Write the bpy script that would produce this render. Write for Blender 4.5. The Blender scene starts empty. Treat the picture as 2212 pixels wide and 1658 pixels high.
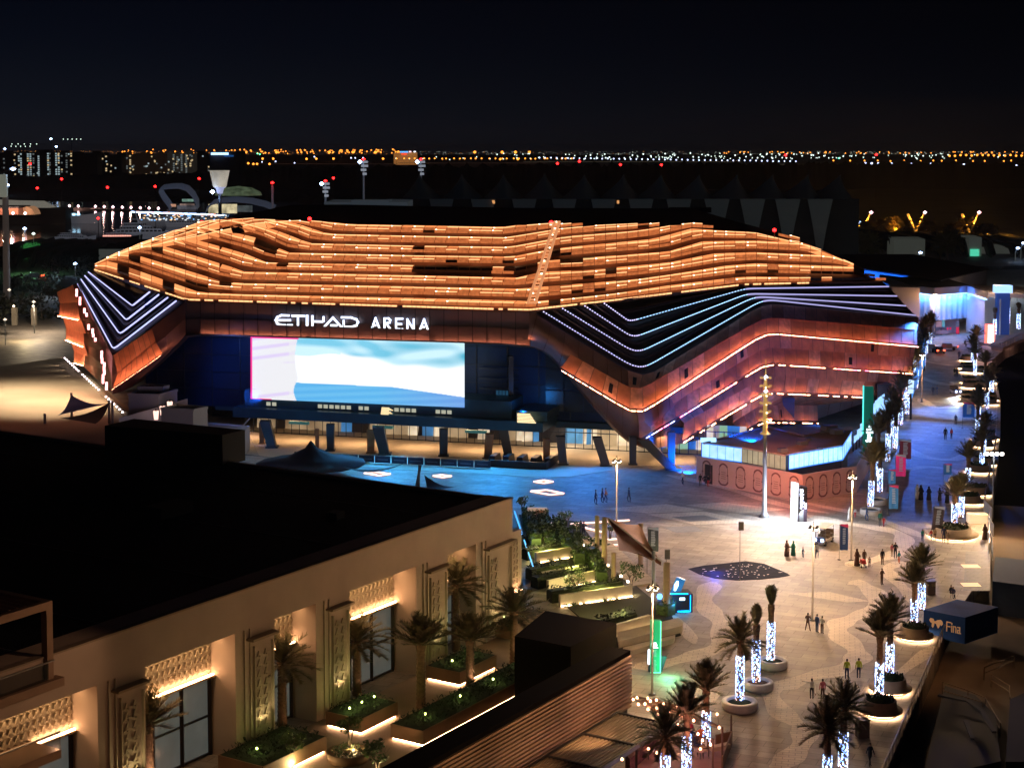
import bpy, bmesh, math, random
from mathutils import Vector, Matrix
R = math.radians
rnd = random.Random(7)
S = bpy.context.scene
col = S.collection

# ---------------------------------------------------------------- camera
F, PITCH, HC, CU, CVH = 3500.0, R(4.0), 44.0, 1105.5, 327.0
CV = CVH + F * math.tan(PITCH)
cam = bpy.data.cameras.new('camera')
cam.sensor_width = 36.0
cam.lens = F / 2211.0 * 36.0
cam.shift_y = -(829.0 - CV) / 2211.0
cam.clip_start = 1.0
cam.clip_end = 30000.0
camo = bpy.data.objects.new('camera', cam)
camo.location = (0, 0, HC)
camo.rotation_euler = (R(90) - PITCH, 0, 0)
col.objects.link(camo)
S.camera = camo
S.view_settings.view_transform = 'Standard'
S.view_settings.look = 'None'
S.view_settings.exposure = 0.0
S.view_settings.gamma = 1.0
S.render.film_transparent = False
S.cycles.use_denoising = True
S.cycles.max_bounces = 5
S.cycles.diffuse_bounces = 2
S.cycles.glossy_bounces = 3
S.cycles.transmission_bounces = 4
S.cycles.transparent_max_bounces = 8
S.cycles.sample_clamp_indirect = 4.0
S.cycles.sample_clamp_direct = 0.0
S.cycles.caustics_reflective = False
S.cycles.caustics_refractive = False

# ---------------------------------------------------------------- night sky
W = bpy.data.worlds.new('World')
S.world = W
W.use_nodes = True
nt = W.node_tree
nt.nodes.clear()
o_ = nt.nodes.new('ShaderNodeOutputWorld')
bg = nt.nodes.new('ShaderNodeBackground')
tc = nt.nodes.new('ShaderNodeTexCoord')
sx = nt.nodes.new('ShaderNodeSeparateXYZ')
cr = nt.nodes.new('ShaderNodeValToRGB')
mg = nt.nodes.new('ShaderNodeTexNoise')
mg.inputs['Scale'].default_value = 2.0
ad = nt.nodes.new('ShaderNodeMath'); ad.operation = 'MULTIPLY_ADD'
ad.inputs[1].default_value = 0.02
nt.links.new(tc.outputs['Generated'], sx.inputs[0])
nt.links.new(tc.outputs['Generated'], mg.inputs['Vector'])
nt.links.new(mg.outputs[0], ad.inputs[0])
nt.links.new(sx.outputs['Z'], ad.inputs[2])
nt.links.new(ad.outputs[0], cr.inputs[0])
e = cr.color_ramp.elements
e[0].position = 0.0; e[0].color = (.0150, .0155, .0215, 1)
e[1].position = 0.30; e[1].color = (.0009, .0010, .0030, 1)
x = e.new(0.035); x.color = (.0070, .0095, .0170, 1)
x = e.new(0.075); x.color = (.0030, .0050, .0115, 1)
x = e.new(0.12); x.color = (.0016, .0025, .0070, 1)
mx = nt.nodes.new('ShaderNodeMapRange'); mx.inputs['From Min'].default_value = -.35; mx.inputs['From Max'].default_value = .35
mx.inputs['To Min'].default_value = 1.0; mx.inputs['To Max'].default_value = .22
vm = nt.nodes.new('ShaderNodeVectorMath'); vm.operation = 'SCALE'
nt.links.new(sx.outputs['X'], mx.inputs[0]); nt.links.new(mx.outputs[0], vm.inputs['Scale'])
nt.links.new(cr.outputs[0], vm.inputs[0]); nt.links.new(vm.outputs[0], bg.inputs[0])
bg.inputs[1].default_value = .62
nt.links.new(bg.outputs[0], o_.inputs[0])

# ---------------------------------------------------------------- helpers
def ray(u, v):
    dx, dy = (u - CU) / F, (v - CV) / F
    return dx, math.cos(PITCH) - dy * math.sin(PITCH), -math.sin(PITCH) - dy * math.cos(PITCH)
def G(u, v, z=0.0):
    a, b, c = ray(u, v); t = (z - HC) / c
    return Vector((a * t, b * t, z))
def Q(u, v, Y):
    a, b, c = ray(u, v); t = Y / b
    return Vector((a * t, Y, HC + c * t))
def hz(p, v):
    """height at which the pixel row v meets the vertical line through p"""
    a, b, c = ray(CU, v); return HC + c * p[1] / b
def PV(u, v, p, n):
    """pixel ray meets the vertical plane through p with plan normal n"""
    a, b, c = ray(u, v)
    t = (p[0] * n[0] + p[1] * n[1]) / (a * n[0] + b * n[1])
    return Vector((a * t, b * t, HC + c * t))
def pl(pts, x):
    """piecewise linear"""
    if x <= pts[0][0]: return pts[0][1]
    for (a, b), (c, d) in zip(pts, pts[1:]):
        if x <= c: return b + (d - b) * (x - a) / (c - a) if c > a else d
    return pts[-1][1]

MATS = {}
def mat(name, c, rough=.7, metal=0., em=None, es=0., var=.0, scale=1., bump=0., bscale=None, spec=.5, emvar=0., alpha=1., trans=0.):
    if name in MATS: return MATS[name]
    m = bpy.data.materials.new(name); m.use_nodes = True
    n = m.node_tree; b = n.nodes['Principled BSDF']
    b.inputs['Base Color'].default_value = (*c, 1)
    b.inputs['Roughness'].default_value = rough
    b.inputs['Metallic'].default_value = metal
    b.inputs['Specular IOR Level'].default_value = spec
    b.inputs['Alpha'].default_value = alpha
    b.inputs['Transmission Weight'].default_value = trans
    if var or bump or emvar:
        t = n.nodes.new('ShaderNodeTexCoord')
        z = n.nodes.new('ShaderNodeTexNoise'); z.inputs['Scale'].default_value = scale
        z.inputs['Detail'].default_value = 6
        n.links.new(t.outputs['Object'], z.inputs['Vector'])
    if var:
        r = n.nodes.new('ShaderNodeValToRGB')
        r.color_ramp.elements[0].position = .3; r.color_ramp.elements[1].position = .7
        r.color_ramp.elements[0].color = (*[k * (1 - var) for k in c], 1)
        r.color_ramp.elements[1].color = (*[min(1, k * (1 + var)) for k in c], 1)
        n.links.new(z.outputs[0], r.inputs[0]); n.links.new(r.outputs[0], b.inputs['Base Color'])
    if bump:
        z2 = n.nodes.new('ShaderNodeTexNoise'); z2.inputs['Scale'].default_value = bscale or scale * 4
        z2.inputs['Detail'].default_value = 4
        n.links.new(t.outputs['Object'], z2.inputs['Vector'])
        bp = n.nodes.new('ShaderNodeBump'); bp.inputs['Strength'].default_value = bump; bp.inputs['Distance'].default_value = .1
        n.links.new(z2.outputs[0], bp.inputs['Height']); n.links.new(bp.outputs[0], b.inputs['Normal'])
    if em is not None:
        b.inputs['Emission Color'].default_value = (*em, 1)
        b.inputs['Emission Strength'].default_value = es
        if emvar:
            mr = n.nodes.new('ShaderNodeMapRange')
            mr.inputs['From Min'].default_value = .3; mr.inputs['From Max'].default_value = .7
            mr.inputs['To Min'].default_value = es * (1 - emvar); mr.inputs['To Max'].default_value = es * (1 + emvar)
            n.links.new(z.outputs[0], mr.inputs[0]); n.links.new(mr.outputs[0], b.inputs['Emission Strength'])
    MATS[name] = m
    return m
def glow(name, c, s): return mat(name, (.02, .02, .02), em=c, es=s)

class MB:
    def __init__(s): s.v = []; s.f = []; s.m = []; s.sm = []
    def add(s, vs, fs, m=0, smooth=False):
        k = len(s.v); s.v += [tuple(p) for p in vs]
        s.f += [tuple(k + i for i in f) for f in fs]; s.m += [m] * len(fs); s.sm += [smooth] * len(fs)
        return s
    def quad(s, a, b, c, d, m=0): return s.add([a, b, c, d], [(0, 1, 2, 3)], m)
    def box(s, c, d, rz=0., m=0, taper=1.):
        x, y, z = d[0] / 2, d[1] / 2, d[2] / 2; cs, sn = math.cos(rz), math.sin(rz); vs = []
        for k in (-1, 1):
            t = 1. if k < 0 else taper
            for i, j in ((-1, -1), (1, -1), (1, 1), (-1, 1)):
                a, b = i * x * t, j * y * t
                vs.append((c[0] + a * cs - b * sn, c[1] + a * sn + b * cs, c[2] + k * z))
        return s.add(vs, [(3, 2, 1, 0), (4, 5, 6, 7), (0, 1, 5, 4), (1, 2, 6, 5), (2, 3, 7, 6), (3, 0, 4, 7)], m)
    def bar(s, a, b, w, h=None, m=0):
        """square bar from a to b"""
        a, b = Vector(a), Vector(b); d = b - a
        if d.length < 1e-6: return s
        d.normalize(); up = Vector((0, 0, 1)) if abs(d.z) < .95 else Vector((0, 1, 0))
        sd = d.cross(up).normalized() * (w / 2); u2 = sd.cross(d).normalized() * ((h or w) / 2)
        vs = [a - sd - u2, a + sd - u2, a + sd + u2, a - sd + u2, b - sd - u2, b + sd - u2, b + sd + u2, b - sd + u2]
        return s.add(vs, [(3, 2, 1, 0), (4, 5, 6, 7), (0, 1, 5, 4), (1, 2, 6, 5), (2, 3, 7, 6), (3, 0, 4, 7)], m)
    def tube(s, pts, rad, n=8, m=0, cap=True, smooth=True):
        pts = [Vector(p) for p in pts]
        if not hasattr(rad, '__len__'): rad = [rad] * len(pts)
        vs = []; fs = []
        for i, p in enumerate(pts):
            d = (pts[min(i + 1, len(pts) - 1)] - pts[max(i - 1, 0)]).normalized()
            up = Vector((0, 0, 1)) if abs(d.z) < .9 else Vector((0, 1, 0))
            sd = d.cross(up).normalized(); u2 = sd.cross(d)
            for k in range(n):
                a = 2 * math.pi * k / n
                vs.append(p + (sd * math.cos(a) + u2 * math.sin(a)) * rad[i])
        for i in range(len(pts) - 1):
            for k in range(n):
                fs.append((i * n + k, i * n + (k + 1) % n, (i + 1) * n + (k + 1) % n, (i + 1) * n + k))
        if cap: fs += [tuple(range(n - 1, -1, -1)), tuple((len(pts) - 1) * n + k for k in range(n))]
        return s.add(vs, fs, m, smooth)
    def lathe(s, prof, c=(0, 0, 0), n=24, m=0, smooth=True):
        """prof: (r, z) from bottom to top, closed by caps when r > 0"""
        vs = []; fs = []
        for r, z in prof:
            for k in range(n):
                a = 2 * math.pi * k / n; vs.append((c[0] + r * math.cos(a), c[1] + r * math.sin(a), c[2] + z))
        for i in range(len(prof) - 1):
            for k in range(n): fs.append((i * n + k, i * n + (k + 1) % n, (i + 1) * n + (k + 1) % n, (i + 1) * n + k))
        if prof[0][0] > 1e-4: fs.append(tuple(range(n - 1, -1, -1)))
        if prof[-1][0] > 1e-4: fs.append(tuple((len(prof) - 1) * n + k for k in range(n)))
        return s.add(vs, fs, m, smooth)
    def prism(s, poly, z0, z1, m=0, mt=None, bottom=True):
        """plan polygon extruded from z0 to z1 (z1 may be a list)"""
        n = len(poly); A = sum(poly[i][0] * poly[(i + 1) % n][1] - poly[(i + 1) % n][0] * poly[i][1] for i in range(n))
        if A < 0: poly = poly[::-1]
        vs = [(p[0], p[1], z0) for p in poly] + [(p[0], p[1], z1) for p in poly]
        s.add(vs, [(i, (i + 1) % n, n + (i + 1) % n, n + i) for i in range(n)], m)
        s.add(vs[n:], [tuple(range(n))], m if mt is None else mt)
        if bottom: s.add(vs[:n], [tuple(range(n - 1, -1, -1))], m)
        return s
    def sheet(s, A, B, m=0):
        """strip of quads between two curves with equal numbers of points"""
        n = len(A); vs = list(A) + list(B)
        return s.add(vs, [(i, i + 1, n + i + 1, n + i) for i in range(n - 1)], m)
    def grid(s, rows, m=0, smooth=False):
        n = len(rows[0]); vs = [p for r in rows for p in r]
        return s.add(vs, [(j * n + i, j * n + i + 1, (j + 1) * n + i + 1, (j + 1) * n + i) for j in range(len(rows) - 1) for i in range(n - 1)], m, smooth)
    def stroke(s, pts, w, P, th=.3, m=0):
        """flat letter stroke in pixel units mapped by P(u, v, depth offset)"""
        for (a, b), (c, d) in zip(pts, pts[1:]):
            L = math.hypot(c - a, d - b) or 1; tx, ty = (c - a) / L * w / 2, (d - b) / L * w / 2
            q = [(a - tx - ty, b - ty + tx), (c + tx - ty, d + ty + tx), (c + tx + ty, d + ty - tx), (a - tx + ty, b - ty - tx)]
            vs = [P(x, y, 0) for x, y in q] + [P(x, y, th) for x, y in q]
            s.add(vs, [(0, 1, 2, 3), (7, 6, 5, 4), (0, 4, 5, 1), (1, 5, 6, 2), (2, 6, 7, 3), (3, 7, 4, 0)], m)
        return s
    def build(s, name, ms, parent=None, label=None):
        me = bpy.data.meshes.new(name)
        off = Vector(parent.get('_loc', (0, 0, 0))) if parent is not None else Vector((0, 0, 0))
        me.from_pydata([(a - off.x, b - off.y, c - off.z) for a, b, c in s.v], [], s.f)
        if not isinstance(ms, (list, tuple)): ms = [ms]
        for m in ms: me.materials.append(m)
        me.polygons.foreach_set('material_index', [min(k, len(ms) - 1) for k in s.m])
        me.polygons.foreach_set('use_smooth', s.sm)
        me.update()
        o = bpy.data.objects.new(name, me); col.objects.link(o)
        if parent is not None: o.parent = parent; o['_loc'] = tuple(off)
        if label: o['label'] = label
        return o
def tag(o, label, cat, group=None):
    o['label'] = label; o['category'] = cat
    if group: o['group'] = group
    return o
def thing(name, label, cat, loc=(0, 0, 0), group=None):
    o = bpy.data.objects.new(name, None); col.objects.link(o)
    o.location = loc; o['_loc'] = tuple(loc); o.empty_display_size = .5
    return tag(o, label, cat, group)
def struct(name, mb, m, kind='structure'):
    o = mb.build(name, m); o['kind'] = kind; return o
def dup(root, loc, rz=0., label=None, group=None, sc=None):
    r = root.copy(); col.objects.link(r); r.location = loc; r.rotation_euler = (0, 0, rz)
    if sc: r.scale = sc if hasattr(sc, '__len__') else (sc, sc, sc)
    if label: r['label'] = label
    if group: r['group'] = group
    for ch in list(root.children):
        c = ch.copy(); col.objects.link(c); c.parent = r
        for g in ch.children:
            d = g.copy(); col.objects.link(d); d.parent = c
    return r
def lamp_light(kind, name, loc, energy, color, parent=None, size=.3, spot=None, rot=None):
    L = bpy.data.lights.new(name, kind); L.energy = energy; L.color = color
    if kind in ('POINT', 'SPOT'): L.shadow_soft_size = size
    if kind == 'SPOT': L.spot_size = R(spot or 120); L.spot_blend = .6
    if kind == 'AREA': L.shape = 'RECTANGLE'; L.size = size[0]; L.size_y = size[1]
    o = bpy.data.objects.new(name, L); col.objects.link(o)
    off = Vector(parent.get('_loc', (0, 0, 0))) if parent is not None else Vector((0, 0, 0))
    o.location = Vector(loc) - off
    if rot is not None: o.rotation_euler = rot
    if parent is not None: o.parent = parent
    return o
def aim(a, b):
    return (Vector(b) - Vector(a)).to_track_quat('-Z', 'Y').to_euler()
WARM, COOL, BLUE = (1, .59, .29), (.8, .88, 1), (.02, .16, 1)
# ---------------------------------------------------------------- ground, water, plaza
m_ground = mat('dark_earth', (.035, .034, .03), .95, var=.5, scale=.02)
m_water = mat('water', (.004, .008, .014), .08, bump=.35, bscale=.35, scale=.1)
def paving(name, c1, c2, joint, size, rot=0., var=.18):
    m = bpy.data.materials.new(name); m.use_nodes = True; n = m.node_tree; b = n.nodes['Principled BSDF']
    t = n.nodes.new('ShaderNodeTexCoord'); mp = n.nodes.new('ShaderNodeMapping'); mp.inputs['Rotation'].default_value[2] = rot
    br = n.nodes.new('ShaderNodeTexBrick'); br.inputs['Color1'].default_value = (*c1, 1); br.inputs['Color2'].default_value = (*c2, 1)
    br.inputs['Mortar'].default_value = (*joint, 1); br.inputs['Scale'].default_value = 1.; br.inputs['Mortar Size'].default_value = .024
    br.inputs['Brick Width'].default_value = size; br.inputs['Row Height'].default_value = size * .5
    n.links.new(t.outputs['Object'], mp.inputs[0]); n.links.new(mp.outputs[0], br.inputs['Vector'])
    z = n.nodes.new('ShaderNodeTexNoise'); z.inputs['Scale'].default_value = .35; z.inputs['Detail'].default_value = 10; z.inputs['Roughness'].default_value = .68
    n.links.new(t.outputs['Object'], z.inputs['Vector'])
    mr = n.nodes.new('ShaderNodeMapRange'); mr.inputs['From Min'].default_value = .3; mr.inputs['From Max'].default_value = .7
    mr.inputs['To Min'].default_value = 1 - var; mr.inputs['To Max'].default_value = 1 + var
    n.links.new(z.outputs[0], mr.inputs[0])
    mx = n.nodes.new('ShaderNodeMix'); mx.data_type = 'RGBA'; mx.blend_type = 'MULTIPLY'; mx.inputs['Factor'].default_value = 1
    n.links.new(br.outputs[0], mx.inputs['A']); n.links.new(mr.outputs[0], mx.inputs['B']); n.links.new(mx.outputs['Result'], b.inputs['Base Color'])
    b.inputs['Roughness'].default_value = .62
    return m
m_pave = paving('plaza_paving', (.37, .32, .26), (.27, .23, .19), (.13, .11, .09), 2.2, .4, .3)
m_pave_l = paving('pale_paving', (.66, .58, .46), (.6, .52, .41), (.32, .27, .22), .9, .2, .22)
m_pave_d = paving('grey_paving', (.26, .25, .24), (.23, .22, .215), (.15, .15, .14), 1.2, .6)
m_sand = mat('sandy_lot', (.42, .34, .24), .95, var=.25, scale=.04)
m_conc = mat('concrete', (.33, .30, .26), .85, var=.15, scale=.5)
m_asph = mat('asphalt', (.05, .05, .052), .85, var=.2, scale=.3)

struct('ground', MB().quad((-14000, -400, -2.6), (14000, -400, -2.6), (14000, 22000, -2.6), (-14000, 22000, -2.6)), m_ground)
# raised land that carries the plaza, cut off by the quay on the right and the marina on the left
quay = [G(1916, 1659), G(2042, 1362), G(2120, 1240), G(2137, 1200), G(2137, 1110), G(2150, 1030), G(2160, 931), G(2160, 864), G(2146, 790), G(2141, 778), G(2172, 752), G(2230, 728)]
land = [(p.x, p.y) for p in quay] + [(190, 402), (600, 700), (600, 730), (-350, 730), (-350, 40), (26, 40)]
struct('plaza', MB().prism(land, -2.6, 0), m_pave)
struct('canal', MB().prism([(26, 30), (250, 30), (600, 380), (600, 600), (190, 402)] + [(p.x, p.y) for p in quay[::-1]], -2.5, -2.3), mat('canal_water', (.002, .003, .006), .12, bump=.25, bscale=.5, scale=.1, spec=.0))
struct('marina_water', MB().prism([(-700, 735), (-90, 735), (-60, 1500), (-1100, 1500)], -2.55, -2.35), m_water)
# sandy lot left of the arena and a paved street beyond it
lotp = [G(-60, 800, 0), G(150, 770, 0), G(262, 870, 0), G(330, 905, 0), G(250, 960, 0), G(-60, 960, 0)]
struct('sandy_lot', MB().prism([(p.x, p.y) for p in lotp], .0, .03, bottom=False), m_sand)
struct('street', MB().prism([tuple(G(u, v).xy) for u, v in ((-80, 610), (320, 628), (320, 642), (-80, 624))], .0, .035, bottom=False), m_asph)

def band(pts, w, z=.012, m=m_pave_l, name='paving_band', n=6):
    P = [G(u, v) for u, v in pts]; C = []
    for i in range(len(P) - 1):
        p0, p1, p2, p3 = P[max(i - 1, 0)], P[i], P[i + 1], P[min(i + 2, len(P) - 1)]
        for k in range(n):
            t = k / n
            C.append(.5 * ((2 * p1) + (p2 - p0) * t + (2 * p0 - 5 * p1 + 4 * p2 - p3) * t * t + (3 * p1 - p0 - 3 * p2 + p3) * t ** 3))
    C.append(P[-1]); A = []; B = []
    for i, c in enumerate(C):
        d = (C[min(i + 1, len(C) - 1)] - C[max(i - 1, 0)]).normalized(); s = Vector((-d.y, d.x, 0))
        ww = w * .38 * (.85 + .2 * math.sin(i * .7)) * min(1, .3 + .35 * min(i, len(C) - 1 - i))
        A.append((c.x + s.x * ww, c.y + s.y * ww, z)); B.append((c.x - s.x * ww, c.y - s.y * ww, z))
    return struct(name, MB().sheet(B, A), m)
band([(1541, 1256), (1521, 1290), (1535, 1322), (1560, 1352), (1553, 1392), (1500, 1415), (1432, 1432), (1370, 1442)], 3.0)
band([(1663, 1480), (1664, 1501), (1695, 1545), (1734, 1572), (1732, 1604), (1700, 1640), (1672, 1662)], 2.8, .016)
band([(1835, 1255), (1862, 1262), (1892, 1284), (1887, 1316), (1845, 1332), (1813, 1347), (1813, 1369), (1847, 1401), (1851, 1422), (1813, 1446), (1747, 1461), (1676, 1487)], 3.2, .02)
band([(1829, 1222), (1881, 1210), (1926, 1198), (1950, 1176), (1945, 1154), (1892, 1139), (1813, 1128), (1745, 1112)], 3.0, .014)
band([(1955, 1213), (1918, 1226), (1924, 1243), (1963, 1281), (1990, 1310)], 2.4, .018)
band([(1640, 1062), (1739, 1086), (1866, 1112), (1945, 1139), (1992, 1160)], 2.2, .022)
band([(1500, 1390), (1470, 1345), (1440, 1330), (1380, 1325)], 1.6, .024)
band([(1440, 1025), (1560, 1052), (1690, 1090), (1790, 1108)], 2.2, .026)
band([(1900, 945), (1945, 960), (1990, 985), (2060, 992), (2100, 975)], 2.6, .012)
band([(1880, 1010), (1930, 1020), (2000, 1008), (2070, 1020), (2110, 1060)], 2.0, .014)
band([(1960, 800), (1990, 815), (2040, 830), (2085, 828)], 3.0, .012)
band([(1985, 860), (2020, 880), (2070, 873), (2095, 850)], 2.6, .014)
band([(1970, 770), (2010, 783), (2060, 790)], 2.4, .012)
band([(2020, 1395), (1960, 1440), (1905, 1480), (1870, 1500)], 1.8, .03)
def patch(pts, m=m_pave_l, z=.008, name='paving_patch'):
    return struct(name, MB().prism([tuple(G(u, v).xy) for u, v in pts], 0, z, bottom=False), m)
patch([(1300, 1098), (1440, 1088), (1520, 1102), (1400, 1108)])
patch([(1395, 1110), (1520, 1104), (1640, 1128), (1500, 1132)])
patch([(1480, 1090), (1560, 1084), (1700, 1100), (1600, 1108)])
patch([(1700, 1281), (1790, 1277), (1880, 1298), (1830, 1300)])
patch([(1420, 1545), (1490, 1482), (1560, 1494), (1545, 1512)], z=.01)
patch([(1450, 1116), (1520, 1112), (1560, 1122), (1490, 1126)], m_pave_d, .013)
patch([(1250, 1106), (1300, 1103), (1330, 1110), (1290, 1115)], m_pave_d, .01)
patch([(1430, 1138), (1500, 1135), (1520, 1147), (1460, 1150)], m_pave_d, .01)
patch([(1360, 1445), (1400, 1443), (1425, 1452), (1395, 1458), (1360, 1456)], m_pave_d, .01)
patch([(2085, 1190), (2138, 1190), (2138, 1275), (2080, 1275)], m_pave_d, .01)
# ---------------------------------------------------------------- the arena
m_rdark = mat('dark_roof_membrane', (.012, .013, .018), .8, var=.2, scale=.05)
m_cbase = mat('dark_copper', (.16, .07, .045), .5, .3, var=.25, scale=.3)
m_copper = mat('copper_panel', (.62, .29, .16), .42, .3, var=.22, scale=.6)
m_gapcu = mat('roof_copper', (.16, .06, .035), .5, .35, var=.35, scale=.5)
m_plum = mat('plum_fascia', (.17, .12, .12), .45, .3, var=.12, scale=.3)
m_rib = mat('black_rib', (.05, .035, .04), .4, .4, var=.2, scale=.4)
ORG = (1., .37, .13)
m_on = [mat('lit_roof_panel_bright', (.3, .15, .08), em=ORG, es=1.25, scale=1.3, emvar=.12),  # emission stands in for the LED light falling on the copper panels
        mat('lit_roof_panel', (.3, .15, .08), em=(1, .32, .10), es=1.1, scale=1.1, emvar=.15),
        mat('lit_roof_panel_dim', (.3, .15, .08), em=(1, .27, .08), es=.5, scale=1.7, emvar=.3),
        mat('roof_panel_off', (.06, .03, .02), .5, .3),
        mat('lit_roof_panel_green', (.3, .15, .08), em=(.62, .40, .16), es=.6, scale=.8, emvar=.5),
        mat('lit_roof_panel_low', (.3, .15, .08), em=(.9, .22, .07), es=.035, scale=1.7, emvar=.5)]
m_lip = glow('amber_led', (1., .48, .20), 1.9)
m_lipr = glow('coral_led', (1., .36, .19), 58.)
m_dotw = glow('white_violet_led', (.62, .58, 1.), 2.4)
m_dotb = glow('pale_blue_led', (.35, .62, 1.), 2.4)
m_star = glow('warm_spot_led', (1., .8, .55), 5.)

arena = thing('arena', 'huge copper faceted arena with glowing orange roof and giant screen', 'arena', (0, 250, 0))
E_ = [(205, 581.6), (402, 646), (1047, 666), (1144.7, 668), (1337, 646), (1606, 613.5), (1903, 606.6)]
T_ = [(205, 577), (263, 545), (320, 524), (374, 504), (437, 480.6), (497, 472.7), (708, 480.6), (755, 483.3), (1105, 487), (1494, 487), (1629, 502), (1710, 511), (1737, 525), (1790, 553), (1847, 578), (1903, 605.6)]
YE = [(205, 290), (402, 246), (1144, 231), (1337, 238), (1606, 256), (1903, 278)]
YT = [(205, 291), (263, 297), (437, 304), (497, 296), (755, 273), (1105, 269), (1494, 268), (1629, 274), (1710, 285), (1903, 279)]
A_ = [
 E_,
 [(205, 578), (234, 562), (431.6, 632), (523, 636), (892, 644), (1131, 650), (1150, 652), (1310, 637), (1442, 617), (1592, 599), (1629, 598), (1895, 601.5), (1903, 605)],
 [(205, 577), (250, 552), (264, 545), (294.7, 551), (431.6, 592.5), (479, 608), (523, 612), (892, 619), (1123, 624), (1165, 620), (1368, 604), (1442, 594), (1567, 574), (1629, 569), (1842, 576), (1860, 584)],
 [(205, 577), (300, 530), (320, 524), (355, 532), (500, 576.7), (526, 587), (892, 595), (1117, 600), (1170, 587), (1258, 584), (1442, 567.5), (1542, 547.7), (1629, 545), (1789, 552), (1900, 604)],
 [(205, 577), (340, 517), (374, 504), (410, 514), (530, 548), (576, 567.5), (892, 573), (1108, 576), (1192, 562), (1276, 556), (1442, 543.8), (1518, 521.4), (1629, 520), (1737, 525), (1900, 604)],
 [(205, 577), (410, 490), (437, 480.6), (480, 496), (560, 515), (621, 546), (892, 552), (1103, 555), (1181, 540), (1237, 533), (1405, 517), (1442, 508), (1492, 493.8), (1629, 503), (1900, 600)],
 [(205, 576), (470, 474), (497, 472.7), (540, 482), (610, 502), (668, 526), (892, 531), (1097, 534), (1190, 517), (1216, 511), (1363, 500), (1452, 487), (1903, 480)],
 [(205, 570), (560, 470), (573, 474), (644.7, 484), (708, 505.6), (892, 509.7), (1091, 513), (1200, 496), (1290, 487), (1903, 470)],
 [(205, 560), (690, 475), (755, 485), (892, 487), (1085, 491), (1110, 487), (1903, 460)],
 [(205, 500), (755, 455), (1100, 465), (1903, 440)]]
def roofP(u, v, up=0.):
    t, e = pl(T_, u), pl(E_, u); v = min(max(v, t), e)
    k = (e - v) / max(e - t, .5); y = pl(YE, u) * (1 - k) + pl(YT, u) * k
    p = Q(u, v, y); p.z += up; p.y -= up * .5
    return p
def roofC(u, a):                      # a = band index as a float
    i = int(a); i = min(i, len(A_) - 2); f = a - i
    return pl(A_[i], u) * (1 - f) + pl(A_[i + 1], u) * f
US = sorted(set([205 + i * (1698 / 180) for i in range(181)] + [402, 1144.7, 1606, 437, 497]))
# base skin under all of it
rows = []
for k in range(15):
    f = k / 14; rows.append([roofP(u, pl(E_, u) * (1 - f) + pl(T_, u) * f, -.35) for u in US])
MB().grid(rows).build('roof_skin', m_gapcu, arena)
def hipmap(u):  # panel seams lean with the hips on the front face
    return u
def off_zone(u, v):
    if 900 < u < 1172 and 566 < v < 588: return .9
    if 1180 < u < 1360 and 540 < v < 660: return .13
    if 1760 < u < 1890 and 580 < v < 612: return .97
    if 1600 < u < 1760 and 560 < v < 612: return .15
    if 350 < u < 470 and 520 < v < 640: return .12
    if 205 < u < 700 and v < 600: return .04
    return .01
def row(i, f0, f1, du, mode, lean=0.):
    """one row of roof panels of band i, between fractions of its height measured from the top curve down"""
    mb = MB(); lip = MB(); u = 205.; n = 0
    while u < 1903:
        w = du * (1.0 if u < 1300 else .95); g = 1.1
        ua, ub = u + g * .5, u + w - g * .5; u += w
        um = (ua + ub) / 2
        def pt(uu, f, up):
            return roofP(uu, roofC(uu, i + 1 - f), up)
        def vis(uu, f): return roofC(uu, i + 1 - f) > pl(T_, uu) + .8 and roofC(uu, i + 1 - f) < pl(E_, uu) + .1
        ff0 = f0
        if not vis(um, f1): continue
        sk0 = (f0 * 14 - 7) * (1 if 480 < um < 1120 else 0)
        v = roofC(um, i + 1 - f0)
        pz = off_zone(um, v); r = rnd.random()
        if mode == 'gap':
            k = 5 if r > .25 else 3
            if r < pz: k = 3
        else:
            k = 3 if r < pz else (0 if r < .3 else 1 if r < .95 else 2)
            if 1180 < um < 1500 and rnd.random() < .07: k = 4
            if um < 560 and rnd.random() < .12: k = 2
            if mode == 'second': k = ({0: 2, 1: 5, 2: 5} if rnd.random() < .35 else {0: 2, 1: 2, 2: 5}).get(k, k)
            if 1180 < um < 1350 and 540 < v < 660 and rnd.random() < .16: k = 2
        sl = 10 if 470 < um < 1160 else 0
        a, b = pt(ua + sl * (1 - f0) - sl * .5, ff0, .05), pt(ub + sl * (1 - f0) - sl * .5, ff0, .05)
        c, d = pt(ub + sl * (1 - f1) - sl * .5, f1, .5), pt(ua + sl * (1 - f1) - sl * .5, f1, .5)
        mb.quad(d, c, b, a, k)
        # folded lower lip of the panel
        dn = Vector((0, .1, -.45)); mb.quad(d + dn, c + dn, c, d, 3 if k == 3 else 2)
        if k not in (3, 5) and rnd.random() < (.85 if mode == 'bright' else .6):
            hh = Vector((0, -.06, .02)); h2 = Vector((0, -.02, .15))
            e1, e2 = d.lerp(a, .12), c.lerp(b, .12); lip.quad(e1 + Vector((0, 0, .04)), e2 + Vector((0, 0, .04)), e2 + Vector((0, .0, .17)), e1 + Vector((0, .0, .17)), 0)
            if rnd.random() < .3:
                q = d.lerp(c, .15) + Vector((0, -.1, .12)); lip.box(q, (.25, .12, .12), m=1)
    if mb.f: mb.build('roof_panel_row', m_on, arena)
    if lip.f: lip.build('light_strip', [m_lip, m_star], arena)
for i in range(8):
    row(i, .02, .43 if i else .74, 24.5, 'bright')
    if i: row(i, .53, .69, 24.5, 'second')
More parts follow.
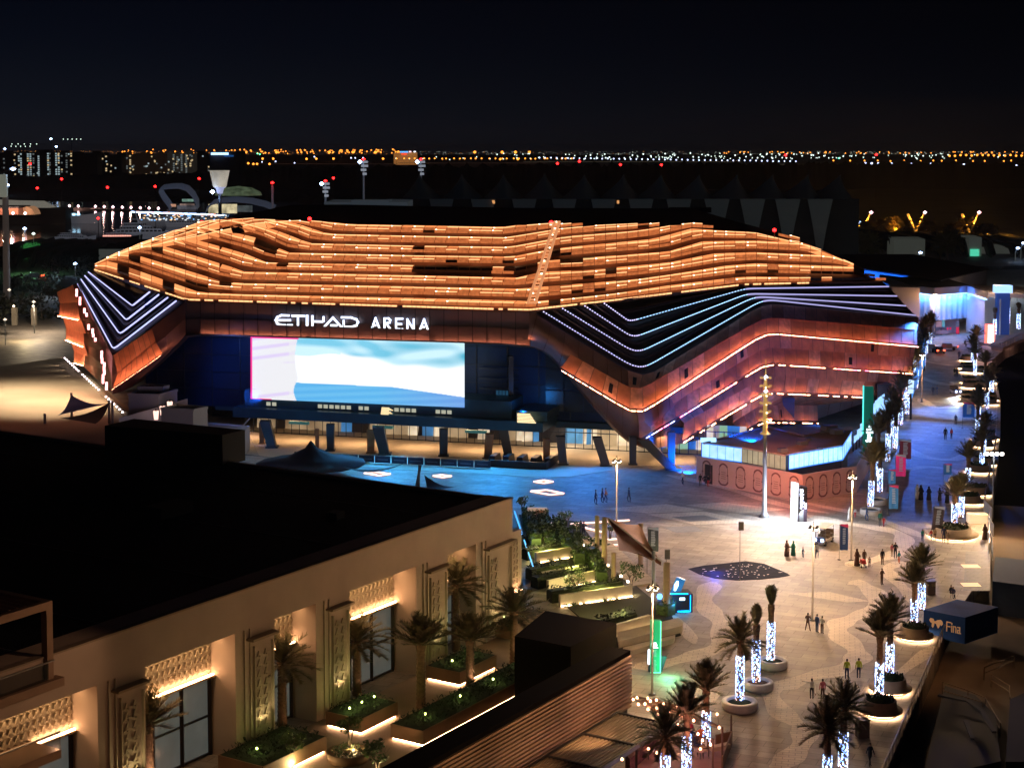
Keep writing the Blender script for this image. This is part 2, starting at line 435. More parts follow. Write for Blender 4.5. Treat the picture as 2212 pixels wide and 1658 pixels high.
# thin bright gutter line along the eave
mb = MB(); mb2 = MB(); uu = 205.
while uu < 1890:
    w = 5 + rnd.random() * 9
    if rnd.random() < .82 and not (1745 < uu < 1880):
        a, b = roofP(uu, pl(E_, uu)), roofP(uu + w, pl(E_, uu + w)); d = Vector((0, -.5, 0))
        mb.quad(a + d - Vector((0, 0, .12)), b + d - Vector((0, 0, .12)), b + d + Vector((0, 0, .12)), a + d + Vector((0, 0, .12)), 0)
    uu += w + .8
mb.build('light_strip', [m_lip], arena)
EVE = [roofP(u, pl(E_, u)) for u in US]
mb = MB(); mb.sheet([p + Vector((0, -.35, -.45)) for p in EVE], [p + Vector((0, -.35, .0)) for p in EVE])
mb.sheet([p + Vector((0, -.35, 0)) for p in EVE], [p + Vector((0, .3, 0.02)) for p in EVE])
mb.build('eave_gutter', m_cbase, arena)
# walkway stair running up the roof
mb = MB(); wl = MB()
for k in range(26):
    f = k / 25; a = roofP(1140 + 58 * f, 664 - 176 * f, .7); b = roofP(1156 + 52 * f, 664 - 176 * f, .7)
    mb.bar(a, b, .25)
    if k % 2: wl.box(a.lerp(b, rnd.random()), (.3, .3, .2))
mb.bar(roofP(1140, 664, .7), roofP(1198, 488, .7), .35); mb.bar(roofP(1156, 664, .7), roofP(1208, 488, .7), .35)
mb.build('roof_walkway', mat('lit_walkway', (.3, .2, .12), em=(1, .4, .17), es=.7), arena)
wl.build('light_strip', m_star, arena)
# flat dark top and rear slopes
top = [Q(205, 578, 291), Q(263, 545, 297), Q(320, 524, 300), Q(374, 504, 302), Q(437, 480.6, 304), Q(497, 472.7, 296), Q(755, 483.3, 273), Q(1105, 487, 269), Q(1494, 487, 268), Q(1629, 502, 274), Q(1710, 511, 285)]
back = [Q(205, 578, 310), Q(310, 531, 330), Q(400, 497, 350), Q(470, 476, 352), Q(540, 461, 358), Q(629, 442.5, 372), Q(745, 442, 368), Q(1105, 449, 350), Q(1494, 450.4, 345), Q(1600, 481, 330), Q(1710, 511, 318)]
rb = [(p.x, p.y + 45, 8) for p in back]
MB().grid([top, back, rb]).build('flat_roof', m_rdark, arena)
mb = MB()
for k, (u, v) in enumerate([(1490, 450.5), (1100, 449), (900, 446)]):
    c = Q(u, v, 349); mb.box((c.x, c.y, c.z - .3), (9 if k == 0 else 1.2, 1.5, 1.1 if k == 0 else .4))
mb.build('roof_hatch', m_rdark, arena)
# rear body so that nothing is hollow from the side
bp = [G(300, 840), G(420, 880), G(1290, 960), G(1440, 985), G(1640, 930), G(1880, 880)]
body = [(-50, 268), (-20, 258), (6, 252), (22, 262), (38, 275), (60, 296), (62, 330), (36, 372), (-30, 392), (-70, 350), (-66, 300)]

# ---- front fascia with the name
fp, fn = G(1306, 1005.5), Vector((math.sin(R(16.07)), math.cos(R(16.07)), 0))
fp = Vector((0, 231.6, 0))
def FR(u, v, off=0.):                 # point on the front plane, off metres in front of it
    p = PV(u, v, fp - fn * off, fn); return p
FT = [(402, 646), (1144.7, 668)]
FBo = [(392, 733), (404, 724), (425, 721), (1076, 741), (1139, 747)]
us = [402 + (1144 - 402) * k / 24 for k in range(25)]
mb = MB(); seam = MB()
vmid = lambda u: (pl(FT, u) + pl(FBo, u)) / 2 + 4
mb.grid([[FR(u, pl(FT, u), .0) for u in us], [FR(u, vmid(u), .0) for u in us]])
mb.grid([[FR(u, vmid(u), .35) for u in us], [FR(u, pl(FBo, u) - 1, .9) for u in us]])
mb.sheet([FR(u, vmid(u), .35) for u in us], [FR(u, vmid(u), .0) for u in us])
for a, b in ((vmid, .35),):
    pass
mb.sheet([FR(u, pl(FBo, u) - 1, .9) for u in us], [FR(u, pl(FBo, u) + 4, -1.5) for u in us])
mb.build('fascia', m_plum, arena)
for u in us:
    seam.bar(FR(u, vmid(u), .4), FR(u, pl(FBo, u) - 1, .95), .12); seam.bar(FR(u, pl(FT, u), .05), FR(u, vmid(u), .05), .1)
seam.build('fascia_rib', m_rib, arena)
# ledge carrying the coral strip
ls = MB(); lg = MB()
lg.sheet([FR(u, pl(FBo, u) + 1.5, 1.9) for u in us], [FR(u, pl(FBo, u) + 1.5, .6) for u in us]); lg.sheet([FR(u, pl(FBo, u) - .8, 1.95) for u in us], [FR(u, pl(FBo, u) + 2, 1.95) for u in us])
lg.build('fascia_ledge', m_plum, arena)
for a, b in zip(us, us[1:]):
    if a < 415: continue
    for k in range(3):
        x0 = a + (b - a) * (k / 3 + .03); x1 = a + (b - a) * ((k + 1) / 3 - .06)
        if rnd.random() < .93:
            ls.quad(FR(x0, pl(FBo, x0) + .2, 1.28), FR(x1, pl(FBo, x1) + .2, 1.28), FR(x1, pl(FBo, x1) + .2, 1.14), FR(x0, pl(FBo, x0) + .2, 1.14))
ls.build('light_strip', m_lipr, arena)
# letters
m_let = glow('white_sign_light', (.82, .9, 1.), 2.2); m_letb = glow('blue_sign_halo', (.08, .22, 1.), .7)
LP = lambda x, y, off: FR(494.6 + x / 3.8, 610.9 + y / 3.8, .25 + off)
LPs = lambda x, y, off: FR(494.6 + x / 3.8, 610.9 + y / 3.8, .08 + off * .4)
letters = [(17, [[(488, 268), (430, 266), (395, 282), (383, 305), (395, 333), (430, 347), (515, 347)], [(395, 306), (500, 306)]]),
 (17, [[(520, 270), (616, 272)], [(565, 272), (565, 350)]]), (21, [[(640, 272), (640, 352)]]),
 (17, [[(684, 274), (684, 356)], [(684, 316), (764, 318)], [(775, 282), (775, 312)]]),
 (17, [[(780, 362), (852, 285), (922, 362)], [(838, 348), (880, 349)]]),
 (17, [[(925, 283), (1000, 284), (1045, 300), (1058, 322), (1046, 348), (1005, 361), (940, 361), (940, 312)]]),
 (16, [[(1172, 372), (1202, 290), (1234, 374)], [(1188, 348), (1200, 348)]]),
 (16, [[(1275, 376), (1275, 292), (1308, 292), (1323, 306), (1317, 325), (1286, 332), (1323, 377)]]),
 (16, [[(1422, 294), (1370, 294), (1370, 379), (1422, 380)], [(1370, 337), (1412, 338)]]),
 (16, [[(1463, 382), (1463, 300), (1515, 384), (1515, 300)]]),
 (16, [[(1566, 386), (1600, 300), (1632, 388)], [(1584, 362), (1598, 362)]])]
for w, sts in letters:
    a = MB(); b = MB()
    for s_ in sts: a.stroke(s_, w, LP, .25); b.stroke(s_, w + 3, LPs, .25)
    o = a.build('sign_letter', m_let, arena); b.build('letter_halo', m_letb, o)

# ---- giant screen
scr = thing  # alias kept short
def screen_colour(s, t):
    """picture shown on the screen: s to the right, t down"""
    n = lambda a, b: math.sin(a * 7 + math.sin(b * 9 + a * 3) * 1.6) * .5 + math.sin(a * 17 - b * 11 + math.sin(a * 9) * 2) * .3
    if s < .008 or (t < .022 and s < .222) or (t > .985 and s < .1): return (1., .02, .25)
    wob = .22 - .012 * math.sin(t * 5) if t < .65 else .222 - .02 * math.sin((t - .65) * 8)
    if s < wob:
        p = max(0, math.sin(t * 40 + s * 22)) * (1 if t < .4 or t > .83 else 0) * (.55 if s < .18 else .2)
        return (.80 - .18 * p, .80 - .36 * p, .83 + .05 * p)
    b1 = .25 + .02 * math.sin(s * 9) + (.14 * max(0, (s - .42)) / .25 if s < .67 else .14) + .015 * math.sin(s * 30)
    b2 = .71 + .03 * (s - .2) + (max(0, s - .66) * .35) ** 1.0 * .9
    if t < b1:
        k = max(0, min(1, (n(s * 1.3, t * 1.8) + .55))) ; f = min(1, (b1 - t) / .05) if s > .42 else 1
        c0, c1 = (.20, .58, .78), (.60, .86, .96)
        q = max(0, min(1, (s - .55) * 3)); c0 = tuple(a * (1 - q) + b * q for a, b in zip(c0, (.08, .44, .62)))
        c = [c0[j] * (1 - k) + c1[j] * k for j in range(3)]
        return tuple(c[j] * f + .95 * (1 - f) for j in range(3))
    if t > b2:
        k = .5 + .5 * math.sin(t * 60 + s * 14); g = max(0, s - .6) * 2
        return (.10 + .05 * k + .05 * g, .42 + .07 * k - .13 * g, .78 + .03 * k - .05 * g)
    return (.93, .96, 1.)
me = bpy.data.meshes.new('screen'); nx, ny = 320, 128
SC = [(541, 727), (1003, 741), (1003, 880), (541, 861)]
def SP(s, t, off=.9):
    uu = 541 + 462 * s; vt = 727 + 14 * s; vb = 861 + 19 * s; return FR(uu, vt + (vb - vt) * t, off)
vs = [SP(i / nx, j / ny) - Vector((0, 250, 0)) for j in range(ny + 1) for i in range(nx + 1)]
fs = [(j * (nx + 1) + i, (j + 1) * (nx + 1) + i, (j + 1) * (nx + 1) + i + 1, j * (nx + 1) + i + 1) for j in range(ny) for i in range(nx)]
me.from_pydata([tuple(v) for v in vs], [], fs)
at = me.color_attributes.new('picture', 'FLOAT_COLOR', 'POINT')
for j in range(ny + 1):
    for i in range(nx + 1): at.data[j * (nx + 1) + i].color = (*screen_colour(i / nx, j / ny), 1)
msc = bpy.data.materials.new('led_screen'); msc.use_nodes = True; n_ = msc.node_tree; b_ = n_.nodes['Principled BSDF']
va = n_.nodes.new('ShaderNodeVertexColor'); va.layer_name = 'picture'
n_.links.new(va.outputs[0], b_.inputs['Emission Color']); b_.inputs['Emission Strength'].default_value = 1.12
b_.inputs['Base Color'].default_value = (.01, .01, .01, 1)
me.materials.append(msc)
so = bpy.data.objects.new('screen', me); col.objects.link(so); so.parent = arena; so['label'] = 'giant LED screen showing a white and sky blue waving pattern'
mb = MB()
for a, b, c, d in (((-.004, -.02), (1.004, -.02), (1.004, 0), (-.004, 0)), ((-.004, 1), (1.004, 1), (1.004, 1.02), (-.004, 1.02)), ((-.004, 0), (0, 0), (0, 1), (-.004, 1)), ((1, 0), (1.004, 0), (1.004, 1), (1, 1))):
    q = [SP(*p, 1.0) for p in (a, b, c, d)]; r = [SP(*p, -.3) for p in (a, b, c, d)]
    mb.add(q + r, [(0, 3, 2, 1), (4, 5, 6, 7), (0, 1, 5, 4), (1, 2, 6, 5), (2, 3, 7, 6), (3, 0, 4, 7)])
mb.build('screen_frame', m_rib, so)
# ---------------------------------------------------------------- folded copper skin, right half
NSEG = (16, 30, 36)
def curve3(P, Y, nseg=NSEG, sm=2, t0=0., t1=None):
    """world polyline through pixel points P at depths Y, corners rounded"""
    pts = []
    for k in range(len(P) - 1):
        n = nseg[k]
        for i in range(n + (k == len(P) - 2)):
            t = i / n; pts.append(Q(P[k][0] + (P[k + 1][0] - P[k][0]) * t, P[k][1] + (P[k + 1][1] - P[k][1]) * t, Y[k] + (Y[k + 1] - Y[k]) * t))
    for _ in range(sm):
        pts = [pts[0]] + [(pts[i - 1] + pts[i] * 2 + pts[i + 1]) / 4 for i in range(1, len(pts) - 1)] + [pts[-1]]
    return pts
def sub(c, t, nseg=NSEG):
    """index of parameter t on a curve3"""
    k = min(int(t), len(nseg) - 1); return int(round(sum(nseg[:k]) + (t - k) * nseg[k]))
def off(c, d): return [p + Vector(d) for p in c]
cE = curve3([(1144.7, 668), (1350, 645), (1606, 613), (1903, 606.6)], (231, 238, 256, 278), sm=0)
cL4 = curve3([(1305, 655), (1359, 694), (1610, 623), (1918, 618.5)], (234, 236, 254, 277), sm=3)
cL3 = curve3([(1263, 660.5), (1367, 729), (1613, 634), (1936, 639)], (233, 234, 253, 276), sm=4)
cL2 = curve3([(1215, 666), (1374, 763), (1630, 640), (1955, 660)], (232, 232.5, 252, 275), sm=5)
cL1 = curve3([(1174, 673), (1380, 800), (1648, 646), (1976, 680.5)], (231, 231, 251, 274), sm=6)
cD = curve3([(1144.7, 671), (1386, 820), (1650, 655), (1984, 686)], (230.5, 230, 250.5, 273.5), sm=7)
mid = lambda a, b, f, d: [p * (1 - f) + q * f + Vector(d) for p, q in zip(a, b)]
chain = [cE]
lines = [cL4, cL3, cL2, cL1]
prev = cE
for c in lines:
    chain += [mid(prev, c, .2, (.1, 1.6, 0)), mid(prev, c, .42, (.1, 1.7, 0)), mid(prev, c, .5, (0, .2, 0)), mid(prev, c, .62, (0, .3, 0)), mid(prev, c, .7, (.1, 1.7, 0)), mid(prev, c, .93, (.1, 1.5, 0)), c]
    prev = c
chain += [mid(cL1, cD, .5, (0, 1.2, 0)), mid(cL1, cD, .8, (0, .9, 0)), cD]
MB().grid(chain, smooth=False).build('ribbed_band', m_rib, arena)
for k, c in enumerate(lines):
    dots = MB(); i1 = sub(c, 1.06)
    # beads on the first leg
    L = [0.]
    for a, b in zip(c, c[1:]): L.append(L[-1] + (b - a).length)
    def at(s_):
        for i in range(len(c) - 1):
            if L[i + 1] >= s_: return c[i].lerp(c[i + 1], (s_ - L[i]) / max(1e-6, L[i + 1] - L[i]))
        return c[-1]
    s_ = 0.
    while s_ < L[i1]:
        dots.lathe([(0, -.1), (.1, -.05), (.1, .05), (0, .1)], at(s_) + Vector((0, -.25, 0)), 6); s_ += .44
    dots.build('light_strip', m_dotw, arena)
    a, b = i1, sub(c, 2.02); mb = MB()
    i = L[a]
    while i < L[b]:
        p, q = at(i) + Vector((0, -.25, 0)), at(i + .32) + Vector((0, -.25, 0)); mb.bar(p, q, .11); i += .55 if k else .7
    mb.build('light_strip', m_dotb, arena)
    mb = MB(); a, b = sub(c, 2.0), len(c) - 1
    for i in range(a, b): mb.bar(c[i] + Vector((0, -.25, 0)), c[i + 1] + Vector((0, -.25, 0)), .22)
    mb.build('light_strip', glow('dim_lilac_led', (.42, .40, .78), 1.1), arena)
# copper skin from the ribbed band down to the lower edge
cB = curve3([(1139, 747), (1412, 985), (1640, 925), (1949, 860)], (231.3, 227, 247, 273), sm=4)
edge = [(1139, 747), (1166, 752), (1194, 771), (1220, 800), (1247, 832), (1284, 876.5), (1310, 905), (1337, 934), (1363, 955.5), (1397, 968.6), (1429, 966), (1510, 950), (1590, 935), (1660, 920), (1763, 905), (1863, 871), (1949, 859)]
nB = len(cD)
def edge_pt(i):
    # keep the true opening edge: map index to distance along the edge in pixels
    if i <= 16: u = 1139 + (1412 - 1139) * i / 16
    elif i <= 46: u = 1412 + (1640 - 1412) * (i - 16) / 30
    else: u = 1640 + (1949 - 1640) * (i - 46) / 36
    return u, pl(edge, u)
YB = [(1139, 231.3), (1412, 227), (1640, 247), (1949, 273)]
cB = [Q(*edge_pt(i), pl(YB, edge_pt(i)[0])) for i in range(nB)]
rows = []
for k in range(13):
    f = k / 12; bulge = -1.6 * math.sin(math.pi * f)
    rows.append([a * (1 - f) + b * f + Vector((0, bulge, 0)) for a, b in zip(cD, cB)])
def skin_at(i, f):
    i0 = max(0, min(nB - 1.001, i)); k = int(i0); r = i0 - k
    a = cD[k].lerp(cD[k + 1], r); b = cB[k].lerp(cB[k + 1], r)
    return a * (1 - f) + b * f + Vector((0, -1.6 * math.sin(math.pi * f), 0))
skin = MB(); skin.grid(rows, smooth=True)
# fine seams over the plain skin
for i in list(range(1, 17, 2)) + list(range(19, 46, 3)) + list(range(49, 82, 3)):
    ps = [skin_at(i - f * 1.0, f) + Vector((0, -.06, 0)) for f in [k / 10 for k in range(11)]]
    for a, b in zip(ps, ps[1:]): skin.bar(a, b, .07, m=1)
skin.build('copper_skin', [mat('skin_copper', (.27, .155, .13), .45, .35, var=.18, scale=.25, bump=.08, bscale=.6), m_cbase], arena)
# soffit rolling back under the lower edge
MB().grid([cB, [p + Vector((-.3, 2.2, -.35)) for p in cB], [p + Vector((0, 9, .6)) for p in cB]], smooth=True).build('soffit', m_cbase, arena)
m_cp = [mat('copper_a', (.64, .29, .17), .45, .2, var=.2, scale=.8), mat('copper_b', (.52, .23, .13), .45, .2, var=.2, scale=.8),
        mat('copper_c', (.76, .42, .28), .42, .2, var=.25, scale=1.2), mat('copper_window', (.03, .03, .04), .15)]
C1m = curve3([(1232, 764), (1374, 845), (1650, 684), (1978, 711)], (229, 227.4, 248, 271.6), sm=5)
C1 = curve3([(1210, 790.5), (1374, 888), (1648, 712), (1976, 742)], (228.6, 226.4, 247.3, 271), sm=5)
C2m = curve3([(1300, 880), (1376, 918), (1650, 748), (1971, 771)], (229, 226.2, 246.7, 270.8), sm=4)
C2 = curve3([(1300, 975), (1376, 946), (1650, 778), (1965, 800)], (229, 225.6, 246.2, 270.5), sm=4)
C3m = curve3([(1300, 990), (1400, 955), (1652, 812), (1957, 827)], (229, 225.6, 245.9, 270.6), sm=4)
C3 = curve3([(1300, 1000), (1396, 992), (1646, 840), (1944, 854)], (229, 225.6, 245.7, 270.9), sm=4)
C4m = curve3([(1300, 1010), (1420, 1010), (1640, 874), (1764, 874)], (229, 225.5, 245.8, 253.5), sm=4)
C4 = curve3([(1300, 1020), (1450, 1012), (1642, 903), (1762, 905)], (229, 225.5, 245.6, 253), sm=4)
def lit_row(top, bot, t0, t1, step, fo=(.4, 1.5), strip=True, colr=None, off_p=.0, tilt=.0):
    mb = MB(); ls = MB(); lg = MB(); i = sub(bot, t0) * 1.; i1 = sub(bot, t1)
    g = lambda c, x: c[min(int(x), len(c) - 2)].lerp(c[min(int(x), len(c) - 2) + 1], x - min(int(x), len(c) - 2))
    while i < i1 - .3:
        j = min(i + step, i1); r = rnd.random()
        k = 0 if r < .5 else 1 if r < .82 else 2
        e_ = .25 * rnd.random() * (1 if k == 2 else .3)
        a, b = g(top, i + .05) + Vector((0, -fo[0], 0)), g(top, j - .05) + Vector((0, -fo[0], 0))
        c, d = g(bot, j - .05) + Vector((0, -fo[1] - e_, 0)), g(bot, i + .05) + Vector((0, -fo[1] - e_ * rnd.random(), 0))
        mb.quad(d, c, b, a, k)
        mb.quad(d + Vector((0, .5, 0)), c + Vector((0, .5, 0)), c, d, 1)
        if rnd.random() < .07:
            q = [a.lerp(b, .35).lerp(d.lerp(c, .35), .3), a.lerp(b, .65).lerp(d.lerp(c, .65), .3), a.lerp(b, .65).lerp(d.lerp(c, .65), .8), a.lerp(b, .35).lerp(d.lerp(c, .35), .8)]
            mb.quad(*[p + Vector((0, -.08, 0)) for p in q[::-1]], 3)
        if strip:
            D1, D2 = Vector((0, -.85, -.28)), Vector((0, -.55, -.28))
            lg.quad(d + Vector((0, 0, -.33)), c + Vector((0, 0, -.33)), c + Vector((0, -1., -.33)), d + Vector((0, -1., -.33)))
            n = max(2, int((c - d).length / .9))
            for s_ in range(n):
                if rnd.random() < off_p: continue
                p, q = d.lerp(c, (s_ + .08) / n), d.lerp(c, (s_ + .85) / n)
                k2 = 0 if colr is None else colr(i)
                ls.quad(p + D1, q + D1, q + D2, p + D2, k2)
        i = j
    mb.build('copper_panel_row', m_cp, arena)
    if strip:
        lg.build('light_ledge', m_cbase, arena)
        ls.build('light_strip', [m_lipr, glow('blue_white_led', (.45, .5, 1.), 14.), glow('magenta_led', (1., .15, .35), 24.)], arena)
lit_row(cD, C1m, .9, 3., 2.6, (.0, .55), strip=False)
lit_row(C1m, C1, 0., 3., 2.9)
lit_row(C1, C2m, 1.0, 3., 2.6, (.3, .6), strip=False)
lit_row(C2m, C2, 1.0, 3., 2.9, colr=lambda i: (1 if rnd.random() < .7 else 2) if i < 30 else (0 if rnd.random() < .9 else 2), off_p=.12)
lit_row(C2, C3m, 1.3, 3., 2.6, (.3, .6), strip=False)
lit_row(C3m, C3, 1.3, 3., 2.9, off_p=.25)
lit_row(C3, C4m, 1.75, 2.98, 2.6, (.3, .5), strip=False)
lit_row(C4m, C4, 1.75, 3., 3.2, off_p=.3)
# right flank, turning the corner to the rear
flank = [cE[-1], cL4[-1], cL3[-1], cL2[-1], cL1[-1], cD[-1], C1[-1], C2[-1], C3[-1], cB[-1]]
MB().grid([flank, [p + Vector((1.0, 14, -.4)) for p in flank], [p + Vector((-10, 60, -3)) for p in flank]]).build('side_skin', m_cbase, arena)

# ---------------------------------------------------------------- left half of the skin
NL = (26, 16)
def curL(P, Y, sm=3): return curve3(P, Y, NL, sm)
lE = curL([(205, 581.6), (300, 612.5), (402, 646)], (290, 268, 246), 0)
l4 = curL([(192.7, 587), (288, 660), (325.6, 630)], (287, 262, 256), 1)
l3 = curL([(185, 594.8), (275, 691), (345.4, 635.6)], (284, 259, 252), 1)
l2 = curL([(177, 602.7), (261, 721), (365, 641.6)], (281, 256, 249), 1)
l1 = curL([(170, 613), (247, 754), (383.5, 648.7)], (278, 253, 247), 1)
lD = curL([(168, 614), (243, 768), (402, 650)], (277, 252, 246), 1)
ch = [lE]; prev = lE
for c in (l4, l3, l2, l1):
    ch += [mid(prev, c, .3, (0, 1.6, 0)), mid(prev, c, .45, (0, .2, 0)), mid(prev, c, .6, (0, .2, 0)), mid(prev, c, .7, (0, 1.6, 0)), c]; prev = c
ch += [lD]
MB().grid(ch).build('ribbed_band', m_rib, arena)
for c in (l4, l3, l2, l1):
    mb = MB()
    for i in range(len(c) - 1):
        n = 3 if i >= 26 else 1
        for s_ in range(n):
            p, q = c[i].lerp(c[i + 1], s_ / n), c[i].lerp(c[i + 1], (s_ + (.7 if n > 1 else 1)) / n)
            mb.bar(p + Vector((-.1, -.3, 0)), q + Vector((-.1, -.3, 0)), .13 if n == 1 else .19)
    mb.build('light_strip', [glow('lilac_led', (.5, .52, 1.), 1.7)], arena)
eL = [(243, 850), (252, 851), (280, 835), (322, 803), (364, 763), (390, 735), (400, 726), (402, 722)]
bot = [Q(*p, y) for p, y in zip([(232, 763), (236, 800), (243, 851), (262, 846), (290, 829), (330, 795), (364, 763), (390, 735), (402, 721)], (257, 256, 254, 254, 252, 250, 249, 247.5, 246.5))]
topc = [Q(*p, y) for p, y in zip([(168, 614), (205, 695), (243, 768), (262, 756), (290, 735), (325, 708), (355, 686), (385, 664), (402, 650)], (277, 265, 252, 251.5, 250.5, 249.5, 248.5, 247, 246))]
MB().grid([topc, [a.lerp(b, .5) + Vector((0, -.5, 0)) for a, b in zip(topc, bot)], bot]).build('copper_skin', MATS['skin_copper'], arena)
MB().grid([bot, [p + Vector((.5, 6, 0)) for p in bot]]).build('soffit', m_cbase, arena)
NSAVE = NSEG
LT = [Q(246, 766, 251.5), Q(330, 709, 249)]; LM = [Q(256, 806, 252), Q(340, 737, 249)]; LBt = [Q(249, 834, 253.3), Q(356, 759, 249)]
mb = MB(); ls = MB(); lg = MB()
for k in range(8):
    a, b = k / 8 + .006, (k + 1) / 8 - .006
    for (A, B, o0, o1) in ((LT, LM, .5, .8), (LM, LBt, .9, 1.8)):
        p, q, r_, s_ = A[0].lerp(A[1], a), A[0].lerp(A[1], b), B[0].lerp(B[1], b), B[0].lerp(B[1], a)
        mb.quad(s_ + Vector((0, -o1, 0)), r_ + Vector((0, -o1, 0)), q + Vector((0, -o0, 0)), p + Vector((0, -o0, 0)), rnd.choice((0, 0, 1)))
    s_, r_ = LBt[0].lerp(LBt[1], a), LBt[0].lerp(LBt[1], b)
    lg.quad(s_ + Vector((0, -1.8, -.3)), r_ + Vector((0, -1.8, -.3)), r_ + Vector((0, -2.8, -.3)), s_ + Vector((0, -2.8, -.3)))
    ls.quad(s_ + Vector((0, -2.6, -.25)), r_ + Vector((0, -2.6, -.25)), r_ + Vector((0, -2.3, -.25)), s_ + Vector((0, -2.3, -.25)))
mb.build('copper_panel_row', m_cp, arena); lg.build('light_ledge', m_cbase, arena); ls.build('light_strip', m_lipr, arena)
# left end wall, seen at a slant
lf = [[Q(127, 629, 300), Q(169, 610, 277)], [Q(139, 682, 298), Q(205, 695, 265)], [Q(155, 733, 297), Q(232, 763, 257)], [Q(173, 784, 296), Q(236, 800, 256)], [Q(196, 800, 294), Q(243, 851, 254)]]
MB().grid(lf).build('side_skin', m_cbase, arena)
mb = MB(); ls = MB()
def LFp(s, t):
    k = min(int(t), 3); r = t - k; a = lf[k][0].lerp(lf[k + 1][0], r); b = lf[k][1].lerp(lf[k + 1][1], r); return a.lerp(b, s) + Vector((-.4, -.3, 0))
for k, (t0, t1) in enumerate(((.03, .5), (.5, .98), (1.02, 1.5), (1.5, 1.98), (2.02, 2.5), (2.5, 2.95))):
    o = Vector((-.5, -.6, 0)) if k % 2 else Vector((0, 0, 0)); se = .85 - k * .09
    mb.quad(LFp(.02, t1) + o, LFp(se, t1) + o, LFp(se, t0), LFp(.02, t0), 0 if k % 2 else 1)
    if k % 2:
        for q in range(5):
            p0, p1 = LFp(.03 + se * q / 5.2, t1) + o + Vector((-.05, -.15, .0)), LFp(.03 + se * (q + .8) / 5.2, t1) + o + Vector((-.05, -.15, .0))
            ls.quad(p0, p1, p1 + Vector((-.1, -.3, .0)), p0 + Vector((-.1, -.3, .0)))
mb.build('copper_panel_row', m_cp, arena); ls.build('light_strip', m_lipr, arena)
mb = MB()
for k in range(26):
    t = k / 25; c = (Q(176, 628, 274).lerp(Q(232, 765, 256), t / .62) if t < .62 else Q(232, 765, 256).lerp(Q(242, 846, 253), (t - .62) / .38))
    if rnd.random() < .75: mb.box(c + Vector((-.5 - .6 * rnd.random(), -.6, 0)), (.3, .3, .5 + rnd.random() * .5))
mb.build('light_strip', glow('pink_led', (1., .35, .35), 5.), arena)

# ---------------------------------------------------------------- glass front, mezzanine and entrance
A16 = R(16.07); da = Vector((math.cos(A16), -math.sin(A16), 0)); df = Vector((-math.sin(A16), -math.cos(A16), 0)); P0 = Vector((0, 231.6, 0))
def WF(a, f, z): return P0 + da * a + df * f + Vector((0, 0, z))
m_glass = mat('blue_glass', (.003, .016, .055), .4, .0, var=.6, scale=.12, spec=.25)
m_glassp = mat('grey_glass_panel', (.03, .04, .05), .25, .2, var=.4, scale=.2)
m_mull = mat('mullion', (.012, .018, .035), .4, .4)
mb = MB()
GL = [(4.3, 18.5), (8, 14), (13, 9), (18, 4.5), (21, 1.5)]; lim = lambda z: pl(GL, z)
mb.add([WF(-62, -6, 4.3)] + [WF(a, -6, z) for z, a in GL] + [WF(-62, -6, 21)], [tuple(range(7))]); mb.build('glass_front', m_glass, arena)
mb = MB()
for k in range(0, 33, 2): mb.bar(WF(-60 + k * 2.4, -5.9, 4.3), WF(-60 + k * 2.4, -5.9, max([z for z in range(5, 21) if lim(z) > -60 + k * 2.4] + [4.4])), .12)
for z in (7, 9.7, 12.4, 15.1, 17.8): mb.bar(WF(-62, -5.9, z), WF(lim(z), -5.9, z), .1)
mb.build('mullion_grid', m_mull, arena)
mb = MB()
for k in range(5):
    for j in range(4):
        if 6.2 + k * 2.9 > lim(9 + j * 3.2): continue
        mb.quad(WF(3.5 + k * 2.9, -5.7, 6 + j * 3.2), WF(6.2 + k * 2.9, -5.7, 6 + j * 3.2), WF(6.2 + k * 2.9, -5.7, 9 + j * 3.2), WF(3.5 + k * 2.9, -5.7, 9 + j * 3.2), 1 if (k + j) % 4 == 0 else 0)
mb.build('cladding_panel', [m_glassp, mat('grey_glass_panel_pale', (.07, .08, .09), .3, .2)], arena)
mb = MB()
for z in (9.0, 10.5, 12): mb.bar(WF(-6.5, -5, z), WF(-.5, -5, z), .3)
mb.bar(WF(-1.6, -5, 6), WF(-1.6, -5, 14), .7); mb.bar(WF(-7, -5, 17.2), WF(4, -5, 17.2), .5)
mb.build('steel_frame', m_mull, arena)
mb = MB()
for k in range(7):
    a = -6.5 + k * 1.35 + (k > 3) * .5; mb.quad(WF(a, -5.5, 17.6), WF(a + 1.05, -5.5, 17.6), WF(a + 1.05, -5.5, 18.7), WF(a, -5.5, 18.7))
mb.build('lit_window', glow('pale_window', (.45, .6, .6), .35), arena)
mb = MB()
for k in range(5): mb.quad(WF(-4 + k * .5, -5.4, 6.2 + k * .1), WF(-3.65 + k * .5, -5.4, 6.2 + k * .1), WF(-3.65 + k * .5, -5.4, 8.8), WF(-4 + k * .5, -5.4, 8.8))
mb.build('lit_window', glow('blue_window', (.05, .3, .6), .18), arena)
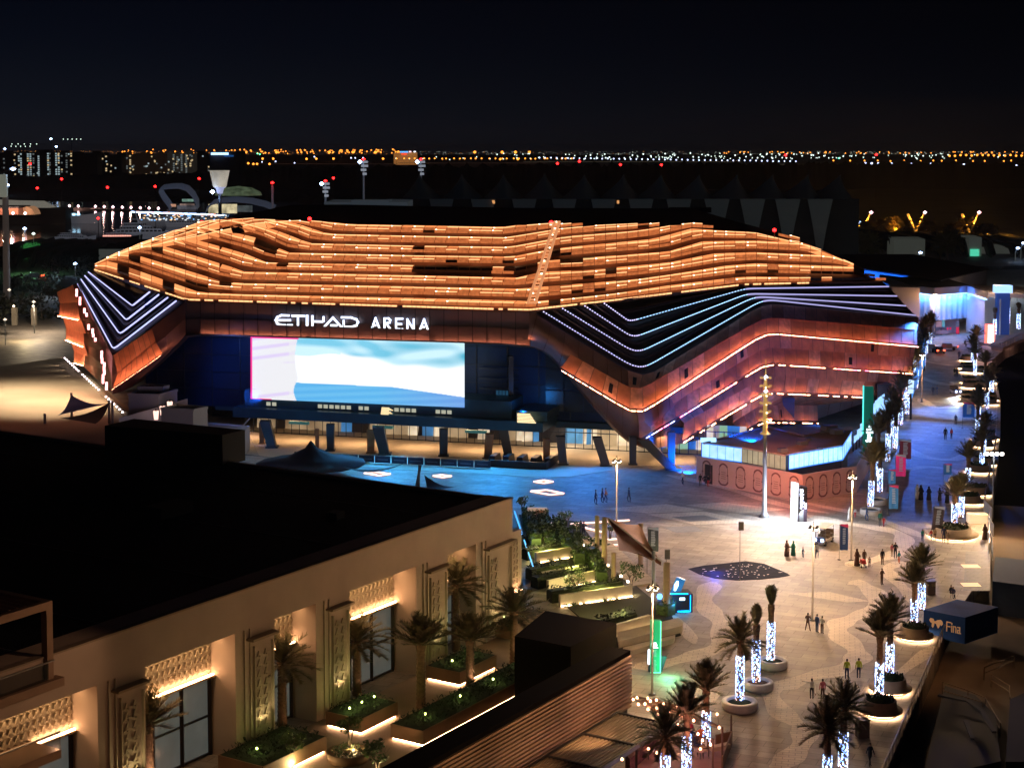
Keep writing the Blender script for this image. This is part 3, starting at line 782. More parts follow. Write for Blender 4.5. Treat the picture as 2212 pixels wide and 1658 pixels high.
# mezzanine deck and fascia beam
m_beam = mat('mezzanine_steel', (.03, .075, .10), .4, .4, var=.15, scale=.4)
mb = MB()
for (a0, a1, f0, f1, z0, z1) in ((-43, 5.2, -6, 2.2, 4.2, 5.6), (-42, 0, -5.9, .2, 5.6, 8.1), (1, 5.6, -5.5, 1.4, 5.6, 7.0), (-50, 24, -7, -6, 3.7, 4.4), (5.2, 24, -6.2, -5, 3.7, 4.6)):
    P = [WF(a0, f0, 0), WF(a1, f0, 0), WF(a1, f1, 0), WF(a0, f1, 0)]; mb.prism([p.xy for p in P], z0, z1)
mb.build('mezzanine', m_beam, arena)
mb = MB()
wm = MB()
for u0, n in ((577, 2), (688, 6), (776, 2), (853, 4), (942, 3)):
    for k in range(n):
        u = u0 + k * 12.4; a = (WF(0, 0, 0) * 0 + FR(u, 880)).x / math.cos(A16)
        z = hz(FR(u, 880, .3), 868.5 + (u - 577) * .046); wm.quad(WF(a, .3, z - .5), WF(a + .68, .3, z - .5), WF(a + .68, .3, z + .05), WF(a, .3, z + .05))
        mb.bar(WF(a - .08, .32, z - .56), WF(a + .76, .32, z - .56), .08)
mb.build('window_sill', m_mull, arena); wm.build('lit_window', glow('cream_window', (.8, .8, .62), .55), arena)
mb = MB()
for k in range(7): q = FR(822 + (7 - k) * .3, 880 + k * 2.3, 2.4); mb.bar(q, q + da * (2.2 + (k % 3) * .3 - 1.), .09)
for k in range(7): q = FR(1117, 893 + k * 3., 2.6); mb.bar(q, q + da * (1.9 + k * .14), .12)
mb.build('louvre_light', glow('warm_louvre', (1., .75, .4), 1.6), arena)
# entrance: floor, rear glazing, doors
mb = MB(); ef = [G(536, 935), G(560, 985), G(700, 1004), G(900, 1016), G(1047, 1023), G(1152, 1031), G(1231, 1030), G(1284, 1021), G(1376, 1007), G(1500, 1006), G(1500, 985), WF(30, -14, 0), WF(-60, -14, 0)]
struct('entrance_paving', MB().prism([p.xy for p in ef], 0, .05, bottom=False), mat('pale_concrete', (.5, .42, .32), .7, var=.1, scale=.3))
m_lob = [mat('lobby_wall', (.5, .42, .3), .7, em=(1., .75, .45), es=.22, emvar=.7, scale=.25), mat('lobby_blue', (.1, .3, .5), em=(.08, .4, 1.), es=.3, emvar=.5, scale=.4),
         mat('lobby_dark', (.03, .03, .04), .5), mat('lobby_green', (.4, .6, .3), em=(.5, .85, .35), es=.45), mat('lobby_bright', (.6, .5, .4), em=(1., .85, .6), es=.6, emvar=.5, scale=.8)]
mb = MB(); a = -46.
while a < 32:
    w = .6 + rnd.random() * 1.3; r = rnd.random()
    if a < 4: k = 0 if r < .45 else 2 if r < .8 else 4 if r < .9 else 1
    else: k = 1 if r < .35 else 3 if r < .45 else 4 if r < .8 else 0
    mb.quad(WF(a, -13 + rnd.random(), .05), WF(a + w, -13, .05), WF(a + w, -13, 3.8), WF(a, -13, 3.8), k); a += w
mb.build('lobby_interior', m_lob, arena)
mb = MB()
for k in range(60): mb.bar(WF(-46 + k * 1.3, -8.5, 0), WF(-46 + k * 1.3, -8.5, 3.7), .1)
for z in (.15, 2.5, 3.6): mb.bar(WF(-46, -8.5, z), WF(32, -8.5, z), .12)
mb.build('door_frame', m_mull, arena)
mb = MB()
for a in (-34, -20.5, -6): mb.prism([WF(a + x, f, 0).xy for x, f in ((-1.6, -2), (1.6, -2), (1.6, -1.5), (-1.6, -1.5))], 2.9, 3.3)
mb.build('queue_sign', mat('sign_teal', (.1, .25, .25), em=(.1, .5, .5), es=.15), arena)
# ceiling lights of the entrance
for k in range(8):
    lamp_light('AREA', 'entrance_light', WF(-44 + k * 9.6, -3.2, 3.6 if k < 5 else 3.5), 420, WARM, arena, (5, 1.5), rot=(0, 0, 0))
for k in range(3): lamp_light('AREA', 'entrance_light', WF(6 + k * 7.5, -9, 3.6), 350, (1, .8, .55), arena, (4, 3), rot=(0, 0, 0))
# piers
m_pier = mat('pier_steel', (.06, .065, .075), .4, .5); m_pierw = mat('pier_cladding', (.42, .22, .10), .6, var=.2, scale=1.)
def pier(u, v, lean=0., w=1.0, m=m_pier, h=4.0, back=0.):
    b = G(u, v); mb = MB(); t = b + da * lean + Vector((0, back, h)); q = .5 * w
    vs = [b + Vector((-q, -q, 0)), b + Vector((q, -q, 0)), b + Vector((q, q, 0)), b + Vector((-q, q, 0))]
    ts = [t + Vector((-q, -q, 0)) * 1.15, t + Vector((q, -q, 0)) * 1.15, t + Vector((q, q, 0)) * 1.15, t + Vector((-q, q, 0)) * 1.15]
    mb.add(vs + ts, [(0, 1, 5, 4), (1, 2, 6, 5), (2, 3, 7, 6), (3, 0, 4, 7), (4, 5, 6, 7)])
    mb.prism([(b.x - w * .7, b.y - w * .7), (b.x + w * .7, b.y - w * .7), (b.x + w * .7, b.y + w * .7), (b.x - w * .7, b.y + w * .7)], 0, .25)
    return mb.build('pier', m, arena)
for a in ((714, 973, 0, 1.), (831, 981, -1.0, 1.4), (958, 984, 0, 1.1), (588, 966, -1.1, 1.3), (1098, 985, -.8, 1.2), (1216, 1002, -.4, 1.1), (1308, 1005, -1.3, 1.2), (1366, 1003, 0, .9), (1449, 1008, 0, .9, m_pier, 5.), (1452, 1013, -4.2, 1.5, m_pier, 4.)): pier(*a)
for a in ((685, 972, 0, .5, m_pierw, 3.2), (801, 978, 0, 1.0, m_pierw, 3.4), (1053, 989, .3, 1.1, m_pierw, 3.6), (1180, 996, 0, .9, m_pierw, 3.2), (566, 958, 0, .7, m_pierw, 3.2)): pier(*a)
pier(1905, 905, 0, 2., m_pier, 6.); pier(1700, 940, 0, 1.6, m_pier, 6.)
MB().prism(body, 0, 19.).build('rear_body', m_rdark, arena)
# ---------------------------------------------------------------- pale hotel wing in the foreground
hb = Vector((3300 - CU, F, 0)).normalized(); hn = Vector((hb.y, -hb.x, 0)); H0 = G(684, 1558.5)
def W2(s, n, z=0.): return H0 + hb * s + hn * n + Vector((0, 0, z))
def inv2(p): d = Vector((p[0], p[1], 0)) - H0; return d.dot(hb), d.dot(hn)
def S2(u, v=1400, n=0.):
    p = PV(u, v, W2(0, n), hn); return inv2(p)[0], p.z
m_stucco = mat('tan_stucco', (.50, .39, .30), .85, var=.08, scale=.4, bump=.05, bscale=3)
m_stucd = mat('stucco_groove', (.33, .25, .17), .9)
m_wframe = mat('window_frame_dark', (.05, .035, .03), .4, .3)
m_wglass = mat('curtained_window', (.18, .17, .15), .2, em=(.5, .55, .5), es=.11, emvar=.15, scale=1.2)
m_lat = mat('stone_lattice', (.55, .45, .32), .8)
m_ledw = glow('warm_led', (1., .56, .30), 38.)
m_soil = mat('planting', (.02, .03, .012), 1., var=.5, scale=3)
m_wood = mat('planter_wall', (.24, .155, .085), .7, var=.15, scale=.6)
m_deck = mat('terrace_stone', (.30, .23, .155), .7, var=.12, scale=.5)
RZ = S2(684, 1219)[1]; TZ = S2(684, 1302)[1]; DEP = -2.6
hot = thing('hotel_wing', 'pale stucco hotel wing with a flat black roof and deep lit window bays', 'building', tuple(W2(0, -20)))
def h2(sa, sb, na, nb, z0, z1, mb, m=0):
    mb.prism([W2(sa, na).xy, W2(sb, na).xy, W2(sb, nb).xy, W2(sa, nb).xy], z0, z1, m)
mb = MB(); h2(-60, 28.5, 0, DEP, TZ, RZ, mb)
rec = [(-45, -36), (-32, -27), (-22.5 - 4.5, -22.5 - .0), (-18.2, -9.2), (-4.9, 0), (4.2, 13.3), (17.9, 22.4)]
rec = [(-45.5, -36.4), (-31.8, -22.5), (-18.2, -9.2), (-4.9, 0), (4.2, 13.3), (17.9, 22.4)]
cuts = [-60] + [x for r_ in rec for x in r_] + [28.5]
for a, b in zip(cuts[::2], cuts[1::2]): h2(a, b, 0, DEP, 0, TZ, mb)
h2(-60, 28.5, DEP, DEP - 1.2, 0, RZ - .8, mb)
mb.build('wall', m_stucco, hot)
mb = MB(); h2(-60, 28.5, -.45, -78, RZ - .9, RZ - .35, mb); mb.build('roof', mat('black_roof', (.012, .013, .016), .95, spec=.05, var=.4, scale=.08), hot)
mb = MB(); h2(-60, 28.5, .1, -.45, RZ - .02, RZ + .1, mb); h2(28.1, 28.6, -.3, -78, RZ - 1.2, RZ - .1, mb); mb.build('parapet', mat('parapet_cap', (.30, .23, .16), .8), hot)
mb = MB(); h2(27.6, 28.4, -2, -78, 0, RZ - 1, mb); h2(-60, 28, -77, -78, 0, RZ - 1, mb); mb.build('end_wall', m_stucco, hot)
mb = MB()
for k in range(7): h2(-58 + k * 13, -57.8 + k * 13, -1, -77, RZ - .36, RZ - .33, mb)
for s_, n_, a_, b_, c_ in ((-30, -12, 3, 2, .9), (-22, -14, 1.6, 1.6, .7), (6, -22, 4, 2, 1.), (-8, -34, 2, 2, .8), (14, -9, 1.2, 1.2, .6), (-38, -30, 5, 2.4, 1.1)): h2(s_, s_ + a_, n_, n_ - b_, RZ - .4, RZ - .35 + c_, mb)
mb.build('roof_equipment', mat('dim_roof_metal', (.035, .037, .045), .8, spec=.1), hot)
pb = [G(226, 919, RZ + 2.8), G(480, 939, RZ + 2.8), G(529, 928, RZ + 2.8), G(289, 904, RZ + 2.8)]
MB().prism([p.xy for p in pb], RZ - .4, RZ + 2.8).build('roof_plant_room', mat('black_render', (.03, .03, .033), .9), hot)
def lattice(mb, s0, s1, z0, z1, n, cell=.75):
    """interlaced diagonal bars standing off the wall"""
    ns, nz = max(1, round((s1 - s0) / cell)), max(1, round((z1 - z0) / cell)); cs, cz = (s1 - s0) / ns, (z1 - z0) / nz
    for i in range(ns):
        for j in range(nz):
            c = [W2(s0 + (i + a) * cs, n, z0 + (j + b) * cz) for a, b in ((.5, 0), (1, .5), (.5, 1), (0, .5), (.5, .28), (.72, .5), (.5, .72), (.28, .5))]
            for a, b in ((0, 5), (1, 6), (2, 7), (3, 4), (4, 5), (5, 6), (6, 7), (7, 4)): mb.bar(c[a], c[b], .09, .14)
for k, (a, b) in enumerate(rec):
    wide = b - a > 6; zt = S2(455, 1453.5, DEP)[1]
    w = MB(); w.add([W2(a + .1, DEP + .12, .15), W2(b - .1, DEP + .12, .15), W2(b - .1, DEP + .12, zt), W2(a + .1, DEP + .12, zt)], [(0, 1, 2, 3)])
    wo = w.build('window', m_wglass, hot)
    fr = MB(); nn = 3 if wide else 2
    for i in range(nn + 1): fr.bar(W2(a + .15 + (b - a - .3) * i / nn, DEP + .2, 0), W2(a + .15 + (b - a - .3) * i / nn, DEP + .2, zt), .26)
    for z in (.12, zt * .5, zt - .1): fr.bar(W2(a, DEP + .2, z), W2(b, DEP + .2, z), .14)
    fr.build('window_frame', m_wframe, wo)
    bk = MB(); bk.add([W2(a, DEP + .1, zt), W2(b, DEP + .1, zt), W2(b, DEP + .1, TZ), W2(a, DEP + .1, TZ)], [(0, 1, 2, 3)]); lattice(bk, a + .1, b - .1, zt + .35, TZ - .1, DEP + .3, .55)
    bk.build('lattice_panel', m_lat, hot)
    ld = MB(); h2(a + .05, b - .05, DEP + .1, DEP + .7, zt - .05, zt + .1, ld); ld.build('light_ledge', m_stucd, hot)
    ld = MB(); h2(a + .1, b - .1, DEP + .45, DEP + .6, zt + .12, zt + .2, ld); ld.build('light_strip', m_ledw, hot)
# pillars: groove, lattice strip, shade shelf
for k, (a, b) in enumerate([(-36.4, -31.8), (-22.5, -18.2), (-9.2, -4.9), (0, 4.2), (13.3, 17.9), (22.4, 28.5)]):
    mb = MB(); h2(a + .9, a + 1.0, .0, .12, 0, TZ, mb); h2(a + 1.5, a + 1.6, 0, .12, 0, TZ, mb); h2(b - .35, b - .25, 0, .2, .2, TZ - 1.4, mb); h2(a + 1.9, a + 2.0, 0, .22, .2, TZ - 1.4, mb)
    lattice(mb, a + 2.1, a + 3.6, .6, TZ - 1.9, .12, .75); mb.build('lattice_panel', m_lat, hot)
    mb = MB(); h2(a + 1.2, b - .2, 0, .7, TZ - .85, TZ - .68, mb); mb.build('shade_shelf', m_stucd, hot)
    lamp_light('SPOT', 'wall_uplight', W2(a + 2.8, .9, 1.6), 200, (1, .8, .4), hot, .1, 100, aim(W2(a + 2.8, .9, 1.6), W2(a + 2.8, .1, 5)))
for a, b in rec:
    lamp_light('AREA', 'bay_fill', W2((a + b) / 2, DEP + 1.0, TZ - .3), 60 if b - a < 6 else 115, (1, .58, .28), hot, (b - a - .5, .4), rot=(0, 0, math.atan2(hb.y, hb.x)))  # added area fill; the ledge strip is the bay's real source
struct('hotel_terrace', MB().prism([W2(-60, 0).xy, W2(29, 0).xy, W2(29, 4).xy, W2(22, 16).xy, W2(-60, 16).xy], .0, .03, bottom=False), m_deck)

# planters with warm light lines along their feet
def planter(c, l, w, h=1.25, label='', strip=(1, 1), lights=3, sc=1):
    """c: world corner nearest the camera-right; runs l metres back along the wing and w metres towards it"""
    s, n = inv2(c); t = thing('planter_box', label, 'planter', tuple(W2(s + l / 2, n - w / 2)), 'planter boxes on the hotel terrace')
    P = lambda a, b: W2(s + a, n - b).xy
    MB().prism([P(0, 0), P(l, 0), P(l, w), P(0, w)], .22, h).build('planter_wall', m_wood, t)
    MB().prism([P(.25, .25), P(l - .25, .25), P(l - .25, w - .25), P(.25, w - .25)], 0, .22).build('plinth', m_stucd, t)
    m2 = MB()
    for _ in range(int(l * w * 22)):
        a, b = rnd.uniform(.15, l - .15), rnd.uniform(.15, w - .15); p = W2(s + a, n - b, h + rnd.random() * .35); d = Vector((rnd.uniform(-1, 1), rnd.uniform(-1, 1), rnd.uniform(.2, 1))) * .22; e = Vector((rnd.uniform(-1, 1), rnd.uniform(-1, 1), 0)) * .1
        m2.quad(p, p + e, p + d + e, p + d)
    m2.prism([P(.1, .1), P(l - .1, .1), P(l - .1, w - .1), P(.1, w - .1)], h - .3, h + .02)
    m2.build('ground_cover', m_soil, t)
    ls = MB()
    if strip[0]: ls.prism([P(.1, .16), P(l - .1, .16), P(l - .1, .24), P(.1, .24)], .08, .2)
    if strip[1]: ls.prism([P(.16, .1), P(.24, .1), P(.24, w - .1), P(.16, w - .1)], .08, .2)
    ls.build('light_strip', m_ledw, t)
    for k in range(lights):
        q = W2(s + l * (k + .5) / lights, n - w * .5, h + .35); g = MB(); g.lathe([(0, -.1), (.07, -.05), (.07, .05), (0, .1)], q, 6); g.build('garden_light', glow('green_yellow_spot', (.8, 1., .25), 12.), t)
        lamp_light('POINT', 'garden_glow', q + Vector((0, 0, .3)), 22, (.75, .9, .25), t, .1)
    return t
planter(G(780, 1588), inv2(G(861, 1549))[0] - inv2(G(780, 1588))[0], 3.4, label='planter box at the foot of the wall between the wide bays, with a lone palm')
planter(G(914, 1614), 19, 3.0, label='longest planter box, running along the outer edge of the terrace', lights=4)
planter(G(993, 1484), 5.6, 3.4, label='planter box holding the palm with the brightly lit trunk', lights=2)
planter(G(705, 1625) - hb * 7, 7, 4.2, label='planter box nearest the bottom edge, in front of the narrow bay', lights=2)
planter(G(1103, 1384), 6, 3.4, label='farthest planter box, at the end corner of the hotel wing', strip=(0, 0), lights=2)

# balcony of the next block at the left edge
bz = Q(113, 1296, 100); bal = thing('balcony_block', 'corner of a brown balcony block with a slatted pergola and glass rail', 'building', tuple(bz))
def WB(s, n, z): return Vector((bz.x, bz.y, 0)) + hb * s + hn * n + Vector((0, 0, z))
m_balc = mat('brown_stucco', (.30, .19, .12), .8, var=.1, scale=.8)
def bb(s0, s1, n0, n1, z0, z1, name, m): MB().prism([WB(s0, n0, 0).xy, WB(s1, n0, 0).xy, WB(s1, n1, 0).xy, WB(s0, n1, 0).xy], z0, z1).build(name, m, bal)
z0 = bz.z; zf = hz(bz, 1463); zg = hz(bz, 1619)
bb(-14, 0, -.45, 0, z0 - .5, z0, 'roof_beam', m_balc); bb(-.5, 0, -.5, 0, zf, z0 - .5, 'post', m_balc); bb(-.45, 0, -9, -.45, z0 - .45, z0, 'roof_beam', m_balc)
mb = MB()
for k in range(22): mb.bar(WB(-.6 - k * .6, -.45, z0 - .1), WB(-.6 - k * .6, -9, z0 - .1), .12, .3)
mb.build('pergola_slats', mat('reddish_slats', (.22, .11, .08), .8), bal)
bb(-14, .5, -9, .4, zf - .55, zf, 'floor_slab', m_balc); bb(-14, .3, -9, .2, zg - .55, zg, 'floor_slab', m_balc)
m_rglass = mat('rail_glass', (.03, .04, .04), .1, alpha=.35)
bb(-14, -.5, .05, .1, zf, zf + 1.1, 'glass_rail', m_rglass); bb(-14, .3, .1, .15, zg, zg + 1.1, 'glass_rail', m_rglass)
mb = MB(); mb.bar(WB(-14, .08, zf + 1.15), WB(0, .08, zf + 1.15), .09); mb.bar(WB(-14, .12, zg + 1.15), WB(.3, .12, zg + 1.15), .09); mb.bar(WB(-.2, -9, zf + 1.15), WB(-.2, 0, zf + 1.15), .09); mb.build('handrail', mat('steel', (.4, .38, .36), .3, .8), bal)
bb(-14, -.6, -9.2, -9, 0, z0, 'rear_wall', m_balc); bb(-14, -13.8, -9, .2, 0, z0, 'side_wall', m_balc)
bb(-14, -4, -6, -4, zg, zf - .55, 'recessed_wall', m_stucco)

# louvred pavilion and slatted pergola
PL = G(1360, 1404, 5.); lou = thing('louvred_pavilion', 'long dark pavilion clad in horizontal bronze louvres under a black roof', 'building', (PL.x, PL.y, 0))
def WL(s, n, z=0.): return Vector((PL.x, PL.y, 0)) + hb * s + hn * n + Vector((0, 0, z))
MB().prism([WL(-60, -.2).xy, WL(0, -.2).xy, WL(0, -1.9).xy, WL(-60, -1.9).xy], 0, 4.6, 0).build('body', m_wframe, lou)
MB().prism([WL(-60.2, 0).xy, WL(.1, 0).xy, WL(.1, -2.).xy, WL(-60.2, -2.).xy], 4.6, 5.0, 0).build('roof', mat('black_roof_b', (.010, .008, .007), .95, spec=.03), lou)
m_louv = mat('bronze_louvre', (.50, .33, .20), .55, .1, var=.1, scale=.5)
mb = MB()
for k in range(14):
    z = 4.55 - k * .3
    mb.bar(WL(-27.5, .1, z), WL(0, .1, z), .2, .17)
mb.build('louvre_slats', m_louv, lou)
Q2 = G(1331, 1345, 5.3); q2 = lambda s, n: (Vector((Q2.x, Q2.y, 0)) + hb * s + hn * n).xy
MB().prism([q2(-7.5, 0), q2(0, 0), q2(0, -6.8), q2(-7.5, -5.2)], 0, 5.3).build('raised_roof', mat('brown_black_roof', (.010, .008, .006), .95, spec=.03), lou)
per = thing('pergola', 'low bronze slatted pergola running along the foot of the louvred pavilion', 'pergola', tuple(G(1316, 1600)))
pc = G(1445, 1562, 3.1); ps, pn = 0, 0
def WP(s, n, z=0.): return Vector((pc.x, pc.y, 0)) + hb * s + hn * n + Vector((0, 0, z))
mb = MB()
for k in range(14):
    n = -.15 - k * .3
    for s0, s1 in ((-4.9, -.15), (-9.9, -5.2), (-15, -10.2), (-20, -15.3)): mb.bar(WP(s0, n, 3.1), WP(s1, n, 3.05), .17, .12)
mb.build('pergola_slats', m_louv, per)
mb = MB()
for s in (0, -5.05, -10.1, -15.1): mb.bar(WP(s, 0, 3.05), WP(s, -4.2, 3.05), .18, .3)
for n in (0, -4.2): mb.bar(WP(-20, n, 3.05), WP(0, n, 3.05), .2, .32)
mb.build('pergola_frame', m_wframe, per)
for s in (0, -5.05, -10.1, -15.1):
    mb = MB(); mb.bar(WP(s, 0, 0), WP(s, 0, 3), .16); mb.build('post', m_wframe, per)

# lattice screened side annexe at the end of the wing with the blue handrail ramp
an = thing('hotel_annexe', 'narrow stucco annexe at the far end of the hotel wing beside the garden', 'building', tuple(W2(30, -3)))
mb = MB(); mb.prism([W2(28.7, -1.2).xy, W2(32, -1.2).xy, W2(32, -9).xy, W2(28.7, -9).xy], 0, 8.6); mb.build('wall', m_stucco, an)
mb = MB(); lattice(mb, 29.2, 31.4, 3.4, 7.6, -1.05, .6); mb.build('lattice_panel', m_lat, an)
MB().prism([W2(29.2, -1.1).xy, W2(31.4, -1.1).xy, W2(31.4, -.7).xy, W2(29.2, -.7).xy], 3.0, 3.1).build('light_strip', m_ledw, an)
for k in range(3): lamp_light('SPOT', 'louvre_light', WL(-24 + k * 9, 6.5, 5.2), 500, (1, .6, .33), lou, .3, 120, aim(WL(-24 + k * 9, 6.5, 4.2), WL(-22 + k * 9, 0, 2.5)))  # spots added to brighten the louvres, no fixture modelled
lamp_light('SPOT', 'balcony_fill', WB(3, 14, zf + 6), 1500, (1, .55, .32), bal, .4, 60, aim(WB(3, 14, zf + 6), WB(-2, 0, zf + 1)))  # fill spot added to lift the dark balcony frame
for k in range(4): lamp_light('SPOT', 'facade_flood', W2(-32 + k * 15, 11, 1.2), 230, (1, .50, .27), hot, .1, 130, aim(W2(-32 + k * 15, 11, 1.2), W2(-30 + k * 15, 0, 9)))
# ---------------------------------------------------------------- plants
m_leaf = mat('palm_leaf', (.17, .15, .07), .7, var=.4, scale=2)
m_dry = mat('palm_dry_leaf', (.16, .12, .07), .8, var=.3, scale=2)
m_trunk = mat('palm_trunk', (.20, .12, .07), .9, var=.35, scale=6, bump=.6, bscale=9)
m_green = mat('hedge_leaf', (.05, .09, .02), .6, var=.5, scale=3)
m_bush = mat('tree_leaf', (.07, .12, .03), .6, var=.4, scale=2)
m_bark = mat('bark', (.16, .12, .09), .9)
m_fairy = [glow('fairy_light_blue', (.22, .38, 1.), 4.2), glow('fairy_light_white', (.6, .75, 1.), 5.5), glow('fairy_light_warm', (1., .55, .4), 3.5)]
def frond(mb, o, az, el, L, droop, m=0, wd=.5, nl=20, lw=.048):
    """one feather leaf: arched rib with two rows of narrow leaflets"""
    d = Vector((math.cos(az) * math.cos(el), math.sin(az) * math.cos(el), math.sin(el))); p = Vector(o); pts = [p.copy()]
    for i in range(8):
        d = (d + Vector((0, 0, -droop / 8))).normalized(); p = p + d * L / 8; pts.append(p.copy())
    for a, b, k in zip(pts, pts[1:], range(8)): mb.bar(a, b, .07 * (1 - k / 10), m=m)
    for i in range(nl):
        t = .22 + .76 * i / nl; x = t * 8; k = min(int(x), 7); c = pts[k].lerp(pts[k + 1], x - k); dd = (pts[k + 1] - pts[k]).normalized()
        sd = dd.cross(Vector((0, 0, 1))); sd = sd.normalized() if sd.length > .05 else Vector((1, 0, 0)); up = sd.cross(dd)
        for s in (-1, 1):
            l = wd * (1.15 - abs(t - .5)) * rnd.uniform(.8, 1.15); tip = c + (sd * s * .75 + dd * .75 + up * rnd.uniform(0, .45)) * l
            w = dd * lw; mb.add([c - w, c + w, tip], [(0, 1, 2)], m)
def palm_crown(kind):
    mb = MB()
    n, e0, e1, L, dr = {'full': (48, -.15, 1.4, 2.25, .85), 'up': (46, .45, 1.48, 2.2, .5), 'tied': (34, 1.25, 1.5, 1.7, .1)}[kind]
    for i in range(n):
        f = i / n; az = i * 2.4 + rnd.uniform(-.2, .2); el = e1 - (e1 - e0) * f ** 1.1 + rnd.uniform(-.1, .1)
        frond(mb, (0, 0, -.1 - .25 * f), az, el, L * rnd.uniform(.82, 1.1), dr * rnd.uniform(.6, 1.3), 1 if rnd.random() < .2 * f else 0)
    return mb
def make_palm(kind, th, loc=(0, -500, 0), lit=0., label='', group=None, name='palm_tree'):
    """th trunk height; lit: wrapped height with fairy lights"""
    t = thing(name, label, 'palm tree', loc, group)
    o = Vector(loc); mb = MB(); prof = []; n = int(th / .16)
    for i in range(n + 1):
        z = th * i / n; r = .27 - .06 * z / th + (.035 if i % 2 else 0) + (.06 if z > th - .6 else 0); prof.append((r, z))
    mb.lathe(prof, o, 12); mb.build('trunk', m_trunk, t)
    c = palm_crown(kind); c.v = [(x + o.x, y + o.y, z + o.z + th) for x, y, z in c.v]; c.build('crown', [m_leaf, m_dry], t)
    if lit:
        l = MB(); nn = int(lit * 62)
        for i in range(nn):
            z = .15 + lit * i / nn; a = i * 2.399 + rnd.uniform(-.5, .5); k = 2 if (z < lit * .3 and rnd.random() < .3) else (1 if rnd.random() < .45 else 0)
            r = .345; q = o + Vector((r * math.cos(a), r * math.sin(a), z)); s = rnd.uniform(.035, .07)
            tx = Vector((-math.sin(a), math.cos(a), 0)) * s; l.quad(q - tx - Vector((0, 0, s)), q + tx - Vector((0, 0, s)), q + tx + Vector((0, 0, s)), q - tx + Vector((0, 0, s)), k)
            l.quad(q - tx - Vector((0, 0, s)) , q - tx + Vector((0, 0, s)), q + tx + Vector((0, 0, s)) , q + tx - Vector((0, 0, s)), k)
        l.build('fairy_lights', m_fairy, t)
    return t
protos = {}
def palm(u, v, kind, th, lit, label, group, rz=None, sc=1., base=None):
    key = (kind, th, lit)
    loc = tuple(base if base is not None else G(u, v))
    if key not in protos:
        protos[key] = make_palm(kind, th, loc, lit, label, group); protos[key].rotation_euler.z = rz or 0; return protos[key]
    t = dup(protos[key], loc, rnd.uniform(0, 6) if rz is None else rz, label, group, sc); t.rotation_euler.x, t.rotation_euler.y = rnd.uniform(-.035, .035), rnd.uniform(-.035, .035); t.scale = [x * rnd.uniform(.92, 1.08) for x in t.scale]; return t
GP = 'palms wrapped in fairy lights on the promenade'
PALMS = [
 (1597, 1523, 'full', 5.4, 3.9, 'light-wrapped palm with wide drooping dry fronds in the largest white ring planter'),
 (1632, 1484, 'tied', 5.3, 3.9, 'slim light-wrapped palm with tied fronds in the middle white ring planter'),
 (1664, 1436, 'tied', 5.3, 3.6, 'slim tied palm in the white ring planter farthest back'),
 (1524, 1614, 'up', 4.6, 2.6, 'light-wrapped palm with a broad dark crown beside the string-light terrace'),
 (1482, 1668, 'up', 4.4, 2.6, 'light-wrapped palm with a bushy upright crown inside the string-light terrace'),
 (1436, 1712, 'full', 4.1, 2.6, 'dark full palm beside the pergola, lights just showing at the bottom edge'),
 (1974, 1352, 'up', 4.6, 2.6, 'light-wrapped palm just in front of the blue box with the map emblem'),
 (1990, 1316, 'up', 4.6, 2.6, 'light-wrapped palm right behind the one beside the blue box'),
 (1898, 1512, 'up', 5.4, 3.0, 'light-wrapped palm rising from the lit planter nearest the glass railing'),
 (1921, 1458, 'up', 5.0, 2.6, 'light-wrapped palm with an amber-lit trunk back in the second railing planter'),
 (1820, 1662, 'full', 4.6, 2.6, 'light-wrapped palm near the bottom edge with wide dark fronds, right of the pair'),
 (1786, 1716, 'full', 4.6, 2.6, 'large dark palm at the bottom edge, left of the pair'),
 (2060, 1137, 'up', 3.9, 2.6, 'light-wrapped palm in the grassy lit planter where people sit'),
 (2075, 1118, 'up', 3.9, 2.6, 'light-wrapped palm close behind the grassy lit planter'),
]
for a in PALMS: palm(a[0], a[1], a[2], a[3], a[4], a[5], GP)
A, B = G(1879, 1101), G(2004, 752)
for k in range(17):
    f = k / 16; p = A.lerp(B, f) + Vector((math.sin(k * 2.1) * .5, 0, 0))
    palm(0, 0, 'up', 4.6, 3.0 if k % 2 else 2.6, 'light-wrapped palm in the row beside the arena, %s from the camera' % ['first and nearest', 'second', 'third, by the pink banner', 'fourth', 'fifth, by the blue banner', 'sixth', 'seventh', 'eighth', 'ninth', 'tenth', 'eleventh', 'twelfth', 'thirteenth', 'fourteenth', 'fifteenth', 'sixteenth', 'last and farthest'][k] , GP, base=p, sc=(1.0, 1.0, 1.25))
A, B = G(2088, 1066), G(2101, 773)
for k in range(11):
    f = k / 10; p = A.lerp(B, f) + Vector((math.sin(k * 1.3) * 1.2 + 2.5 * math.sin(f * 3.1), 0, 0))
    palm(0, 0, 'up', 4.6, 2.6 if k % 2 else 3.0, 'light-wrapped palm in the row beside the water, %s from the camera' % ['first', 'second', 'third', 'fourth', 'fifth', 'sixth', 'seventh', 'eighth', 'ninth', 'tenth', 'last'][k], GP, base=p)
for k, (u, v) in enumerate([(2105.5, 713), (2122, 711), (2141, 700), (2148, 723), (2158, 702), (2161, 721), (2177, 700), (2199, 711)]):
    palm(u, v, 'tied', 5.3, 3.9, 'distant light-wrapped palm by the footbridge, %s' % ['leftmost', 'second from the left', 'behind the red-lit totem', 'in front, right of the red-lit totem', 'tall one under the small blue lit top', 'in front of the tall one', 'second from the right', 'rightmost'][k], GP, sc=(1.3, 1.3, 1.))
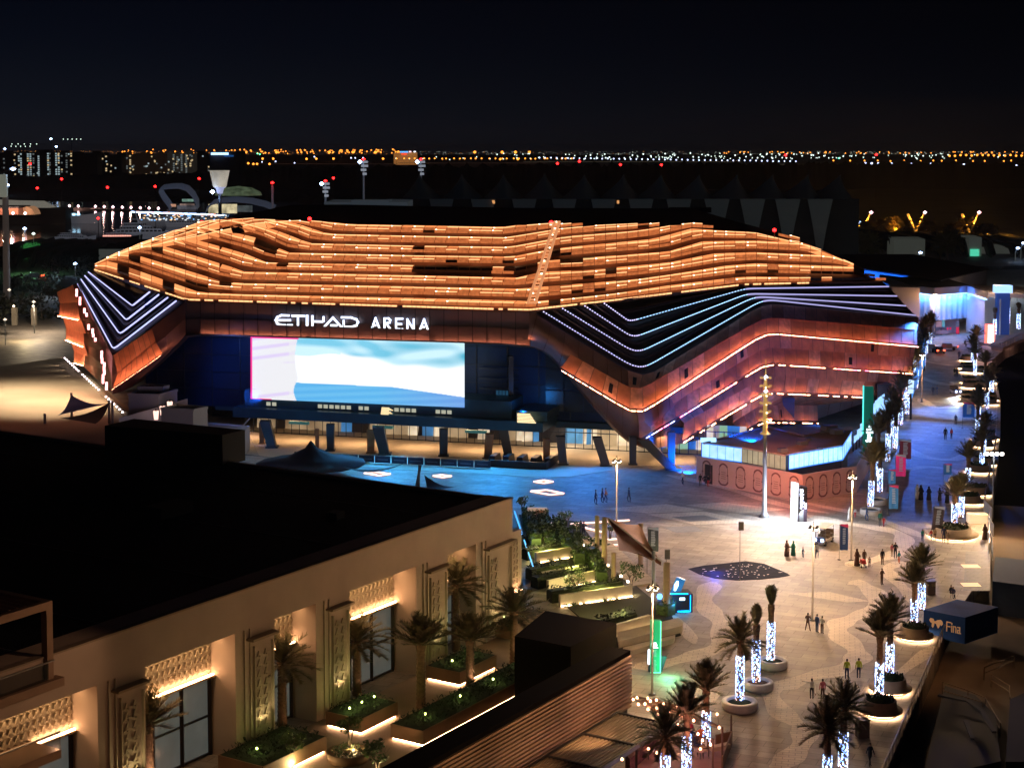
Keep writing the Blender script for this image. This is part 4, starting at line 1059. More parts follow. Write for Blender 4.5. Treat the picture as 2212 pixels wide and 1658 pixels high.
# palms on the hotel terrace
GH = 'palms along the hotel wing'
def dpalm(u, v, kind, th, lab, lit, sc=(1.35, 1.35, 1.08)):
    b = G(u, v); b.z = 0
    t = palm(0, 0, kind, th, 0, lab, GH, base=b, sc=sc); t.scale = sc
    if lit: lamp_light('SPOT', 'trunk_uplight', b + Vector((.7, -1.0, .4)), lit, (1, .6, .38), None, .08, 50, aim(b + Vector((.7, -1.0, .4)), b + Vector((0, 0, th * .6))))
    return t
dpalm(322, 1700, 'up', 4.3, 'dark palm with a pink-lit trunk in front of the second window bay', 420)
dpalm(610, 1578, 'full', 5.0, 'tall dark palm before the narrow stucco bay', 10)
dpalm(771, 1500, 'full', 4.2, 'palm in front of the bright window bay, rising from the square planter', 30)
dpalm(909, 1530, 'up', 5.0, 'tall unlit palm in the middle of the long planter', 0)
dpalm(1015, 1490, 'up', 4.1, 'palm with a brightly lit scaly trunk near the end of the long planter', 300)
dpalm(1110, 1432, 'full', 4.3, 'dark palm at the end of the terrace beside the black pavilion roof', 120)
dpalm(985, 1405, 'full', 5.6, 'tall palm close to the wall in the last wide bay', 40)
dpalm(112, 1700, 'full', 4.4, 'leftmost palm, behind the balcony rail', 10)

def leaf_ball(mb, c, r, n, s=.12, m=0, flat=.8):
    for _ in range(n):
        d = Vector((rnd.gauss(0, 1), rnd.gauss(0, 1), rnd.gauss(0, 1))).normalized(); rr = r * rnd.random() ** .4
        p = Vector(c) + Vector((d.x * rr, d.y * rr, d.z * rr * flat)); a = Vector((rnd.uniform(-1, 1), rnd.uniform(-1, 1), rnd.uniform(-1, 1))).normalized() * s; b = a.cross(Vector((rnd.uniform(-1, 1), rnd.uniform(-1, 1), rnd.uniform(-1, 1)))).normalized() * s * .5
        mb.quad(p - a, p + b, p + a, p - b, m)
def small_tree(loc, h, r, label, cat='tree', group=None, m=None, glowc=None, n=520, leaf=.13, name='small_tree'):
    t = thing(name, label, cat, tuple(loc), group); o = Vector(loc); mb = MB()
    for k in range(3):
        a = k * 2.1; top = o + Vector((math.cos(a) * r * .35, math.sin(a) * r * .35, h * .72)); mb.tube([o + Vector((math.cos(a) * .08, math.sin(a) * .08, 0)), o + Vector((math.cos(a) * .12, math.sin(a) * .12, h * .4)), top], [.07, .055, .02], 6)
        for j in range(3):
            b = a + j; mb.tube([top.lerp(o, .25), top + Vector((math.cos(b) * r * .5, math.sin(b) * r * .5, r * .3))], [.03, .01], 5)
    mb.build('trunk', m_bark, t); cr_ = MB()
    for k in range(11):
        a = rnd.uniform(0, 6.3); rr = r * rnd.uniform(.25, .8); leaf_ball(cr_, o + Vector((math.cos(a) * rr, math.sin(a) * rr, h - r * .7 + rnd.uniform(-.4, .5) * r)), r * rnd.uniform(.3, .5), n // 11, leaf)
    cr_.build('crown', m or m_bush, t)
    if glowc: lamp_light('POINT', 'tree_uplight', o + Vector((.3, -.4, .5)), glowc, (1., .75, .35), t, .1)
    return t
small_tree(G(630, 1660), 2.7, .95, 'small round tree lit from below, left one near the bottom edge', glowc=220)
small_tree(G(755, 1628), 3.0, .95, 'small tree with pink-lit twin stems in the round planter', glowc=140)
small_tree(G(814, 1690), 3.1, 1.1, 'pale green uplit tree in front of the round planter', glowc=260)
rp = thing('round_planter', 'round planter with small yellow-lit shrubs around the twin-stem tree', 'planter', tuple(G(752, 1640)))
MB().lathe([(1.45, 0), (1.6, .7), (1.45, .7), (1.4, .5), (0, .5)], G(752, 1640), 28).build('planter_wall', m_wood, rp)
mb = MB(); [leaf_ball(mb, G(752, 1640) + Vector((math.cos(a) * .9, math.sin(a) * .9, .7)), .4, 60, .09) for a in range(6)]; mb.build('shrub', m_green, rp)

# ---------------------------------------------------------------- stepped garden between the hotel and the square
gp = [G(1120, 1112), G(1250, 1128), G(1330, 1230), G(1450, 1330), G(1470, 1372), G(1335, 1405), G(1200, 1290), G(1150, 1230)]
struct('garden_bed', MB().prism([p.xy for p in gp], 0, .12, bottom=False), mat('bed_soil', (.03, .028, .02), 1.))
m_gwall = mat('garden_wall', (.5, .43, .33), .8, var=.1, scale=.8)
def hedge(p0, p1, w, h, label, m=m_green, dens=46):
    p0, p1 = Vector(p0), Vector(p1); d = (p1 - p0).normalized(); s = Vector((-d.y, d.x, 0)); L = (p1 - p0).length; mb = MB()
    for k in range(int(L * dens * max(.8, h))):
        t = rnd.random() * L; a = rnd.uniform(-1, 1); zz = rnd.random()
        if rnd.random() < .55: a = math.copysign(1, a) * rnd.uniform(.85, 1.05)
        elif rnd.random() < .8: zz = rnd.uniform(.85, 1.08)
        p = p0 + d * t + s * a * w / 2 * (1 + .12 * math.sin(t * 2.3)) + Vector((0, 0, h * zz * (1 + .08 * math.sin(t * 1.7 + 1)))); e = Vector((rnd.uniform(-1, 1), rnd.uniform(-1, 1), rnd.uniform(-1, 1))).normalized() * .2; g = e.cross(Vector((rnd.random(), rnd.random(), 1))).normalized() * .1
        mb.quad(p - e, p + g, p + e, p - g)
    mb.prism([(p0 + s * w * .42).xy, (p1 + s * w * .42).xy, (p1 - s * w * .42).xy, (p0 - s * w * .42).xy], .02, h * .86)
    o = mb.build('hedge', m); return tag(o, label, 'hedge', 'hedges of the stepped garden')
HN = ['first clipped hedge beside the blue handrail ramp', 'second clipped hedge, taller, behind the white menu board', 'third clipped hedge running down from the small tree', 'fourth clipped hedge in the middle of the garden', 'last clipped hedge next to the lit steps']
for k, (a, b) in enumerate([((1140, 1122), (1158, 1190)), ((1170, 1132), (1190, 1195)), ((1205, 1140), (1225, 1205)), ((1238, 1180), (1252, 1222)), ((1275, 1205), (1300, 1265))]): hedge(G(*a), G(*b), 1.3, 1.6, HN[k])
for k, (a, b, lt) in enumerate([((1150, 1190), (1180, 1182), 2), ((1158, 1218), (1250, 1203), 4), ((1170, 1262), (1250, 1247), 0), ((1185, 1280), (1295, 1256), 5), ((1210, 1312), (1365, 1290), 6), ((1332, 1378), (1405, 1356), 5)]):
    p, q = G(*a), G(*b); d = (q - p).normalized(); s = Vector((-d.y, d.x, 0)); s = s if s.y > 0 else -s
    t = thing('garden_wall', '%s low pale garden wall of the stepped beds, counted from the arena side' % ['first', 'second', 'third', 'fourth', 'fifth', 'sixth'][k], 'garden wall', tuple(p), 'low walls of the stepped garden')
    MB().prism([p.xy, q.xy, (q + s * .35).xy, (p + s * .35).xy], .0, 1.25).build('wall', m_gwall, t)
    MB().prism([(p + s * 1.7).xy, (q + s * 1.7).xy, (q + s * 2.9).xy, (p + s * 2.9).xy], .0, 1.0).build('bed', m_soil, t)
    if lt:
        ls = MB(); n = lt * 4
        for i in range(n):
            if rnd.random() < .25: continue
            x = p.lerp(q, (i + .1) / n) - s * .16; y = p.lerp(q, (i + .8) / n) - s * .16; ls.bar(x + Vector((0, 0, .2)), y + Vector((0, 0, .2)), .1)
        ls.build('light_strip', glow('garden_led', (1., .68, .35), 14.), t)
    mb = MB()
    for i in range(7): leaf_ball(mb, p.lerp(q, rnd.random()) - s * .5 + Vector((0, 0, .3)), .3, 26, .1)
    mb.build('small_shrub', m_green, t)
    hedge(p + s * 2.3 + Vector((0, 0, 0)), q + s * 2.3, 1.1, 1.35, 'low dark hedge behind the %s garden wall' % ['first', 'second', 'third', 'fourth', 'fifth', 'sixth'][k], mat('dark_hedge', (.018, .026, .012), .9, var=.4, scale=3), 34)
small_tree(G(1128, 1117), 2.6, .8, 'thin young tree at the hotel corner, against the blue-lit paving', n=160)
small_tree(G(1222, 1152), 2.9, 1.0, 'dark young tree above the third clipped hedge', n=200)
small_tree(G(1240, 1168), 2.3, .8, 'second dark young tree, close to the walking couple', n=160)
small_tree(G(1362, 1285), 3.3, 1.3, 'yellow-lit spreading tree beside the lit steps', n=330, glowc=90)
small_tree(G(1240, 1290), 3.0, 1.4, 'dark leafy tree above the fourth garden wall', n=360)
small_tree(G(1317, 1166), 1.9, .6, 'small shrub-like tree between the tall posts', n=120)
hedge(G(1238, 1168), G(1310, 1190), 1.0, .9, 'low amber-tinted hedge behind the lit steps')
hedge(G(1425, 1325), G(1450, 1330), 1.6, 1.2, 'short round hedge at the tip of the garden')
lamp_light('POINT', 'hedge_fill', G(1180, 1180, 1.6), 700, (.9, .8, .2), None, .2)  # bare point fills added here and below to brighten the hedges
lamp_light('POINT', 'hedge_fill', G(1245, 1215, 1.8), 700, (.9, .8, .2), None, .2)
for u_, v_ in ((1225, 1245), (1290, 1300), (1340, 1310), (1160, 1160)): lamp_light('POINT', 'hedge_fill', G(u_, v_, 1.9), 330, (1., .85, .35), None, .2)
lamp_light('POINT', 'hedge_fill', G(1295, 1255, 1.8), 500, (.9, .8, .2), None, .2)
# tip of the garden: curved concrete upstand
mb = MB(); mb.prism([G(1335, 1402).xy, G(1472, 1368).xy, G(1475, 1360).xy, G(1465, 1350).xy, G(1333, 1382).xy], 0, .75)
tag(mb.build('retaining_wall', m_gwall), 'curved concrete upstand at the lower tip of the garden', 'wall')
mb = MB(); mb.prism([G(1345, 1420).xy, G(1455, 1388).xy, G(1458, 1380).xy, G(1345, 1408).xy], 0, .45)
tag(mb.build('stone_bench', m_gwall), 'long low stone bench below the garden tip', 'bench')
# lit steps
st = thing('garden_steps', 'flight of pale steps with small lights between the garden and the shade sail', 'steps', tuple(G(1290, 1240)))
mb = MB(); sl = MB(); a0, b0 = G(1255, 1178), G(1365, 1268)
for k in range(16):
    p = a0.lerp(b0, k / 16); q = p + Vector((2.6, 1.4, 0)); r_ = a0.lerp(b0, (k + 1) / 16); s_ = r_ + Vector((2.6, 1.4, 0))
    mb.prism([p.xy, q.xy, s_.xy, r_.xy], .0, .14 + .08 * (16 - k) * .5)
    if k % 2: sl.box(p + Vector((-.1, -.1, .35)), (.22, .22, .16))
mb.build('step_blocks', m_gwall, st); sl.build('step_light', glow('step_lamp', (1., .75, .55), 14.), st)
# ---------------------------------------------------------------- furniture of the square and promenade
m_white = mat('white_planter', (.62, .57, .50), .6, var=.08, scale=2)
m_tanp = mat('tan_planter', (.38, .27, .17), .8, var=.12, scale=2)
m_post = mat('lamp_post_metal', (.16, .14, .125), .4, .6)
m_palem = mat('pale_metal', (.36, .39, .44), .4, .4)
m_lamp = glow('lamp_head_light', (1., .86, .66), 28.)
m_ringled = glow('ring_led', (1., .62, .36), 26.)
m_grass = mat('planter_grass', (.03, .045, .015), 1., var=.4, scale=4)
for k, (u, v, r, lab) in enumerate([(1597, 1530, 1.42, 'widest white ring planter, nearest of the three around the big palm'), (1636, 1487, 1.28, 'middle white ring planter of the three, with reddish soil'), (1668, 1440, 1.28, 'white ring planter farthest back of the three'), (1881, 1110, 1.35, 'white ring planter at the near end of the palm row beside the arena'), (1894, 1088, 1.35, 'white ring planter, second in the palm row beside the arena')]):
    c = G(u, v); t = thing('ring_planter', lab, 'planter', tuple(c), 'white ring planters')
    MB().lathe([(r * .92, 0), (r, .15), (r, .62), (r * .97, .68), (r * .72, .68), (r * .69, .6), (r * .69, .4)], c, 36).build('planter_wall', m_white, t)
    MB().lathe([(r * .7, .3), (r * .68, .5), (0, .56)], c, 20).build('soil', mat('reddish_soil', (.12, .06, .03), 1.) if k == 1 else m_grass, t)
def ring_planter(c, r, label, tan=True, light=0, group='round planters with a glowing ring'):
    t = thing('lit_planter', label, 'planter', tuple(c), group)
    MB().lathe([(r * .78, .0), (r * .78, .28)], c, 28).build('plinth', m_tanp, t)
    MB().lathe([(r, .28), (r, .42), (r * .76, .45), (r * .72, 1.15), (r * .64, 1.15), (r * .64, .9)], c, 32).build('planter_wall', m_tanp, t)
    g = MB(); g.lathe([(r * .65, .8), (r * .6, 1.15), (0, 1.3)], c, 18)
    for _ in range(90):
        a = rnd.uniform(0, 6.3); q = Vector(c) + Vector((math.cos(a), math.sin(a), 0)) * r * .62 * rnd.random() ** .5 + Vector((0, 0, 1.15 + rnd.random() * .15)); e = Vector((rnd.uniform(-.1, .1), rnd.uniform(-.1, .1), .2)); w = Vector((.05, 0, 0)); g.quad(q - w, q + w, q + w + e, q - w + e)
    g.build('grass', m_grass, t)
    MB().lathe([(r * .80, .20), (r * .90, .20), (r * .90, .27), (r * .8, .27)], c, 32).build('ring_light', m_ringled, t)
    return t
pr = ring_planter(G(1900, 1540), 1.75, 'lit round planter nearest the glass railing, first of the row')
dup(pr, tuple(G(1922, 1492)), 0, 'lit round planter second in the row along the glass railing')
dup(pr, tuple(G(1974, 1378)), 0, 'lit round planter in front of the blue box with the map emblem')
t12 = dup(pr, tuple(G(2055, 1158)), 0, 'wide lit planter with a bright green top where people gather', sc=(1.7, 1.7, 1))
LPn = [(2124, 951), (2120, 965), (2124, 1003), (2113, 1020), (2110, 1068), (2091, 1087), (2090, 780), (2088, 797), (2093, 805), (2121, 806), (2092, 828), (2095, 838), (2124, 838), (2132, 828), (2091, 862), (2134, 864), (2133, 874), (2092, 872), (2131, 948)]
for k, (u, v) in enumerate(LPn):
    nth = ['first', 'second', 'third', 'fourth', 'fifth', 'sixth', 'seventh', 'eighth', 'ninth', 'tenth', 'eleventh', 'twelfth', 'thirteenth', 'fourteenth', 'fifteenth', 'sixteenth', 'seventeenth', 'eighteenth', 'nineteenth']
    order = sorted(range(len(LPn)), key=lambda i: -LPn[i][1]).index(k)
    dup(pr, tuple(G(u, v)), 0, 'lit round planter %s from the camera beyond the seated group, beside the water' % nth[order], sc=(1.15, 1.15, 1))

# four-headed lamp posts
def lamp_post(u, v, h, label, e=3000, color=WARM, heads=True):
    b = G(u, v); t = thing('lamp_post', label, 'lamp post', tuple(b), 'four-headed lamp posts')
    mb = MB(); mb.lathe([(.3, 0), (.3, .06), (.11, .1), (.075, h)], b, 10); mb.build('pole', m_post, t)
    for k in range(4):
        a = k * math.pi / 2 + .5; d = Vector((math.cos(a), math.sin(a), 0)); c = b + Vector((0, 0, h - .1)) + d * .42
        ar = MB(); ar.bar(b + Vector((0, 0, h - .05)), c + Vector((0, 0, .12)), .06); ar.lathe([(.05, .26), (.13, .22), (.17, .0), (.15, .0)], c - Vector((0, 0, .05)), 10); hd = ar.build('lamp_head', m_post, t)
        MB().lathe([(0, -.14), (.14, -.1), (.16, -.02), (0, .0)], c, 10).build('bulb', m_lamp, hd)
    MB().lathe([(.05, 0), (.05, .5), (.0, .55)], b + Vector((0, 0, h)), 6).build('finial', m_post, t)
    lamp_light('POINT', 'lamp_glow', b + Vector((0, 0, h - .5)), e, color, t, .25)
    return t
lamp_post(1408, 1499, 8.9, 'lamp post standing before the green totem', 4200)
lamp_post(1754, 1339, 8.9, 'lamp post beside the three people standing in the middle of the square', 4600)
lamp_post(1838, 1209, 9.2, 'lamp post near the family with the stroller', 5200)
lamp_post(1331, 1162, 9.0, 'lamp post left of the shade sail, in front of the entrance', 3200)
lamp_post(2017, 729, 10.5, 'distant lamp post before the blue-lit building', 3500)
lamp_post(1990, 868, 8.5, 'half-hidden lamp post behind the arena corner', 3500)
for (u, v, e, c, r) in ((2133, 1120, 9000, (1, .74, .45), 0),): pass
# tall bar of floodlights by the railing
fb = thing('floodlight_mast', 'slim mast with a horizontal bar of four white floodlights by the water', 'lamp post', tuple(G(2143, 1120)))
b = G(2143, 1120); H = hz(b, 979)
MB().lathe([(.12, 0), (.09, H)], b, 8).build('pole', m_palem, fb)
mb = MB(); mb.bar(b + Vector((-1.1, 0, H)), b + Vector((1.1, 0, H)), .1); mb.build('crossbar', m_post, fb)
for k in range(4):
    c = b + Vector((-.9 + k * .6, -.1, H)); m_ = MB(); m_.box(c, (.42, .2, .34)); hd = m_.build('lamp_head', m_post, fb); m_ = MB(); m_.box(c + Vector((0, -.14, -.02)), (.36, .06, .28)); m_.build('bulb', glow('white_flood', (1, .95, .9), 40.), hd)
lamp_light('SPOT', 'flood_beam', b + Vector((0, -.5, H)), 15000, (1, .66, .38), fb, .3, 130, aim(b + Vector((0, 0, H)), G(2040, 1260)))

# slender decorated mast
mt = thing('light_mast', 'tall white mast whose upper half is gold with tiers of small spotlights', 'mast', tuple(G(1650, 1116)))
b = G(1650, 1116); z1, z2 = hz(b, 937), hz(b, 792)
MB().lathe([(.7, 0), (.38, .5), (.26, 1.), (.24, z1)], b, 20).build('lower_pole', m_palem, mt)
MB().lathe([(.62, z1), (.62, z1 + .12), (.3, z1 + .3), (.24, z2 - 2.2), (.08, z2 - .4), (.05, z2 + .9)], b, 16).build('upper_pole', mat('gold_pole', (.55, .38, .12), .4, .5, em=(1., .62, .2), es=.30), mt)
for k in range(6):
    z = z1 + 1.6 + k * (z2 - z1 - 2.) / 6; m_ = MB(); m_.lathe([(.3, 0), (.34, .1), (.3, .2)], b + Vector((0, 0, z)), 12)
    for j in range(6):
        a = j * 1.047 + k * .3; c = b + Vector((math.cos(a) * .62, math.sin(a) * .62, z + .12)); m_.bar(b + Vector((0, 0, z + .1)), c, .06); m_.box(c, (.26, .2, .2), a)
    rg = m_.build('spotlight_tier', mat('gold_fitting', (.5, .33, .1), .4, .5, em=(1., .6, .2), es=.35), mt)
    m_ = MB(); m_.lathe([(0, -.1), (.14, 0), (0, .12)], b + Vector((rnd.uniform(-.2, .2), -.45, z)), 8); m_.build('lens', glow('gold_lens', (1., .85, .55), 5.), rg)
for z, c in ((z2 - 1.2, 1), (z2 - 2.9, 1)): MB().lathe([(0, -.2), (.24, 0), (0, .2)], b + Vector((0, -.25, z)), 10).build('beacon', glow('blue_white_beacon', (.45, .6, 1.), 16.), mt)
lamp_light('SPOT', 'mast_flood', b + Vector((.8, -.8, z1 + 3)), 10000, (.86, .82, 1.), mt, .4, 62, aim(b + Vector((0, 0, z1 + 3)), G(1672, 1136)))
lamp_light('SPOT', 'mast_flood', b + Vector((-.8, -.8, z1 + 3)), 17000, (1, .76, .60), mt, .4, 90, aim(b + Vector((0, 0, z1 + 3)), G(1540, 1180)))
lamp_light('SPOT', 'mast_flood', b + Vector((.8, -.8, z1 + 4)), 18000, (1, .76, .60), mt, .4, 80, aim(b + Vector((0, 0, z1 + 3)), G(1820, 1180)))
lamp_light('SPOT', 'mast_flood', b + Vector((.5, -.3, z1 + 2.)), 16000, (1, .25, .16), mt, .3, 80, aim(b + Vector((0, 0, z1 + 2)), G(1660, 1050, 2)))
lamp_light('SPOT', 'mast_flood', b + Vector((0, -.8, z1 + 4)), 14000, (1, .60, .33), mt, .4, 100, aim(b + Vector((0, 0, z1 + 3)), G(1640, 1330)))

# ---- kiosk pavilion behind an arched hoarding
kc, kl, kr, kb = G(1732.5, 1083), G(1504, 1040), G(1849, 1063), G(1878, 1012); hh = hz(kc, 1024.5)
m_hoard = mat('pink_hoarding', (.68, .44, .38), .6, var=.06, scale=.6); m_arch = mat('hoarding_print', (.22, .09, .09), .7)
ho = thing('arched_hoarding', 'pink hoarding printed with a row of pointed arch outlines round the kiosk', 'hoarding', tuple(kc))
mb = MB(); y = Vector((0, .25, 0))
mb.prism([kl.xy, kc.xy, kr.xy, kb.xy, (kb + Vector((-.2, .3, 0))).xy, (kr + y).xy, (kc + y).xy, (kl + y).xy], 0, hh); mb.build('panel_wall', m_hoard, ho)
def arch(p0, d, w, h, base):
    mb = MB(); nrm = Vector((d.y, -d.x, 0)); nrm = nrm if nrm.y < 0 else -nrm; pts = []
    for k in range(9): a = math.pi * (1 - k / 8); pts.append((w * .5 * math.cos(a) * (1 - .15 * math.sin(a)), h * .72 + h * .28 * math.sin(a) ** .8))
    full = [(-w * .42, h * .06), (-w * .52, h * .16), (-w * .50, h * .45), (-w * .44, h * .5)] + pts + [(w * .44, h * .5), (w * .5, h * .45), (w * .52, h * .16), (w * .42, h * .06), (w * .2, 0), (-w * .2, 0), (-w * .42, h * .06)]
    for (a, b_), (c, e_) in zip(full, full[1:]):
        mb.bar(p0 + d * a + nrm * .04 + Vector((0, 0, base + b_)), p0 + d * c + nrm * .04 + Vector((0, 0, base + e_)), .04, .2)
    for k in range(4): mb.bar(p0 + d * (-w * .25) + nrm * .03 + Vector((0, 0, base + h * (.3 + .1 * k))), p0 + d * (w * .25) + nrm * .03 + Vector((0, 0, base + h * (.3 + .1 * k))), .02, .05)
    return mb
d1 = (kc - kl).normalized(); L1 = (kc - kl).length
for k in range(6): arch(kl + d1 * (L1 * (.10 + .165 * k)), d1, 1.45, hh * .8, hh * .08).build('arch_print', m_arch, ho)
d2 = (kr - kc).normalized(); L2 = (kr - kc).length
for k in range(4): arch(kc + d2 * (L2 * (.12 + .25 * k)), d2, 1.35, hh * .8, hh * .08).build('arch_print', m_arch, ho)
mb = MB(); q0 = kl + d1 * 1.4; mb.prism([(q0 + Vector((0, -.06, 0))).xy, (q0 + d1 * 1.3 + Vector((0, -.06, 0))).xy, (q0 + d1 * 1.3).xy, q0.xy], .05, 2.6); mb.build('doorway', m_wframe, ho)
ki = thing('kiosk', 'low flat-roofed kiosk ringed by a glowing blue-white glass band', 'kiosk', tuple(G(1697, 1015, 3)))
KZ0, KZ1 = 3.35, 5.3
kp = [G(1515.5, 955, KZ1), G(1602, 966, KZ1), G(1697, 983, KZ1), G(1704, 980.5, KZ1), G(1819.5, 961, KZ1), G(1838.5, 931, KZ1), G(1760, 917, KZ1), G(1640, 925, KZ1)]
MB().prism([(p.x, p.y) for p in kp], KZ1 - .12, KZ1 + .06).build('roof', mat('brown_flat_roof', (.5, .38, .30), .9, var=.2, scale=.3), ki)
MB().prism([(p.x * .998, p.y + .5) for p in kp[:1]] + [(p.x, p.y + .5) for p in kp[1:5]] + [(kp[5].x - .5, kp[5].y), kp[6].xy, kp[7].xy], 0, KZ1 - .12).build('wall', m_wframe, ki)
m_kw = [mat('glow_glass', (.3, .35, .4), .2, em=(.30, .58, 1.), es=1.5, emvar=.25, scale=1.4), mat('glow_glass_edge', (.05, .1, .2), .3, em=(.02, .22, 1.), es=1.1), mat('olive_glass', (.25, .25, .18), .2, em=(.62, .60, .38), es=.42, emvar=.3, scale=.8)]
for (a, b_, k, n) in ((0, 1, 0, 5), (1, 2, 2, 8), (3, 4, 0, 11), (4, 5, 0, 5)):
    A, B = kp[a], kp[b_]; mb = MB()
    for i in range(n):
        p, q = A.lerp(B, (i + .03) / n), A.lerp(B, (i + .97) / n); dn = Vector((0, 0, KZ0 - KZ1 + .05)); up = Vector((0, 0, -.15))
        mb.quad(p + dn, q + dn, q + up, p + up, k)
        mb.bar(A.lerp(B, i / n) + dn, A.lerp(B, i / n) + up, .06, m=1 if k == 0 else 3)
    if k == 0: mb.bar(A + Vector((0, -.03, KZ0 - KZ1)), B + Vector((0, -.03, KZ0 - KZ1)), .12, m=1); mb.bar(A + Vector((0, -.03, -.1)), B + Vector((0, -.03, -.1)), .1, m=1)
    mb.build('glass_band', m_kw + [m_wframe], ki)
mb = MB(); c = G(1590, 975, 0); mb.prism([kp[1].xy, kp[2].xy, (kp[2] + Vector((0, .5, 0))).xy, (kp[1] + Vector((0, .5, 0))).xy], KZ0 - .25, KZ0 - .05); mb.build('sill', m_palem, ki)
mb = MB(); mb.bar(G(1520, 957, KZ1 + .1), G(1640, 925, KZ1 + .1), .25); mb.bar(G(1660, 922, KZ1 + .1), G(1734, 941, KZ1 + .1), .3); mb.bar(G(1734, 941, KZ1 + .1), G(1815, 926, KZ1 + .1), .25)
mb.build('roof_upstand', m_palem, ki)
for k, (u, v, s) in enumerate([(1732, 956, 1.), (1690, 972, .9), (1745, 948, .6), (1790, 925, 1.5), (1806, 932, 1.2), (1650, 935, .6), (1770, 968, .5)]):
    MB().box(G(u, v, KZ1 + .3 * s), (s * 1.2, s, s * .6), .4).build('roof_unit', mat('roof_unit_grey', (.2, .22, .25), .6), ki)
MB().box(kp[0] + Vector((.9, .3, .25)), (2.0, .8, .5)).build('glow_cap', glow('pale_blue_glow', (.3, .6, 1.), 2.2), ki)
lamp_light('SPOT', 'roof_flood', kp[0] + Vector((1., .5, .9)), 260, (.0, .2, 1.), ki, .2, 60, aim(kp[0] + Vector((1, .5, .9)), G(1700, 955, KZ1)))
lamp_light('POINT', 'roof_fill', G(1690, 950, KZ1 + 3.5), 420, (1, .72, .5), ki, .3)  # point fill added above the kiosk roof, no fitting there
lamp_light('AREA', 'glass_glow', (kp[3] + kp[4]) / 2 + Vector((.2, -.8, -1.)), 160, (.2, .5, 1.), ki, (10, 1.5), rot=(R(100), 0, math.atan2((kp[4] - kp[3]).y, (kp[4] - kp[3]).x)))

# blue-white glowing fin wall beyond the kiosk
fw = thing('glowing_fin_wall', 'curved wall of glowing blue-white fins beside the palm row', 'wall', tuple(G(1850, 980)))
mb = MB(); mb2 = MB(); pa, pb_ = G(1842, 975), G(1922, 915)
for k in range(13):
    p = pa.lerp(pb_, k / 13); q = pa.lerp(pb_, (k + .9) / 13); z0_, z1_ = 1.2 + 1.2 * k / 13, 2.2 + 3.4 * math.sin(min(1, k / 9) * 1.57) - (1.2 if k > 9 else 0)
    mb.quad(p + Vector((0, 0, z0_)), q + Vector((0, 0, z0_)), q + Vector((.3, -.3, z1_ + .3)), p + Vector((0, 0, z1_)), 0)
    mb2.bar(p + Vector((0, .05, .0)), p + Vector((0, .05, z1_)), .15)
mb.build('glowing_fin', m_kw[0], fw); mb2.build('fin_post', m_wframe, fw)
gt = thing('green_totem_far', 'slim green totem with a white lit panel at the end of the fin wall', 'totem', tuple(G(1870, 985)))
gt.name = 'green_totem'
b = G(1873, 985); MB().box((b.x, b.y, 5.4), (1.4, .5, 9.6)).build('panel', mat('teal_totem', (.0, .10, .07), .4, em=(.0, .35, .25), es=.22), gt)
MB().box((b.x - .75, b.y - .1, 6.8), (.1, .5, 7.0)).build('light_strip', glow('mint_edge', (.1, .9, .8), 1.4), gt)
mb = MB(); [mb.box((b.x + .1 + .1 * (k % 2), b.y - .32, 2.3 + k * .42), (1.0 - .3 * (k % 3), .06, .3)) for k in range(6)]; mb.build('lettering', glow('white_lettering', (.8, .95, 1.), 3.), gt)
wp = thing('lit_wall_panel', 'tall glowing white panel hung on the arena corner', 'light panel', tuple(Q(1965, 830, 262)))
mb = MB(); qs = [Q(1960, 850, 262), Q(1972, 849, 262), Q(1974, 822, 262), Q(1963, 820, 262)]; mb.add([*qs, *[q + Vector((0, .3, 0)) for q in qs]], [(0, 1, 2, 3), (7, 6, 5, 4), (0, 4, 5, 1), (1, 5, 6, 2), (2, 6, 7, 3), (3, 7, 4, 0)]); mb.build('panel', glow('pale_panel_glow', (.55, .75, 1.), 1.4), wp)
mb = MB(); mb.bar(Q(1966, 850, 262.4), Q(1966, 905, 262.4), .3); mb.build('post', m_wframe, wp)
bl = thing('blue_edge_wall', 'long blue-lit parapet running from the arena corner to the palm row', 'wall', tuple(Q(1990, 800, 280)))
mb = MB(); A, B = G(1966, 880), G(1996, 800); mb.quad(A + Vector((0, 0, 1)), B + Vector((0, 0, 1)), B + Vector((0, 0, 6.6)), A + Vector((0, 0, 4.0)), 0); mb.bar(A + Vector((0, .2, 0)), A + Vector((0, .2, 3.8)), .3, m=1); mb.bar(B + Vector((0, .2, 0)), B + Vector((0, .2, 5.8)), .3, m=1); mb.build('panel', [mat('blue_lit_panel', (.05, .1, .3), em=(.05, .32, 1.), es=.75, emvar=.5, scale=.15), m_wframe], bl)

# ---- twin totem screen
tt = thing('twin_totem', 'pair of tall totems, one glowing white and one black with blue-white script', 'totem', tuple(G(1725, 1135)))
P = lambda u, v, Y: Q(u, v, Y)
Yt = 190.5
def slab(pts, Y, th, name, m, par):
    mb = MB(); f = [Q(u, v, Y) for u, v in pts]; r_ = [p + Vector((0, th, 0)) for p in f]; n = len(pts)
    mb.add(f + r_, [tuple(range(n)), tuple(range(2 * n - 1, n - 1, -1))] + [(i, n + i, n + (i + 1) % n, (i + 1) % n) for i in range(n)]); return mb.build(name, m, par)
slab([(1708, 1122), (1722, 1127), (1724, 1044), (1709.5, 1041)], Yt + .6, .4, 'white_screen', glow('white_screen_light', (.88, .93, 1.), 3.2), tt)
slab([(1722, 1140), (1742, 1140), (1743, 1052), (1725.5, 1049)], Yt, .6, 'black_panel', mat('black_panel', (.03, .02, .03), .4), tt)
mb = MB(); rr = random.Random(3)
